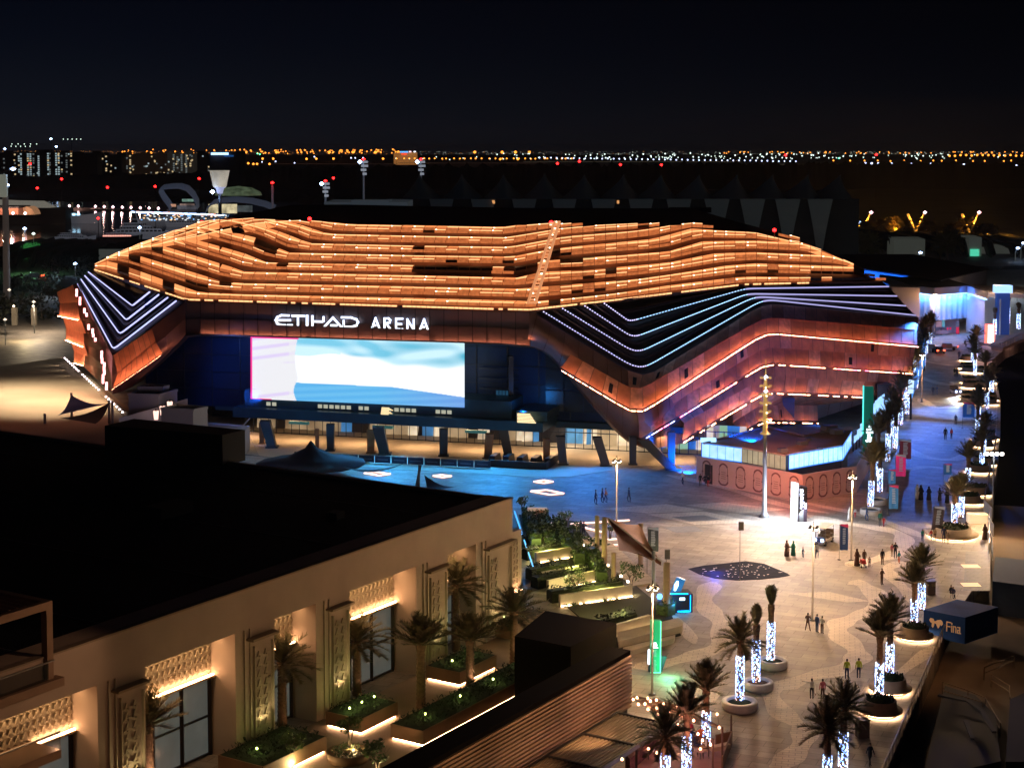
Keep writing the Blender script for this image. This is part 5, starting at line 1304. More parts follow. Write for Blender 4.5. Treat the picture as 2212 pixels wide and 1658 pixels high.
for k in range(13):
    v = 1056 + k * 3.3; u = 1727 + rr.random() * 1.5; w = 3 + rr.random() * 6; q = [Q(x, y, Yt - .06) for x, y in ((u, v + 2), (u + w, v + 3), (u + w + 1, v + .8), (u, v - .4))]; mb.add(q, [(0, 1, 2, 3)])
q = [Q(x, y, Yt - .06) for x, y in ((1737.5, 1098), (1741, 1098), (1741.5, 1086), (1738, 1086))]; mb.add(q, [(0, 1, 2, 3)])
mb.build('script', glow('script_light', (.65, .75, 1.), 6.), tt)
slab([(1726, 1132), (1735, 1132), (1735, 1101), (1726, 1100)], Yt - .03, .03, 'picture_panel', mat('grey_panel', (.12, .13, .13), .5), tt)
slab([(1709, 1130), (1722, 1133), (1722, 1127), (1708, 1122)], Yt + .6, .5, 'totem_foot', m_wframe, tt)
lamp_light('AREA', 'screen_glow', Q(1706, 1085, Yt + .2), 1600, (.78, .84, 1.), tt, (1.5, 4.), rot=aim(Q(1706, 1085, Yt), G(1600, 1120)))
lamp_light('AREA', 'screen_glow', Q(1745, 1085, Yt - .4), 900, (.78, .84, 1.), tt, (1.5, 4.), rot=aim(Q(1745, 1085, Yt), G(1800, 1130)))

# ---- green totem near the terrace
gt2 = thing('green_totem', 'bright green totem with white lettering on a dark angled foot', 'totem', tuple(G(1414, 1455)))
b = G(1414, 1455); Yg = b.y
slab([(1405, 1453), (1426.5, 1453), (1427.5, 1341), (1405, 1340)], Yg, .5, 'panel', mat('green_panel', (.01, .25, .12), .4, em=(.0, .42, .16), es=.55, emvar=.4, scale=.7), gt2)
slab([(1424.5, 1452), (1427, 1452), (1428, 1341), (1425.5, 1341)], Yg - .04, .1, 'light_strip', glow('mint_strip', (.15, 1., .55), 2.), gt2)
slab([(1405, 1453), (1426, 1453), (1426, 1450.5), (1405, 1450.5)], Yg - .04, .1, 'light_strip', glow('mint_strip', (.15, 1., .55), 2.), gt2)
slab([(1399, 1434), (1403, 1434), (1403.5, 1403), (1399.5, 1403)], Yg, .2, 'side_tab', glow('white_tab', (.8, .9, 1.), 4.), gt2)
mb = MB()
for (u, v, w, h_) in ((1406, 1391, 1.6, 8), (1409, 1392, 10, 2), (1409, 1395, 9, 1.6), (1411, 1388, 6, 2), (1410, 1398, 11, 1.5)): mb.add([Q(x, y, Yg - .07) for x, y in ((u, v + h_ / 2), (u + w, v + h_ / 2), (u + w, v - h_ / 2), (u, v - h_ / 2))], [(0, 1, 2, 3)])
mb.build('lettering', glow('totem_white', (.8, 1., .95), 5.), gt2)
mb = MB()
for k in range(16):
    v = 1403 + k * 2.7 + (6 if k > 5 else 0); mb.add([Q(x, y, Yg - .07) for x, y in ((1412, v + .8), (1412 + 3 + rr.random() * 5, v + .8), (1416, v - .6), (1412, v - .6))], [(0, 1, 2, 3)])
mb.build('small_lettering', glow('totem_mint', (.3, .9, .6), .8), gt2)
slab([(1400, 1456), (1427, 1456), (1440, 1417), (1428, 1416), (1400, 1420)], Yg + .55, .3, 'foot', mat('navy_foot', (.02, .03, .07), .5), gt2)
lamp_light('POINT', 'green_glow', b + Vector((1, -1.2, .8)), 240, (.1, 1., .5), gt2, .3)

# ---- blue box with map emblem
fx = thing('emblem_box', 'dark blue box stall with a world map emblem and the word Fina', 'booth', tuple(G(2040, 1375)))
pa, pb_, pc_ = G(1993.6, 1366), G(2083, 1384), None
top_z = hz(pa, 1316); dd = (pb_ - pa); ln = dd.length; dd.normalize(); bk = Vector((-dd.y, dd.x, 0)); bk = bk if bk.y > 0 else -bk
q = [pa, pb_, pb_ + bk * 5.2 + dd * .9, pa + bk * 5.2 + dd * .9]
MB().prism([p.xy for p in q], -.25, top_z).build('box', mat('navy_box', (.012, .06, .26), .8, spec=.2, var=.15, scale=.8), fx)
def FX(x, z): return pa + dd * x - bk * .03 + Vector((0, 0, z))
m_emb = mat('sand_print', (.75, .52, .32), .7, em=(1., .6, .3), es=.12)
mb = MB(); hz_ = top_z
for poly in ([(.14, .62), (.17, .72), (.25, .70), (.27, .60), (.30, .62), (.34, .68), (.42, .72), (.46, .66), (.48, .55), (.44, .45), (.41, .50), (.39, .40), (.36, .32), (.33, .42), (.31, .50), (.27, .52), (.26, .40), (.23, .30), (.20, .38), (.21, .50), (.17, .54)],):
    mb.add([FX(x * ln, z * hz_) for x, z in poly], [tuple(range(len(poly)))])
mb.build('map_emblem', m_emb, fx)
mb = MB(); PX = lambda x, z, o: FX(x, z) - bk * o * .1
for pts in ([(.57, .30), (.57, .68), (.66, .68)], [(.57, .5), (.645, .5)], [(.69, .30), (.69, .54)], [(.69, .62), (.69, .66)], [(.73, .30), (.73, .54), (.775, .54), (.79, .48), (.79, .30)], [(.88, .30), (.88, .54), (.83, .54)], [(.88, .42), (.83, .42), (.83, .30), (.90, .30)]):
    mb.stroke([(x * ln, z * hz_) for x, z in pts], .095, PX, .4)
mb.build('lettering', m_emb, fx)
bx2 = thing('storage_container', 'dark blue container with a paler roof and corrugated side beside the water', 'container', tuple(G(2180, 1300)))
MB().prism([G(2142, 1300).xy, G(2300, 1320).xy, G(2300, 1262).xy, G(2148, 1245).xy], -2., hz(G(2142, 1300), 1256)).build('box', mat('navy_side', (.015, .03, .06), .6, bump=.3, bscale=2), bx2)
MB().prism([G(2142, 1300).xy, G(2300, 1320).xy, G(2300, 1262).xy, G(2148, 1245).xy], hz(G(2142, 1300), 1256), hz(G(2142, 1300), 1256) + .08).build('roof', mat('slate_roof', (.05, .085, .12), .8), bx2)

# ---- dock on the right below the quay
struct('dock_yard', MB().prism([G(2145, 1090, -1.2).xy, G(2400, 1105, -1.2).xy, (90, 95), (52, 70), (31, 60), G(1926, 1659).xy, G(2050, 1356).xy, G(2130, 1230).xy], -2.6, -1.2), mat('dock_concrete', (.11, .075, .045), .9, var=.45, scale=.12))
dk = thing('moored_pontoon', 'black pontoon with a pale edged ramp and metal railings in the dark dock', 'pontoon', tuple(G(2120, 1600, -1)))
MB().prism([G(2040, 1495, -1).xy, G(2105, 1515, -1).xy, G(2150, 1560, -1).xy, G(2160, 1660, -1).xy, G(1990, 1700, -1).xy], -1.2, -.4).build('deck', mat('black_deck', (.012, .013, .016), .8), dk)
mb = MB(); pts = [G(2026, 1500, .2), G(2090, 1513, .2), G(2122, 1536, .2), G(2147, 1580, .2)]
for a, b_ in zip(pts, pts[1:]): mb.bar(a, b_, .35, .15)
mb.bar(G(2085, 1556, .2), G(2100, 1595, .2), .3, .15); mb.build('pale_edge', mat('grey_blue_edge', (.02, .025, .035), .8), dk)
for k, pp in enumerate(([(2035, 1472), (2090, 1490), (2128, 1506), (2160, 1560)], [(2035, 1490), (2090, 1506), (2122, 1516)], [(2140, 1455), (2180, 1480), (2181, 1505)], [(2125, 1440), (2190, 1415)])):
    mb = MB(); W_ = [G(u, v, 0.0) for u, v in pp]
    for z in (.0, -.5):
        for a, b_ in zip(W_, W_[1:]): mb.bar(a + Vector((0, 0, z)), b_ + Vector((0, 0, z)), .06)
    for a in W_: mb.bar(a + Vector((0, 0, -1.1)), a, .06)
    mb.build('dock_railing', mat('rusty_rail', (.14, .09, .05), .6, .4), dk)
slp = MB(); slp.prism([G(2180, 1560, -1).xy, G(2300, 1500, -1).xy, G(2300, 1700, -1).xy, G(2170, 1700, -1).xy], -1.2, .9); tag(slp.build('equipment_shed', mat('black_shed', (.01, .01, .012), .8)), 'low black shed roof in the bottom right corner', 'shed')

# ---- glass railings along the quay
m_rg = mat('railing_glass', (.2, .16, .12), .1, alpha=.35); m_rail = mat('railing_metal', (.5, .42, .36), .35, .7)
def railing(pts, label, h=1.15, step=1.6):
    P = [G(u, v) for u, v in pts]; t = thing('glass_railing', label, 'railing', tuple(P[0]))
    r_ = MB(); g = MB()
    for a, b_ in zip(P, P[1:]):
        r_.bar(a + Vector((0, 0, h)), b_ + Vector((0, 0, h)), .09); n = max(1, int((b_ - a).length / step)); d = (b_ - a).normalized()
        for k in range(n):
            p, q = a.lerp(b_, k / n), a.lerp(b_, (k + 1) / n); r_.bar(p, p + Vector((0, 0, h)), .06); g.add([p + d * .05 + Vector((0, 0, .1)), q - d * .05 + Vector((0, 0, .1)), q - d * .05 + Vector((0, 0, h - .08)), p + d * .05 + Vector((0, 0, h - .08))], [(0, 1, 2, 3)])
    r_.build('rail', m_rail, t); g.build('glass_panel', m_rg, t); return t
railing([(2040, 1374), (2000, 1465), (1955, 1575), (1912, 1672), (1880, 1750)], 'glass railing with a bronze handrail slanting along the bottom right quay edge')
railing([(2136, 1195), (2136, 1110), (2124, 1100), (2135, 1036), (2150, 960), (2153, 868), (2140, 790)], 'far glass railing curving along the canal side of the promenade')
mb = MB()
for (u0, v0, u1, v1) in ((2124, 1104, 2142, 1124), (2132, 1138, 2145, 1160), (2140, 1180, 2143, 1210)): a, b_ = G(u0, v0), G(u1, v1); mb.add([a, b_, b_ + Vector((0, 0, 1.5)), a + Vector((0, 0, 1.5)), a + Vector((.05, .05, 0)), b_ + Vector((.05, .05, 0)), b_ + Vector((.05, .05, 1.5)), a + Vector((.05, .05, 1.5))], [(0, 1, 2, 3), (4, 5, 6, 7), (0, 1, 5, 4), (3, 2, 6, 7)])
tag(mb.build('white_banner_fence', mat('white_cloth', (.6, .58, .55), .8)), 'pale banner cloth tied to the railing near the canal', 'banner')

# ---- banners and flags
def banner(u, v, v0, v1, w, cols, label, kind='banner', txt=True, lean=0.):
    b = G(u, v); t = thing('flag_banner', label, kind, tuple(b), 'upright banners on the square'); zt, zb = hz(b, v0), hz(b, v1)
    MB().lathe([(.22, 0), (.2, .05), (.035, .08), (.03, zt)], b, 8).build('pole', m_post, t)
    mb = MB(); n = 6; rows = []
    for j in range(7):
        f = j / 6; z = zt + (zb - zt) * f; rows.append([b + Vector((.05 + w * i / n + lean * f, -.05 + .06 * math.sin(i * 1.5 + j * .5), z)) for i in range(n + 1)])
    mb.grid(rows); cl = mb.build('cloth', cols[0], t)
    if len(cols) > 1:
        mb = MB(); z = zt; mb.add([b + Vector((.05, -.16, z)), b + Vector((.05 + w, -.16, z)), b + Vector((.05 + w + lean * .1, -.16, z - (zt - zb) * .14)), b + Vector((.05, -.16, z - (zt - zb) * .05))], [(0, 1, 2, 3)]); mb.build('top_panel', cols[1], cl)
    if txt:
        mb = MB(); rr = random.Random(u)
        for k in range(9):
            z = zt + (zb - zt) * (.2 + .07 * k); x = b.x + .05 + w * .3 + lean * (.2 + .07 * k); mb.add([Vector((x, b.y - .17, z)), Vector((x + w * (.25 + .2 * rr.random()), b.y - .17, z)), Vector((x + w * .4, b.y - .17, z + .12)), Vector((x, b.y - .17, z + .12))], [(0, 1, 2, 3)])
        mb.build('lettering', cols[-1], cl)
    return t
cb = lambda n, c, e=.0: mat('cloth_' + n, c, .8, em=c, es=e)
cw = mat('cloth_lettering', (.5, .55, .6), .8, em=(.5, .55, .6), es=.15)
banner(1918, 1112, 1047, 1098, 1.1, [cb('blue', (.06, .2, .38), .35), cb('red', (.5, .03, .08), .5), cw], 'wide teal-blue banner with a red corner beside the first row palm')
banner(1917, 1060, 1013, 1044, .9, [cb('blue', (.06, .2, .38), .35), cb('red', (.5, .03, .08), .5), cw], 'blue banner with a red top behind the wide teal one')
banner(1933, 1040, 981, 1028, 1.3, [cb('pink', (.6, .03, .16), .55), cw], 'bright pink banner in the palm row')
banner(1941, 1005, 949, 991, 1.6, [cb('maroon', (.16, .03, .05), .3), cw], 'maroon banner behind the bright pink one')
banner(2036, 1060, 1001, 1024, 1.0, [cb('blue2', (.03, .12, .28), .3), cb('red', (.5, .03, .08), .5), cw], 'small blue flag with a red top over the robed group')
banner(1812, 1208, 1131, 1187, .85, [cb('navy', (.03, .06, .14), .25), cb('red', (.5, .03, .08), .5), cw], 'navy flag with a red top right of the golf cart')
banner(2015, 1160, 1093, 1143, 1.2, [cb('charcoal', (.09, .07, .07), .1), cw], 'charcoal banner leaning beside the grassy lit planter', lean=-.3)
banner(1397, 1245, 1138, 1190, 1.1, [cb('slate', (.10, .12, .13), .1), cw], 'slate grey banner right of the shade sail')
banner(2078, 925, 869, 901, 1.8, [cb('blue3', (.02, .10, .4), .3), cb('red', (.5, .03, .08), .5), cw], 'blue banner beside the second golf cart')
for (u, v, v0, v1, lab) in ((1597, 1252, 1126, 1144, 'small square speaker box on a thin pole in mid square'), (1438, 1300, 1186, 1206, 'small grey box on a thin pole above the tall tan post')):
    b = G(u, v); t = thing('pole_speaker', lab, 'speaker', tuple(b)); MB().lathe([(.25, 0), (.04, .06), (.035, hz(b, v1))], b, 8).build('pole', m_post, t)
    z0_, z1_ = hz(b, v1), hz(b, v0); m_ = MB(); m_.box((b.x + .1, b.y, (z0_ + z1_) / 2), (.5, .35, z1_ - z0_)); m_.build('speaker_box', mat('grey_box', (.12, .11, .1), .6), t)

# ---- tan posts and shade sail
GPst = 'tall tan posts that hold the shade sail'
for k, (u, v, v0, r, lab) in enumerate([(1289, 1207, 1113, .26, 'leftmost tall tan post behind the garden steps'), (1305, 1235, 1116, .3, 'tall tan post next to the leftmost one'), (1383, 1218, 1130, .28, 'tall tan post behind the shade sail'), (1325, 1262, 1193, .26, 'short tan post in front, left of the sail'), (1439, 1325, 1214, .34, 'thick tan post right of the sail, in front of the photo booth'), (1411, 1275, 1190, .2, 'thin grey-blue post under the sail tip')]):
    b = G(u, v); mb = MB(); mb.lathe([(r * 1.3, 0), (r, .15), (r * .95, hz(b, v0)), (0, hz(b, v0) + .05)], b, 14); tag(mb.build('sail_post', mat('tan_post', (.46, .34, .22), .7) if k < 5 else m_palem), lab, 'post', GPst)
sa = thing('shade_sail', 'twisted copper-brown shade sail with a pale seam across it', 'shade sail', tuple(G(1370, 1230)))
def SY(u, v, Y): return Q(u, v, Y)
c0, c1, c2, c3 = SY(1312, 1118, 166), SY(1384, 1132, 171), SY(1427, 1213, 160), SY(1337, 1188, 158)
def sail_half(a, b_, c, pull):
    """triangle a-b-c, its edge a-b-c pulled in towards the middle"""
    m_ = (a + c) / 2; rows = []
    for j in range(9):
        t_ = j / 8; e_ = a.lerp(b_, t_ * 2) if t_ < .5 else b_.lerp(c, t_ * 2 - 1); e_ = e_.lerp(m_, pull * abs(math.sin(2 * math.pi * t_))); d_ = a.lerp(c, t_); rows.append([d_.lerp(e_, i / 6) + Vector((0, 0, -.35 * math.sin(math.pi * i / 6))) for i in range(7)])
    return MB().grid(rows, smooth=True)
sail_half(c0, c1, c2, .16).build('sail_cloth', mat('orange_cloth_sail', (.42, .17, .05), .7, var=.1, scale=.5), sa)
sail_half(c0, c3, c2, .14).build('sail_cloth', mat('brown_cloth_sail', (.17, .06, .035), .8, var=.1, scale=.5), sa)
MB().bar(c0 + Vector((0, -.1, .1)), c2 + Vector((0, -.1, .1)), .22, .05).build('seam', mat('pale_seam', (.55, .5, .42), .7), sa)
lamp_light('SPOT', 'sail_uplight', G(1383, 1235) + Vector((0, 0, .5)), 900, (1, .55, .25), sa, .2, 70, aim(G(1383, 1235), c0.lerp(c2, .5)))

# ---- photo booth, globe lamp, menu board
bo = thing('photo_booth', 'black booth outlined in blue neon with a tilted glowing panel', 'booth', tuple(G(1466, 1320)))
b = G(1468, 1322)
m_ = MB(); m_.box((b.x + .1, b.y + .8, .9), (2., 1.8, 1.8), .15); m_.build('body', mat('booth_black', (.02, .02, .025), .4), bo)
m_ = MB(); m_.box((b.x - .2, b.y - .1, .15), (2.2, .12, .12)); m_.box((b.x - 1.1, b.y, 1.3), (.1, .1, 2.4)); m_.box((b.x - .2, b.y - .1, 1.85), (1.9, .1, .1)); m_.box((b.x + 1., b.y, .9), (.06, .1, 1.6)); m_.build('neon_tube', glow('neon_blue', (.0, .35, 1.), 5.), bo)
m_ = MB(); q = [b + Vector(p) for p in ((-.9, .2, 1.9), (.1, .2, 2.0), (.55, .5, 3.0), (-.3, .5, 3.3))]; m_.add(q + [p + Vector((.05, .2, 0)) for p in q], [(0, 1, 2, 3), (4, 5, 6, 7), (0, 1, 5, 4), (1, 2, 6, 5), (2, 3, 7, 6), (3, 0, 4, 7)]); m_.build('tilted_panel', mat('booth_screen', (.02, .05, .1), .3, em=(.02, .3, .8), es=.5), bo)
m_ = MB(); m_.tube([b + Vector((-.5, .1, 2.1)), b + Vector((-.35, .15, 2.6)), b + Vector((-.2, .2, 3.0))], [.08, .2, .08], 8); m_.box((b.x + .2, b.y - .12, 1.35), (.5, .05, .25)); m_.build('lit_shape', glow('pale_cyan', (.5, .8, 1.), 5.), bo)
lamp_light('POINT', 'neon_glow', b + Vector((-.6, -.8, 1)), 120, (.05, .4, 1.), bo, .3)
gl = thing('globe_lamp', 'small blue glowing globe on a dark stand', 'lamp', tuple(G(1424, 1320)))
b = G(1424, 1318); MB().lathe([(.35, 0), (.4, .9), (.1, 1.1)], b, 12).build('stand', mat('grey_stand', (.12, .12, .14), .5), gl)
MB().lathe([(.0, 1.1), (.2, 1.18), (.28, 1.38), (.2, 1.6), (0, 1.68)], b, 14).build('globe', glow('globe_blue', (.08, .35, 1.), 5.), gl)
mn = thing('menu_board', 'cream tilted board with a picture at the top of the garden', 'sign', tuple(G(1160, 1128)))
b = G(1160, 1128); m_ = MB(); m_.box((b.x, b.y, 1.0), (2.3, .5, 1.6)); m_.build('board', mat('cream_board', (.7, .6, .5), .6, em=(1., .75, .55), es=.25), mn); m_ = MB(); m_.box((b.x + .3, b.y - .27, 1.1), (1., .04, .9)); m_.build('picture', mat('tan_picture', (.5, .3, .2), .6), mn)

# ---- light lines let into the paving
for k, (pts, lab) in enumerate([([(785, 1021), (813, 1018.5), (844, 1023), (818, 1026.5)], 'leftmost glowing diamond outline let into the paving'), ([(934, 1027), (953, 1024.5), (976, 1027.5), (956, 1030.5)], 'small glowing diamond outline, second from the left'), ([(1152, 1039.5), (1174, 1036), (1195, 1039.5), (1174, 1043)], 'glowing diamond outline nearest the entrance canopy'), ([(1144, 1060), (1180, 1057), (1219, 1065), (1188, 1068)], 'largest glowing diamond outline at the corner of the hotel')]):
    P = [G(u, v, .1) for u, v in pts]; mb = MB(); c = sum(P, Vector()) / 4
    for i in range(4): mb.bar(P[i].lerp(c, .06), P[(i + 1) % 4].lerp(c, .06), .32, .12)
    tag(mb.build('floor_light', glow('pinkish_white_line', (1., .62, .52), 2.4)), lab, 'floor light', 'light lines in the paving')
for k, (a, b_, lab) in enumerate([((1233, 1131), (1359, 1122.5), 'longest straight light line behind the tall posts'), ((1233, 1131), (1298, 1148), 'slanting light line meeting the longest one'), ((1297, 1166), (1331, 1163), 'short light line right of the small shrub'), ((1322, 1176), (1334, 1176), 'shortest light line beside the lamp post foot'), ((1178, 1126), (1201, 1133), 'light line beside the cream board')]):
    mb = MB(); mb.bar(G(*a, .1), G(*b_, .1), .3, .12); tag(mb.build('floor_light', glow('pinkish_white_line', (1., .62, .52), 2.4)), lab, 'floor light', 'light lines in the paving')
mb = MB(); mb.bar(G(1111, 1104, .9), G(1153, 1229, .9), .12); ra = thing('ramp_handrail', 'long straight handrail lit blue beside the hotel annexe', 'handrail', tuple(G(1111, 1104))); mb.build('blue_light_rail', glow('blue_rail', (.1, .45, 1.), 1.8), ra)
mb = MB(); [mb.bar(G(1111, 1104, 0).lerp(G(1153, 1229, 0), k / 12), G(1111, 1104, .9).lerp(G(1153, 1229, .9), k / 12), .06) for k in range(13)]; mb.build('post', m_post, ra)

# ---- fountain grid of dark glass tiles
fo = thing('fountain_floor', 'leaf-shaped dark tiled fountain floor with small lights in mid square', 'fountain', tuple(G(1600, 1232)))
fp_ = [(1486, 1228), (1520, 1221), (1560, 1217), (1610, 1211.5), (1650, 1217), (1700, 1238), (1706, 1242), (1680, 1247), (1640, 1251), (1590, 1253), (1545, 1249), (1510, 1240)]
MB().prism([G(u, v).xy for u, v in fp_], 0, .035, bottom=False).build('tile_floor', mat('black_tile', (.012, .01, .02), .85, spec=.08, var=.3, scale=1., bump=.15, bscale=2), fo)
sl = MB(); rr = random.Random(9)
for k in range(90):
    u, v = rr.uniform(1500, 1690), rr.uniform(1218, 1248)
    if abs(v - 1234) > 15 * (1 - abs(u - 1600) / 110) + 4: continue
    p = G(u, v, .05); w = rr.uniform(.08, .26); sl.add([p, p + Vector((w, 0, 0)), p + Vector((w, .1, 0)), p + Vector((0, .1, 0))], [(0, 1, 2, 3)])
sl.build('fountain_light', glow('dim_pink_white', (1., .75, .7), 1.3), fo)
lamp_light('POINT', 'fountain_glow', G(1545, 1222, .8), 500, (.05, .1, 1.), fo, .2)

# ---- crowd barriers, ticket gates, benches
GB = 'dark banner-clad barriers before the entrance'
ORD = ['first', 'second', 'third', 'fourth', 'fifth', 'sixth', 'seventh', 'eighth', 'ninth', 'tenth', 'eleventh', 'twelfth']
a0, b0 = G(635, 992), G(1060, 1013); bp_ = None
for k in range(12):
    p, q = a0.lerp(b0, (k + .04) / 12), a0.lerp(b0, (k + .96) / 12); lab = '%s navy barrier from the left in the row before the entrance' % ORD[k]
    if bp_ is None:
        bp_ = thing('crowd_barrier', lab, 'barrier', tuple(p), GB); d = q - p
        MB().bar(p + Vector((0, 0, .62)), q + Vector((0, 0, .62)), .08, .95).build('cloth', mat('navy_cover', (.02, .035, .07), .7), bp_)
        m_ = MB(); m_.bar(p, p + Vector((0, 0, 1.15)), .07); m_.bar(q, q + Vector((0, 0, 1.15)), .07); m_.bar(p + Vector((0, 0, 1.12)), q + Vector((0, 0, 1.12)), .06); m_.bar(p + Vector((-.0, -.3, .03)), p + Vector((0, .3, .03)), .06); m_.build('frame', m_post, bp_)
        m_ = MB(); m_.bar(p.lerp(q, .15) + Vector((-.01, -.06, .62)), p.lerp(q, .85) + Vector((-.01, -.06, .62)), .02, .14); m_.build('lettering', mat('faint_letters', (.12, .16, .22), .7), bp_)
    else: dup(bp_, tuple(p), 0, lab, GB)
tg = thing('ticket_gates', 'black island of ticket gates under the canopy', 'ticket gate', tuple(G(1130, 1005)))
m_ = MB()
for k in range(5): p = G(1068 + k * 30, 1002 + k * 1.5); m_.box((p.x, p.y + 1.2, .6), (1.0, 3.4, 1.2), -.28, taper=.8)
m_.build('gate_cabinet', mat('gate_black', (.015, .018, .025), .4), tg)
m_ = MB(); p, q = G(1058, 1008), G(1180, 1014); m_.bar(p + Vector((0, 0, .5)), q + Vector((0, 0, .5)), .3, 1.0); m_.bar(q + Vector((0, 0, .5)), G(1206, 985, .5), .3, 1.); m_.build('counter', mat('gate_black', (.015, .018, .025), .4), tg)
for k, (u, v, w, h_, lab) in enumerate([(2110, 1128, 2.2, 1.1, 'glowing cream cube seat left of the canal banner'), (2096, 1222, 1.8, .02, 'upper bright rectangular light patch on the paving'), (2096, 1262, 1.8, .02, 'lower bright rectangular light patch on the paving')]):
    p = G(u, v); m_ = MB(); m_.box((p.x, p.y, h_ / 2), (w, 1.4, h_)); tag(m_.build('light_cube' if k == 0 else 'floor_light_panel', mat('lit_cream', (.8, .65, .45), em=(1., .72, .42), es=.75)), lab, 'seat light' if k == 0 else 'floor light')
for k, (u, v, lab) in enumerate([(1862, 1590, 'dark brown litter bin standing by itself near the glass railing'), (2008, 1282, 'dark square litter bin right of the twin-lit palms')]):
    p = G(u, v); t = thing('litter_bin', lab, 'litter bin', tuple(p)); MB().box((p.x, p.y, .65), (.85, .7, 1.3), .2).build('bin_body', mat('bin_brown', (.12, .08, .06), .6), t); MB().box((p.x, p.y, 1.34), (.95, .8, .08), .2).build('lid', m_post, t)

# ---- golf carts
m_cart = mat('cart_white', (.55, .5, .45), .4); m_seat = mat('cart_seat', (.12, .08, .05), .7)
def cart(loc, rz, label):
    t = thing('golf_cart', label, 'golf cart', loc); o = Vector(loc)
    def B(c, d, name, m, taper=1.): m_ = MB(); m_.box((o.x + c[0], o.y + c[1], c[2]), d, 0, taper=taper); return m_.build(name, m, t)
    B((0, 0, .45), (1.25, 3.2, .35), 'chassis', m_cart); B((0, -1.35, .75), (1.15, .7, .5), 'bonnet', mat('cart_navy', (.03, .05, .12), .3), .8); B((0, .1, .85), (1.15, .6, .35), 'seat', m_seat); B((0, .4, 1.15), (1.15, .12, .5), 'backrest', m_seat); B((0, 1.2, .85), (1.15, .6, .35), 'seat', m_seat); B((0, 1.55, 1.15), (1.15, .1, .5), 'backrest', m_seat)
    m_ = MB(); m_.box((o.x, o.y + .1, 2.05), (1.35, 3.0, .1), taper=.92); m_.build('canopy', m_cart, t)
    m_ = MB(); [m_.bar(o + Vector((x, y, .6)), o + Vector((x * 1.02, y * .9, 2.02)), .05) for x in (-.58, .58) for y in (-1.2, 1.5)]; m_.build('canopy_frame', m_post, t)
    m_ = MB(); m_.add([o + Vector(p) for p in ((-.56, -1.15, 1.), (.56, -1.15, 1.), (.56, -1.08, 1.9), (-.56, -1.08, 1.9))], [(0, 1, 2, 3)]); m_.build('windscreen', mat('windscreen', (.2, .22, .25), .05, alpha=.25), t)
    for x in (-.55, .55):
        for y in (-1.1, 1.1):
            m_ = MB(); m_.tube([o + Vector((x - .1, y, .28)), o + Vector((x + .1, y, .28))], .28, 14); w = m_.build('wheel', mat('tyre', (.02, .02, .02), .8), t)
            m_ = MB(); m_.tube([o + Vector((x - .12, y, .28)), o + Vector((x + .12, y, .28))], .13, 10); m_.build('hub', m_palem, w)
    for x in (-.4, .4): m_ = MB(); m_.tube([o + Vector((x, -1.72, .72)), o + Vector((x, -1.62, .72))], .17, 12); m_.build('headlight', glow('headlight_blue', (.35, .5, 1.), 14.), t)
    m_ = MB(); m_.tube([o + Vector((-.25, -.55, 1.15)), o + Vector((-.25, -.75, 1.05))], .2, 12); m_.build('steering_wheel', m_post, t)
    t.rotation_euler.z = rz; return t
cg = cart(tuple(G(1779, 1173)), -.55, 'golf cart with a pale canopy, parked by the black totem with headlights on')
t_ = dup(cg, tuple(G(2063, 851)), 0.05, 'distant golf cart driving along the blue-lit promenade with headlights on')
lamp_light('SPOT', 'headlight_beam', G(2063, 856) + Vector((0, 0, .7)), 5000, (.8, .95, 1.), None, .1, 70, aim(G(2063, 856) + Vector((0, 0, .7)), G(2062, 884)))
def car(loc, label, c=(.3, .3, .32), rear=True):
    t = thing('parked_car', label, 'car', loc); o = Vector(loc); m_ = MB(); m_.box((o.x, o.y, .65), (1.8, 4.4, .6)); m_.box((o.x, o.y + .1, 1.2), (1.6, 2.4, .6), taper=.8); m_.build('body', mat('car_paint_%g' % c[0], c, .3, .3), t)
    for x in (-.7, .7): m_ = MB(); m_.box((o.x + x, o.y - 2.22, .8), (.38, .08, .22)); m_.build('tail_light', glow('tail_red', (1., .06, .02), 14.), t)
    for x in (-.85, .85):
        for y in (-1.4, 1.4): m_ = MB(); m_.tube([o + Vector((x - .1, y, .33)), o + Vector((x + .1, y, .33))], .33, 12); m_.build('wheel', MATS['tyre'], t)
    return t
car(tuple(G(2026, 762)), 'dark van with red tail lights on the far forecourt', (.04, .04, .05))
c_ = car(tuple(G(2046, 755)), 'car with one bright red light behind the dark van', (.4, .42, .45)); c_.rotation_euler.z = 1.2
c_ = car(tuple(G(2008, 757)), 'white-lit car left of the dark van on the far forecourt', (.5, .52, .55)); c_.rotation_euler.z = 1.5

# ---- cafe terrace with string lights
m_dkp = mat('terrace_post', (.10, .05, .03), .6)
TP = [(1420.5, 1550, 1508), (1578.6, 1602, 1543), (1559, 1658, 1569), (1539, 1670, 1594)]
for k, (u, v, v0) in enumerate(TP):
    b = G(u, v); mb = MB(); mb.bar(b, b + Vector((0, 0, hz(b, v0))), .13); tag(mb.build('terrace_post', m_dkp), 'slim dark post of the cafe terrace, %s' % ['by the pavilion corner', 'at the far right corner', 'second from the right', 'beside the diners'][k], 'post', 'posts of the cafe terrace')
bulbs = [(605, 510), (552, 533), (752, 517), (787, 553), (622, 597), (713, 593), (870, 540), (968, 595), (875, 648), (755, 668), (889, 738), (1043, 705), (1150, 633), (1027, 805), (1163, 875), (1700, 732), (1728, 916), (1440, 1003), (1543, 872), (875, 1260), (400, 1350), (1380, 820), (1500, 1090), (1610, 1150), (1515, 705)]
sg = thing('string_lights', 'swags of small glowing bulbs strung over the cafe terrace', 'string lights', tuple(G(1450, 1540, 3)))
pts = [G(1280 + x / 6.336, 1425.5 + y / 6.336, 3.2) for x, y in bulbs]
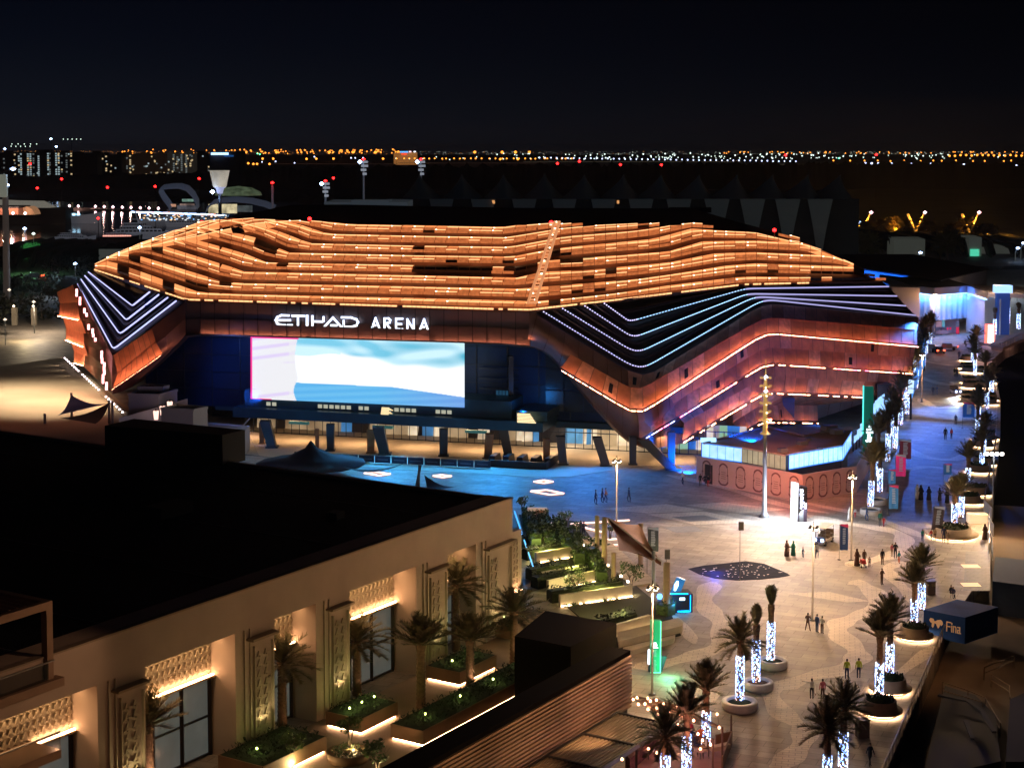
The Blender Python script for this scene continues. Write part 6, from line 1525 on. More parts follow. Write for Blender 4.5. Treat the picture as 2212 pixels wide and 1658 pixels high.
for p in pts:
    MB().lathe([(0, -.11), (.07, -.06), (.085, .01), (.04, .1), (0, .12)], p, 8).build('bulb', glow('bulb_pink_orange', (1., .42, .24), 14.), sg)
m_ = MB()
for a, b_ in (((0), 3), (3, 6), (6, 7), (7, 12), (12, 15), (1, 5), (5, 8), (8, 11), (11, 21), (4, 9), (9, 10), (10, 13), (13, 14), (14, 17), (15, 16)): m_.bar(pts[a] + Vector((0, 0, .14)), pts[b_] + Vector((0, 0, .14)), .035)
m_.build('cable', m_dkp, sg)
for k in (3, 8, 12, 13, 15, 17, 19): lamp_light('POINT', 'bulb_glow', pts[k] - Vector((0, 0, .3)), 60, (1, .45, .28), sg, .1)
nt_ = thing('net_canopy', 'brown net stretched as a narrow canopy over the cafe terrace', 'canopy', tuple(G(1450, 1530, 2.8)))
rows = []
for j in range(9):
    f = j / 8; row_ = []
    for i in range(15):
        s_ = i / 14; u = 1362 + 195 * s_; vc = 1504 + 66 * s_; hw = 2 + 13 * math.sin(math.pi * (s_ ** .9)); row_.append(G(u, vc - hw + 2 * hw * f, 2.9 - .4 * math.sin(math.pi * f)))
    rows.append(row_)
MB().grid(rows).build('net_cloth', mat('net_brown', (.20, .09, .04), .9, alpha=.75, var=.4, scale=6), nt_)
fn_ = thing('terrace_fence', 'low dark fence with a planting trough at the right end of the cafe terrace', 'fence', tuple(G(1570, 1610)))
m_ = MB(); a, b_ = G(1559, 1662), G(1580, 1606); m_.bar(a + Vector((0, 0, .5)), b_ + Vector((0, 0, .5)), .1, 1.0); m_.bar(G(1545, 1600, .5), b_ + Vector((0, 0, .5)), .1, 1.0); m_.build('fence_board', mat('fence_brown', (.17, .09, .045), .8), fn_)
m_ = MB(); m_.box(G(1554, 1612, .8) , (1.6, .5, .3), .5); m_.build('trough', mat('trough_tan', (.4, .3, .2), .8), fn_)
ct = thing('terrace_floor', 'pinkish lit timber floor of the cafe terrace', 'deck', tuple(G(1500, 1640)))
MB().prism([G(1420, 1560).xy, G(1580, 1606).xy, G(1535, 1720).xy, G(1330, 1720).xy], .0, .05, bottom=False).build('deck_boards', mat('terrace_deck', (.30, .15, .12), .7, var=.2, scale=1.), ct)
for k, (u, v, lab) in enumerate([(1512, 1640, 'cafe table with a glowing candle among the diners'), (1475, 1652, 'cafe table partly behind the wrapped trunk'), (1400, 1640, 'cafe table in the shade of the pergola')]):
    p = G(u, v); t = thing('cafe_table', lab, 'table', tuple(p), 'cafe tables'); MB().lathe([(.5, .72), (.5, .76), (0, .77)], p, 16).build('table_top', mat('table_top', (.45, .3, .25), .5), t); MB().lathe([(.25, 0), (.04, .04), (.04, .72)], p, 8).build('leg', m_post, t); MB().lathe([(.09, .77), (.09, .86), (0, .95)], p, 8).build('candle', glow('candle', (1., .4, .2), 14.), t)
lamp_light('POINT', 'terrace_glow', G(1505, 1625, 2.6), 450, (1, .42, .35), ct, .3)
tag(MB().prism([G(1350, 1655).xy, G(1420, 1600).xy, G(1425, 1610).xy, G(1360, 1668).xy], 0, 1.0).build('planting_bed', mat('dark_red_shrub', (.10, .03, .03), 1., var=.5, scale=4)), 'dark reddish shrubbery bed beside the pergola', 'shrubs')

# balcony slab and small pale volumes left of the screen
m_lil = mat('pale_render', (.50, .48, .52), .8, var=.05, scale=.5)
def hut(name, pts, z0, z1, label, m=m_lil, cat='building'):
    t = thing(name, label, cat, tuple(G(*pts[0]))); MB().prism([G(u, v).xy for u, v in pts], z0, z1).build('wall', m, t)
    P_ = [G(u, v) for u, v in pts]; c = sum(P_, Vector()) / len(P_); MB().prism([p.lerp(c, .06).xy for p in P_], z1, z1 + .02).build('roof', mat('dark_roof', (.03, .035, .045), .9), t)
    m_ = MB()
    for a, b_ in zip(P_, P_[1:] + P_[:1]): m_.bar(a + Vector((0, 0, z1 + .1)), b_ + Vector((0, 0, z1 + .1)), .3, .35)
    m_.build('parapet', m, t); return t
hut('service_block', [(279, 955), (343, 957), (384, 944), (322, 935)], 0, hz(G(279, 955), 853), 'larger pale grey flat-roofed block below the arena corner')
hut('service_block', [(300, 948), (352, 948), (366, 944), (322, 940)], 4.7, hz(G(300, 948), 838), 'small grey box on top of the larger pale block')
hut('stage_cube', [(349, 975), (418, 979), (449, 972), (385, 966)], 0, hz(G(349, 975), 884), 'cream cube block with a teal top right of the candle lanterns', mat('cream_render', (.55, .48, .38), .8))
lw = thing('lilac_wall', 'long low wall glowing lilac, climbing to the right behind the candle lanterns', 'wall', tuple(G(300, 915)))
a, b_ = G(258, 972), G(405, 950); MB().add([a, b_, Vector((b_.x, b_.y, hz(b_, 861))), Vector((a.x, a.y, hz(a, 903))), a + Vector((0, .4, 0)), b_ + Vector((0, .4, 0)), Vector((b_.x, b_.y + .4, hz(b_, 861))), Vector((a.x, a.y + .4, hz(a, 903)))], [(0, 1, 2, 3), (7, 6, 5, 4), (3, 2, 6, 7), (1, 5, 6, 2), (0, 3, 7, 4)]).build('wall', m_lil, lw)
lb = thing('raised_deck', 'raised lilac-lit deck with a glass rail beside the entrance', 'deck', tuple(G(480, 935)))
MB().prism([G(420, 985).xy, G(522, 990).xy, G(540, 968).xy, G(450, 960).xy], 0, 3.4).build('deck', m_lil, lb)
m_ = MB(); a, b_, c = G(450, 983) + Vector((0, 0, 4.5)), G(522, 990) + Vector((0, 0, 4.5)), G(540, 968) + Vector((0, 0, 4.5)); m_.bar(a, b_, .12); m_.bar(b_, c, .12); m_.build('rail', m_palem, lb)
for k, (u, v) in enumerate([(338, 906), (352, 896), (368, 886)]):
    p = G(u, 968); z_ = hz(p, v) - 2; p.z = z_; t = thing('candle_lantern', 'tall glowing candle lantern, %s of three on the lilac wall' % ['lowest', 'middle', 'highest'][k], 'lantern', (p.x, p.y, z_ + 2.), 'candle lanterns'); MB().lathe([(.3, 2.), (.42, 3.2), (.42, 3.3)], p, 12).build('glass_body', glow('candle_glow', (1., .62, .5), 1.8), t); MB().lathe([(.15, 3.3), (.12, 3.6), (0, 3.65)], p, 8).build('cap', m_post, t)
lamp_light('POINT', 'lilac_flood', G(310, 985, 5), 900, (.45, .42, 1.), None, .5)
lamp_light('POINT', 'lilac_flood', G(470, 1010, 5), 700, (.5, .35, 1.), None, .5)
lamp_light('SPOT', 'blue_glass_fill', Vector((-46, 238, 14)), 2500, (.1, .25, 1.), None, .5, 120, aim(Vector((-46, 238, 14)), WF(-40, -6, 8)))  # unseen spot added to turn the glass front bluer
# wall with step lights and the sandy lot
rw = thing('step_light_wall', 'long slanting wall dotted with small white step lights beside the sandy lot', 'wall', tuple(G(210, 850)))
a, b_ = G(146, 783), G(272, 902); MB().bar(a + Vector((0, 0, .5)), b_ + Vector((0, 0, .5)), .5, 1.1).build('wall', m_gwall, rw)
m_ = MB()
for k in range(26):
    if k in (8, 17, 18): continue
    p = a.lerp(b_, k / 25) + Vector((-.5, -.3, 1.0)); m_.box(p, (.24, .24, .2))
m_.build('step_light', glow('step_white', (1., .82, .85), 8.), rw)
for k in range(9): p = a.lerp(b_, (k + .5) / 9); lamp_light('SPOT', 'step_beam', p + Vector((-.8, -.4, .9)), 260, (1, .8, .6), rw, .1, 70, aim(p + Vector((0, 0, .9)), p + Vector((-8, -1.5, 0))))
lamp_light('SPOT', 'lot_lamp', G(20, 850) + Vector((0, 0, 14)), 26000, (1, .80, .55), None, .5, 125, (0, 0, 0))
lamp_light('SPOT', 'lot_lamp', G(120, 880) + Vector((0, 0, 14)), 18000, (1, .80, .55), None, .5, 100, (0, 0, 0))
# blue-grey sails over the lower terrace on the left
ls_ = thing('blue_shade_sail', 'dark blue shade sail pair stretched between white posts at the left', 'shade sail', tuple(G(180, 900)))
def tri(a, b_, c, m, par, name='sail_cloth'):
    mb = MB(); n = 8; rows = []
    for j in range(n + 1):
        row_ = []
        for i in range(n + 1):
            s_, t_ = i / n, j / n; p = a * (1 - s_) + (b_ * (1 - t_) + c * t_) * s_; row_.append(p + Vector((0, 0, -.9 * math.sin(math.pi * s_) * .7 + .0)))
        rows.append(row_)
    mb.grid(rows, smooth=True); return mb.build(name, m, par)
m_bs = mat('blue_sail', (.09, .15, .28), .8)
tri(Q(154, 853, 255), Q(124, 897, 250), Q(234, 871, 258), m_bs, ls_); tri(Q(238, 868, 257), Q(128, 902, 250), Q(206, 915, 246), mat('black_sail', (.007, .009, .014), .9), ls_)
for u, v, v0 in ((236, 915, 864), (243, 915, 866), (155, 905, 848), (97, 915, 893)):
    b = G(u, v); mb = MB(); mb.tube([b, b + Vector((0, 0, hz(b, v0)))], .22, 10); mb.build('post', m_palem, ls_)
tri(Q(390 / 1.0 - 130, 930, 200), Q(560, 985, 196), Q(690, 995, 205), mat('black_sail', (.007, .009, .014), .9), thing('dark_shade_sail', 'black tent-like sail behind the hotel roof before the entrance', 'shade sail', tuple(G(600, 1010))))
t = thing('dark_umbrella', 'black pointed canopy seen over the hotel roof in front of the barriers', 'canopy', tuple(G(680, 1000)))
MB().lathe([(7.5, 1.9), (3.5, 2.7), (.8, 4.0), (.15, 4.9), (0, 5.0)], G(672, 1030), 14).build('cover', mat('black_sail', (.007, .009, .014), .9), t)
t = thing('slim_shade_sail', 'long thin dark sail on leaning posts in front of the blue paving', 'shade sail', tuple(G(900, 1040)))
tri(Q(740, 1008, 200), Q(880, 998, 205), Q(850, 1010, 196), mat('black_sail', (.007, .009, .014), .9), t)
tri(Q(916, 1025, 185), Q(1000, 1048, 180), Q(930, 1060, 176), mat('black_sail', (.007, .009, .014), .9), t)
for u, v, v0 in ((896, 1046, 1003), (904, 1046, 1003)):
    b = G(u, v + 15); mb = MB(); mb.tube([b, b + Vector((.8 if u < 900 else .1, 0, hz(b, v0)))], .16, 8); mb.build('post', m_post, t)
# ---------------------------------------------------------------- everything beyond the arena
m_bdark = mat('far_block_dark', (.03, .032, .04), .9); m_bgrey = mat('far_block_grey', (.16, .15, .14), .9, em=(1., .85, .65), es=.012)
m_win = [glow('far_window_cool', (.65, .85, .9), .55), glow('far_window_warm', (1., .75, .4), .7), glow('far_window_dim', (.6, .7, .7), .2)]
rr = random.Random(21)
def far_block(u0, u1, vt, Y, label, m=m_bdark, cols_=None, dens=.25, lit=None, vb=386):
    p0, p1 = Q(u0, vt, Y), Q(u1, vt, Y); t = thing('apartment_block', label, 'building', (p0.x, Y, -2.6), 'apartment blocks on the far left shore')
    MB().prism([(p0.x, Y), (p1.x, Y), (p1.x, Y + 60), (p0.x, Y + 60)], -2.6, p0.z).build('wall', m, t)
    mb = MB(); w = p1.x - p0.x
    for k in range(int(w / 26) + 1): mb.prism([(p0.x + k * 26, Y + 5), (p0.x + k * 26 + 10, Y + 5), (p0.x + k * 26 + 10, Y + 20), (p0.x + k * 26, Y + 20)], p0.z, p0.z + rr.uniform(1, 4))
    mb.build('roof_plant', m, t)
    zb, zt = Q(u0, vb, Y).z, p0.z - 3; rows_ = 11; cols_ = cols_ or []
    for cu, full, k in cols_:
        mb = MB(); x = Q(cu, vt, Y).x
        for j in range(rows_):
            if rr.random() > full: continue
            z = zt + (zb - zt) * j / rows_; kk = k if rr.random() < .85 else 1; mb.add([(x - 1.3, Y - .4, z - 1.1), (x + 1.3, Y - .4, z - 1.1), (x + 1.3, Y - .4, z + 1.1), (x - 1.3, Y - .4, z + 1.1)], [(0, 1, 2, 3)], kk)
        if mb.f: mb.build('window_column', m_win, t)
    mb = MB()
    for _ in range(int(w / 4 * dens)):
        x = p0.x + rr.random() * w; z = zt + (zb - zt) * rr.random(); mb.add([(x - 1.1, Y - .5, z - 1.1), (x + 1.1, Y - .5, z - 1.1), (x + 1.1, Y - .5, z + 1.1), (x - 1.1, Y - .5, z + 1.1)], [(0, 1, 2, 3)], rr.choice((0, 1, 1, 2)))
    if mb.f: mb.build('scattered_window', m_win, t)
    return t
far_block(-30, 40, 330, 2500, 'dark apartment block at the far left edge with a few lit windows', cols_=[(8, .3, 2), (32, .4, 2)])
far_block(40, 86, 329, 2480, 'apartment block with two bright double columns of lit windows', cols_=[(40.5, .8, 0), (45, .7, 0), (60, .95, 0), (65.5, .9, 0), (72, .6, 2), (83, .9, 0)])
far_block(92, 156, 328, 2460, 'apartment block with tall white window columns beside the dark gap', cols_=[(103.5, .9, 0), (107, .5, 2), (121, .95, 0), (126.5, .9, 0), (133, .6, 2), (143.5, .7, 2), (153.5, .3, 1)], dens=.4)
far_block(160, 209, 331, 2440, 'almost unlit dark apartment block', dens=.1)
far_block(214, 262, 334, 2470, 'dim apartment block with sparse warm windows', dens=.9, cols_=[(229, .4, 1)])
far_block(265, 358, 333, 2500, 'wide brownish apartment block above a row of amber lamps', m=mat('far_block_brown', (.14, .10, .07), .9, em=(1., .55, .3), es=.006), dens=1.6, cols_=[(274, .4, 2), (281, .5, 1)])
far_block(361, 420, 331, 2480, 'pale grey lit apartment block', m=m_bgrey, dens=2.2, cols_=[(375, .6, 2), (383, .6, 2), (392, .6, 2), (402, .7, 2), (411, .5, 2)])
far_block(424, 451, 331, 2500, 'narrow dark apartment block beside the blue-topped tower', dens=1.2)
tw = thing('office_tower', 'dark office tower topped with a bright blue line of light', 'building', tuple(Q(485, 330, 1900)))
a, b = Q(452, 327, 1900), Q(518, 327, 1900); MB().prism([(a.x, 1900), (b.x, 1900), (b.x, 1940), (a.x, 1940)], -2.6, a.z).build('wall', m_bdark, tw)
a, b = Q(456, 332.5, 1898), Q(493, 332.5, 1898); MB().bar(a, b, 2.6).build('light_strip', glow('tower_blue', (.35, .6, 1.), 3.), tw); MB().bar(Q(484, 337, 1898), Q(504, 337, 1898), 2.).build('light_strip', glow('tower_blue_dim', (.02, .12, .4), .6), tw)

# dark woodland belts
def wood(pts, Y, dz, name, label):
    mb = MB(); r2 = random.Random(int(Y)); n = 420; u0, u1 = pts[0][0], pts[-1][0]; A = []; B = []; C = []
    for i in range(n + 1):
        u = u0 + (u1 - u0) * i / n; p = Q(u, pl(pts, u), Y + 30 * math.sin(i * .13)); z = p.z + r2.uniform(-dz, dz) * .5 + dz * .6 * math.sin(i * .9) * r2.random(); A.append((p.x, p.y, -2.6)); B.append((p.x, p.y + 8, z)); C.append((p.x * 1.05, p.y * 1.05 + 60, z * .8))
    mb.grid([A, B, C, [(x * 1.1, y + 120, -2.6) for x, y, z in C]], smooth=True); o = mb.build(name, mat('night_woodland', (.012, .016, .010), 1., var=.5, scale=.05)); o['kind'] = 'stuff'; return o
wood([(-60, 386), (200, 380), (330, 378), (450, 372), (700, 362), (1100, 357), (1630, 354), (2000, 352), (2300, 356)], 2000, 5, 'woodland', '')
wood([(-60, 440), (150, 440), (700, 432), (1000, 437), (1500, 440), (1700, 470), (1850, 462), (2300, 470)], 1500, 3, 'woodland', '')
wood([(1840, 502), (1950, 520), (2100, 525), (2300, 540)], 700, 2, 'woodland', '')
wood([(-60, 560), (60, 548), (120, 560), (230, 585)], 640, 3, 'woodland', '')

# ---- distant lamps on the horizon
m_am = glow('sodium_lamp', (1., .30, .035), 4.); m_wh = glow('white_far_lamp', (.75, .95, .85), 2.8); m_bw = glow('blue_white_far_lamp', (.55, .65, 1.), 4.5); m_rd = glow('red_beacon', (1., .01, .01), 14.); m_gr = glow('green_far_lamp', (.1, 1., .4), 5.)
mb_l = {}; rest = {}; nlamp = 0
def far_lamp(u, v, Y, m, s, label, group, pole=True, cat='street lamp'):
    p = Q(u, v, Y)
    global nlamp
    nlamp += 1
    if nlamp > 288:
        rest.setdefault(m.name, MB()).lathe([(0, -s * .6), (s * .55, -s * .3), (s * .55, s * .3), (0, s * .6)], p, 6); return
    key = (m.name, s)
    if key not in mb_l:
        t = thing('far_street_lamp', label, cat, (p.x, p.y, p.z), group)
        MB().lathe([(0, -s * .6), (s * .55, -s * .3), (s * .55, s * .3), (0, s * .6)], p, 6).build('lamp_head', m, t)
        b_ = MB(); b_.bar(p - Vector((0, 0, s * .5)), p - Vector((0, 0, max(1, p.z + 2.5))), s * .12); b_.build('pole', m_post, t)
        mb_l[key] = t; return t
    r = dup(mb_l[key], (p.x, p.y, p.z), 0, label, group); return r
GA, GW, GBW = 'amber street lamps along the far horizon', 'white street lamps along the far horizon', 'row of blue-white lamps along the distant highway'
LA, LW, LB = 'distant amber street lamp on the horizon', 'distant white street lamp on the horizon', 'distant blue-white highway lamp'
for _ in range(118):
    u = rr.uniform(255, 860) if rr.random() < .7 else rr.uniform(450, 860); far_lamp(u, rr.choice((323.5, 325, 327.5, 328.5, 330, 331.5)) + rr.uniform(-.6, .6), rr.uniform(6500, 7500), m_am, rr.choice((4.5, 6.)), LA, GA)
for k in range(30): far_lamp(860 + k * 13 + rr.uniform(-4, 4), 342.8 + rr.uniform(-.4, .4), 5200, m_am, 4.5, LA, GA)
for k, u in enumerate((531, 597, 711, 762, 811, 860, 1025, 1084, 1113, 1143)): far_lamp(u, 329, 6000, m_am, 9., LA, GA)
for (u, v) in ((567, 343), (590, 343), (662, 343.5), (683, 343), (720, 343), (827, 343), (536, 353), (547, 354.5), (555, 354.5), (582, 354.5), (1080, 344), (1118, 344)): far_lamp(u, v, 3800, m_am, 4.5, LA, GA)
for _ in range(60): far_lamp(rr.uniform(1560, 2211), rr.uniform(328, 331.5), 7000, m_am, 4.5, LA, GA)
for k in range(14): far_lamp(1800 + k * 30 + rr.uniform(-8, 8), 347.5 + rr.uniform(-.7, .7), 5000, m_am, 4.5, LA, GA)
for k in range(14): far_lamp(2050 + k * 12, 336 + rr.uniform(-1, 1), 5000, m_am, 6., LA, GA)
for _ in range(150): far_lamp(rr.triangular(980, 2211, 1650), rr.uniform(331, 343), rr.uniform(5200, 6800), m_wh, rr.choice((3.2, 4.2)), LW, GW)
for k in range(46): far_lamp(1165 + k * 12.3, 341 + 8 * k / 46 + rr.uniform(-.5, .5), 4600, m_bw, 3.4, LB, GBW)
for k in range(24): far_lamp(1868 + k * 14.2, 352.5 + .25 * k + rr.uniform(-.5, .5), 3600, m_bw, 4.2, LB, GBW)
for k in range(22): far_lamp(855 + k * 29, 342 + rr.uniform(-3, 3), 5200, m_wh, 3.2, LW, GW)
for k in range(9): far_lamp(1105 + k * 59.5, 364 + .3 * k, 2600, m_wh, 2.0, LW, GW)
for u, v in ((758, 341.5), (767, 341.5), (784, 341.5), (636, 352), (679, 339), (595, 349), (566, 350)): far_lamp(u, v, 4600, m_bw, 3.4, LB, GBW)
for u, v in ((556, 332), (561, 333.5), (1811, 342)): far_lamp(u, v, 5000, m_gr, 4., 'tiny green light on the horizon', 'green lights on the horizon')
for k_, b_ in rest.items(): b_.build('horizon_lights', MATS[k_])['kind'] = 'stuff'
far_stuff = MB()
for _ in range(900):
    u = rr.uniform(0, 2211); v = rr.uniform(327, 334) if u > 240 else rr.uniform(326, 328.5); p = Q(u, v, 7600); s = rr.uniform(.8, 2.3); far_stuff.box(p, (s, s, s), m=0 if (u < 870 or rr.random() < .25) else 1)
o = far_stuff.build('city_lights', [glow('sodium_dim', (1., .35, .06), 1.2), glow('far_white_dim', (.7, .8, .7), 1.4)]); o['kind'] = 'stuff'
ml = MB(); [ml.add([Q(a, v, Y), Q(b, v, Y), Q(b, v + h_, Y), Q(a, v + h_, Y)], [(3, 2, 1, 0)], k) for a, b, v, h_, Y, k in ((1590, 1860, 355, 1.2, 4200, 0), (1860, 2211, 359.5, 1., 3500, 1), (1130, 1600, 349, 1.2, 4700, 0), (0, 240, 328, .7, 6000, 0), (860, 1180, 352, 1., 4000, 1), (520, 860, 354, .8, 4000, 1))]
o = ml.build('far_road', [mat('far_lit_road', (.3, .25, .15), em=(1., .8, .5), es=.05), mat('far_dim_road', (.2, .1, .08), em=(1., .5, .35), es=.035)]); o['kind'] = 'structure'
ft = thing('far_store', 'distant amber-lit store with red and blue signs on the horizon', 'building', tuple(Q(890, 335, 5600)))
a, b = Q(850, 333.5, 5600), Q(899, 333.5, 5600); MB().prism([(a.x, 5600), (b.x, 5600), (b.x, 5660), (a.x, 5660)], -2.6, a.z + 6).build('wall', mat('amber_store', (.4, .2, .05), em=(1., .4, .1), es=.35), ft)
for u0, u1, v, c in ((864, 881, 328.5, 'blue'), (867, 878, 333, 'red'), (883, 888, 328, 'pink'), (893, 898, 328, 'white')):
    MB().bar(Q(u0, v, 5590), Q(u1, v, 5590), 4.4).build('sign', glow('store_' + c, {'blue': (.1, .4, 1), 'red': (1, .05, .02), 'pink': (1, .6, .7), 'white': (.9, .9, 1)}[c], 2.5), ft)
for k, (u, v) in enumerate([(46, 347.5), (1983, 355)]): pass
# cranes and high lights in the left sky
for k, (u0, u1, v, n, lab) in enumerate([(23, 90, 310.5, 5, 'upper tower crane jib dotted with white lamps'), (22, 73, 315.5, 5, 'lower tower crane jib dotted with white lamps'), (135, 182, 300, 5, 'long tower crane jib with four small lamps, farthest right')]):
    Y = 2700; t = thing('tower_crane', lab, 'crane', tuple(Q((u0 + u1) / 2, v, Y)), 'tower cranes on the far left'); mb = MB(); p, q = Q(u0, v + 1, Y), Q(u1, v + 1, Y); mb.bar(p, q, .5); c = p.lerp(q, .4); mb.bar(c, Vector((c.x, c.y, -2)), .8); mb.build('jib', m_bdark, t)
    for j in range(n): MB().lathe([(0, -1.), (1., 0), (0, 1.)], p.lerp(q, (j + .2) / n) , 6).build('jib_lamp', glow('crane_lamp', (.7, .95, .8), 2.6), t)
for u, v, s, lab in ((110, 300.5, 1.8, 'bright blue-white light high above the far left blocks'), (121.5, 317, 1.8, 'blue-white mast light above the tallest window columns'), (10.5, 322, 1.8, 'blue-white mast light at the far left above the roofs')):
    t = thing('mast_light', lab, 'light', tuple(Q(u, v, 2600))); p = Q(u, v, 2600); MB().lathe([(0, -s), (s * 1.2, 0), (0, s)], p, 8).build('lamp_head', glow('mast_blue', (.4, .6, 1.), 16.), t); m_ = MB(); m_.bar(p, Vector((p.x, p.y, -2)), 1.); m_.build('mast', m_bdark, t)

# ---- red aircraft beacons on thin masts
BE = [(65, 354, 1500, 'above the left tower blocks'), (133, 387, 1300, 'over the woodland, left'), (80.5, 406.5, 1100, 'above the white shed'), (232, 405, 1100, 'in the middle of the dark wood'), (335, 403, 1000, 'left of the arched clubhouse'), (430, 386, 900, 'beside the lit tower'), (212, 471.5, 800, 'low over the marina'), (720, 385, 1000, 'right of the short floodlight mast'), (1203.6, 353.5, 1200, 'first over the tented hall'), (1251, 349, 1300, 'second over the tented hall'), (1339.7, 356, 1200, 'third over the tented hall'), (1428, 356.5, 1200, 'fourth over the tented hall'), (1696, 335.5, 1500, 'above the right wood'), (1892, 334.5, 1500, 'farthest right')]
for u, v, Y, lab in BE:
    p = Q(u, v, Y); t = thing('beacon_mast', 'thin mast with a red beacon, ' + lab, 'beacon', (p.x, p.y, -2.6), 'red beacons'); s = Y / 1500 * 1.15
    MB().lathe([(0, -s), (s, -s * .4), (s, s * .4), (0, s)], p, 8).build('red_lamp', m_rd, t); m_ = MB(); m_.bar(Vector((p.x, p.y, -2.6)), p, .25); m_.build('mast', m_bdark, t)
for u, v, Y, lab in ((668.5, 473.5, 285, 'on the left of the arena roof crest'), (1190, 481.5, 271, 'in the middle of the arena roof crest'), (436, 481, 303, 'at the left shoulder of the arena roof'), (1672, 498, 277, 'at the right shoulder of the arena roof')):
    p = Q(u, v, Y); t = thing('roof_beacon', 'red warning light ' + lab, 'beacon', tuple(p), 'red beacons'); MB().lathe([(0, -.2), (.32, -.1), (.32, .2), (0, .4)], p, 8).build('red_lamp', m_rd, t); MB().lathe([(.1, -1.2), (.1, -.2)], p, 6).build('stem', m_post, t)
    lamp_light('POINT', 'red_glow', p + Vector((0, -.6, .5)), 60, (1, .02, .02), t, .2)

# ---- stadium floodlight masts
for u, v0, v1, Y, lab in ((785, 350, 440, 900, 'tall floodlight mast, the highest behind the arena roof'), (909, 350, 384, 1300, 'floodlight mast right of the highest one'), (702.6, 397, 440, 800, 'short floodlight mast with a bright beam to the left'), (588, 401, 455, 700, 'unlit slim mast beside the arched clubhouse')):
    p = Q(u, v0, Y); t = thing('stadium_floodlight', lab, 'floodlight', (p.x, p.y, -2.6), 'stadium floodlight masts'); z0_ = -2.6
    MB().tube([(p.x, p.y, z0_), tuple(p)], [.7, .45], 8).build('pole', mat('pale_mast', (.35, .38, .42), .6, em=(.5, .6, .8), es=.05), t); s = Y / 900
    MB().lathe([(0, -.6 * s), (1.1 * s, 0), (0, .8 * s)], p + Vector((0, 0, 1.5 * s)), 8).build('red_lamp', m_rd, t)
    if 'unlit' in lab: continue
    for k in range(4): m_ = MB(); m_.box(p + Vector((.6 * s * (k % 2), -.5, -k * 2.2 * s)), ((4.6 - k * .8) * s, .8, 1.3 * s)); m_.build('lamp_bank', glow('bank_glow', (.65, .72, .85), .35), t)
    MB().lathe([(0, -1.2 * s), (1.2 * s, 0), (0, 1.2 * s)], p + Vector((-2 * s, -1, .0)), 8).build('flood_lamp', glow('mast_blue', (.4, .6, 1.), 16.), t)

# ---- tented hall with pointed membrane peaks behind the arena
m_tent = mat('tent_membrane', (.28, .29, .30), .9); m_tdk = mat('opening_shade', (.02, .02, .025), .9)
PK = [905, 997, 1087, 1176, 1262, 1347, 1428, 1510, 1592, 1669, 1745, 1815]
NT = ['first', 'second', 'third', 'fourth', 'fifth', 'sixth', 'seventh', 'eighth', 'ninth', 'tenth', 'eleventh', 'twelfth']
YT_ = 600
for k, u in enumerate(PK):
    t = thing('tented_hall_bay', '%s pointed tent bay from the left of the white membrane hall' % NT[k], 'tent', tuple(G(u, 600)), 'tent bays behind the arena')
    pk = Q(u, 377 if k != 3 else 374, YT_ + 22); hw = 44; zsk = Q(u, 430, YT_).z; xl, xr = Q(u - hw, 430, YT_).x, Q(u + hw, 430, YT_).x; xc = (xl + xr) / 2; rows = []
    for j in range(8):
        f = j / 7; w = .02 + .98 * f ** 1.35; rows.append([Vector((pk.x + (xc - pk.x) * f + (xr - xl) / 2 * w * math.cos(math.pi - math.pi * i / 12), pk.y - (22 * w) * math.sin(math.pi * i / 12), pk.z + (zsk - pk.z) * f)) for i in range(13)])
    mb = MB(); mb.grid(rows, smooth=True); mb.build('peak_membrane', m_tent, t)
    mb = MB(); arcw = 2.6 + (k > 7) * 1.5; zb_ = 0.
    A_l = []; B_l = []
    for i in range(9):
        f = i / 8; z = zsk + (zb_ - zsk) * f; half = (xr - xl) / 2 * (1 - f) ** 1.5 * .55 + .4; A_l.append(Vector((xl - half, YT_ + 1, z))); B_l.append(Vector((xl + half, YT_ - 1, z)))
    mb.sheet(A_l, B_l); mb.build('leg_membrane', m_tent, t)
    mb = MB(); mb.add([(xl, YT_ + 3, 0), (xr, YT_ + 3, 0), (xr, YT_ + 3, zsk), (xl, YT_ + 3, zsk)], [(0, 1, 2, 3)]); mb.build('shaded_front', m_tdk, t)  # dark sheet stands in for the shade between the tent legs
    if k in (1, 4): mb = MB(); mb.add([Q(1064 if k == 1 else 1332, 440, YT_ - 2), Q(1069 if k == 1 else 1337, 440, YT_ - 2), Q(1068 if k == 1 else 1337, 433, YT_ - 2), Q(1062 if k == 1 else 1332, 433, YT_ - 2)], [(0, 1, 2, 3)]); mb.build('lit_doorway', glow('orange_door', (1., .45, .15), .8), t)
lamp_light('AREA', 'tent_fill', (-10, 480, 30), 3500, (.2, .5, .8), None, (160, 10), rot=(R(75), 0, R(0)))  # added area fills so the tent membrane shows faintly
lamp_light('AREA', 'tent_fill', (110, 500, 16), 250, (.7, .75, .8), None, (120, 10), rot=(R(80), 0, R(-10)))
mb = MB(); a, b = Q(700, 437, 560), Q(880, 441, 560); mb.prism([(a.x, 560), (b.x, 560), (b.x, 590), (a.x, 590)], 0, a.z); a = Q(790, 433, 562); mb.prism([(a.x - 5, 562), (a.x + 8, 562), (a.x + 8, 575), (a.x - 5, 575)], 0, a.z); t = thing('low_grandstand', 'low pale building seen along the left of the arena roof crest', 'building', tuple(G(780, 600))); mb.build('wall', mat('dim_pale_wall', (.3, .32, .34), .8, em=(.5, .6, .7), es=.035), t)

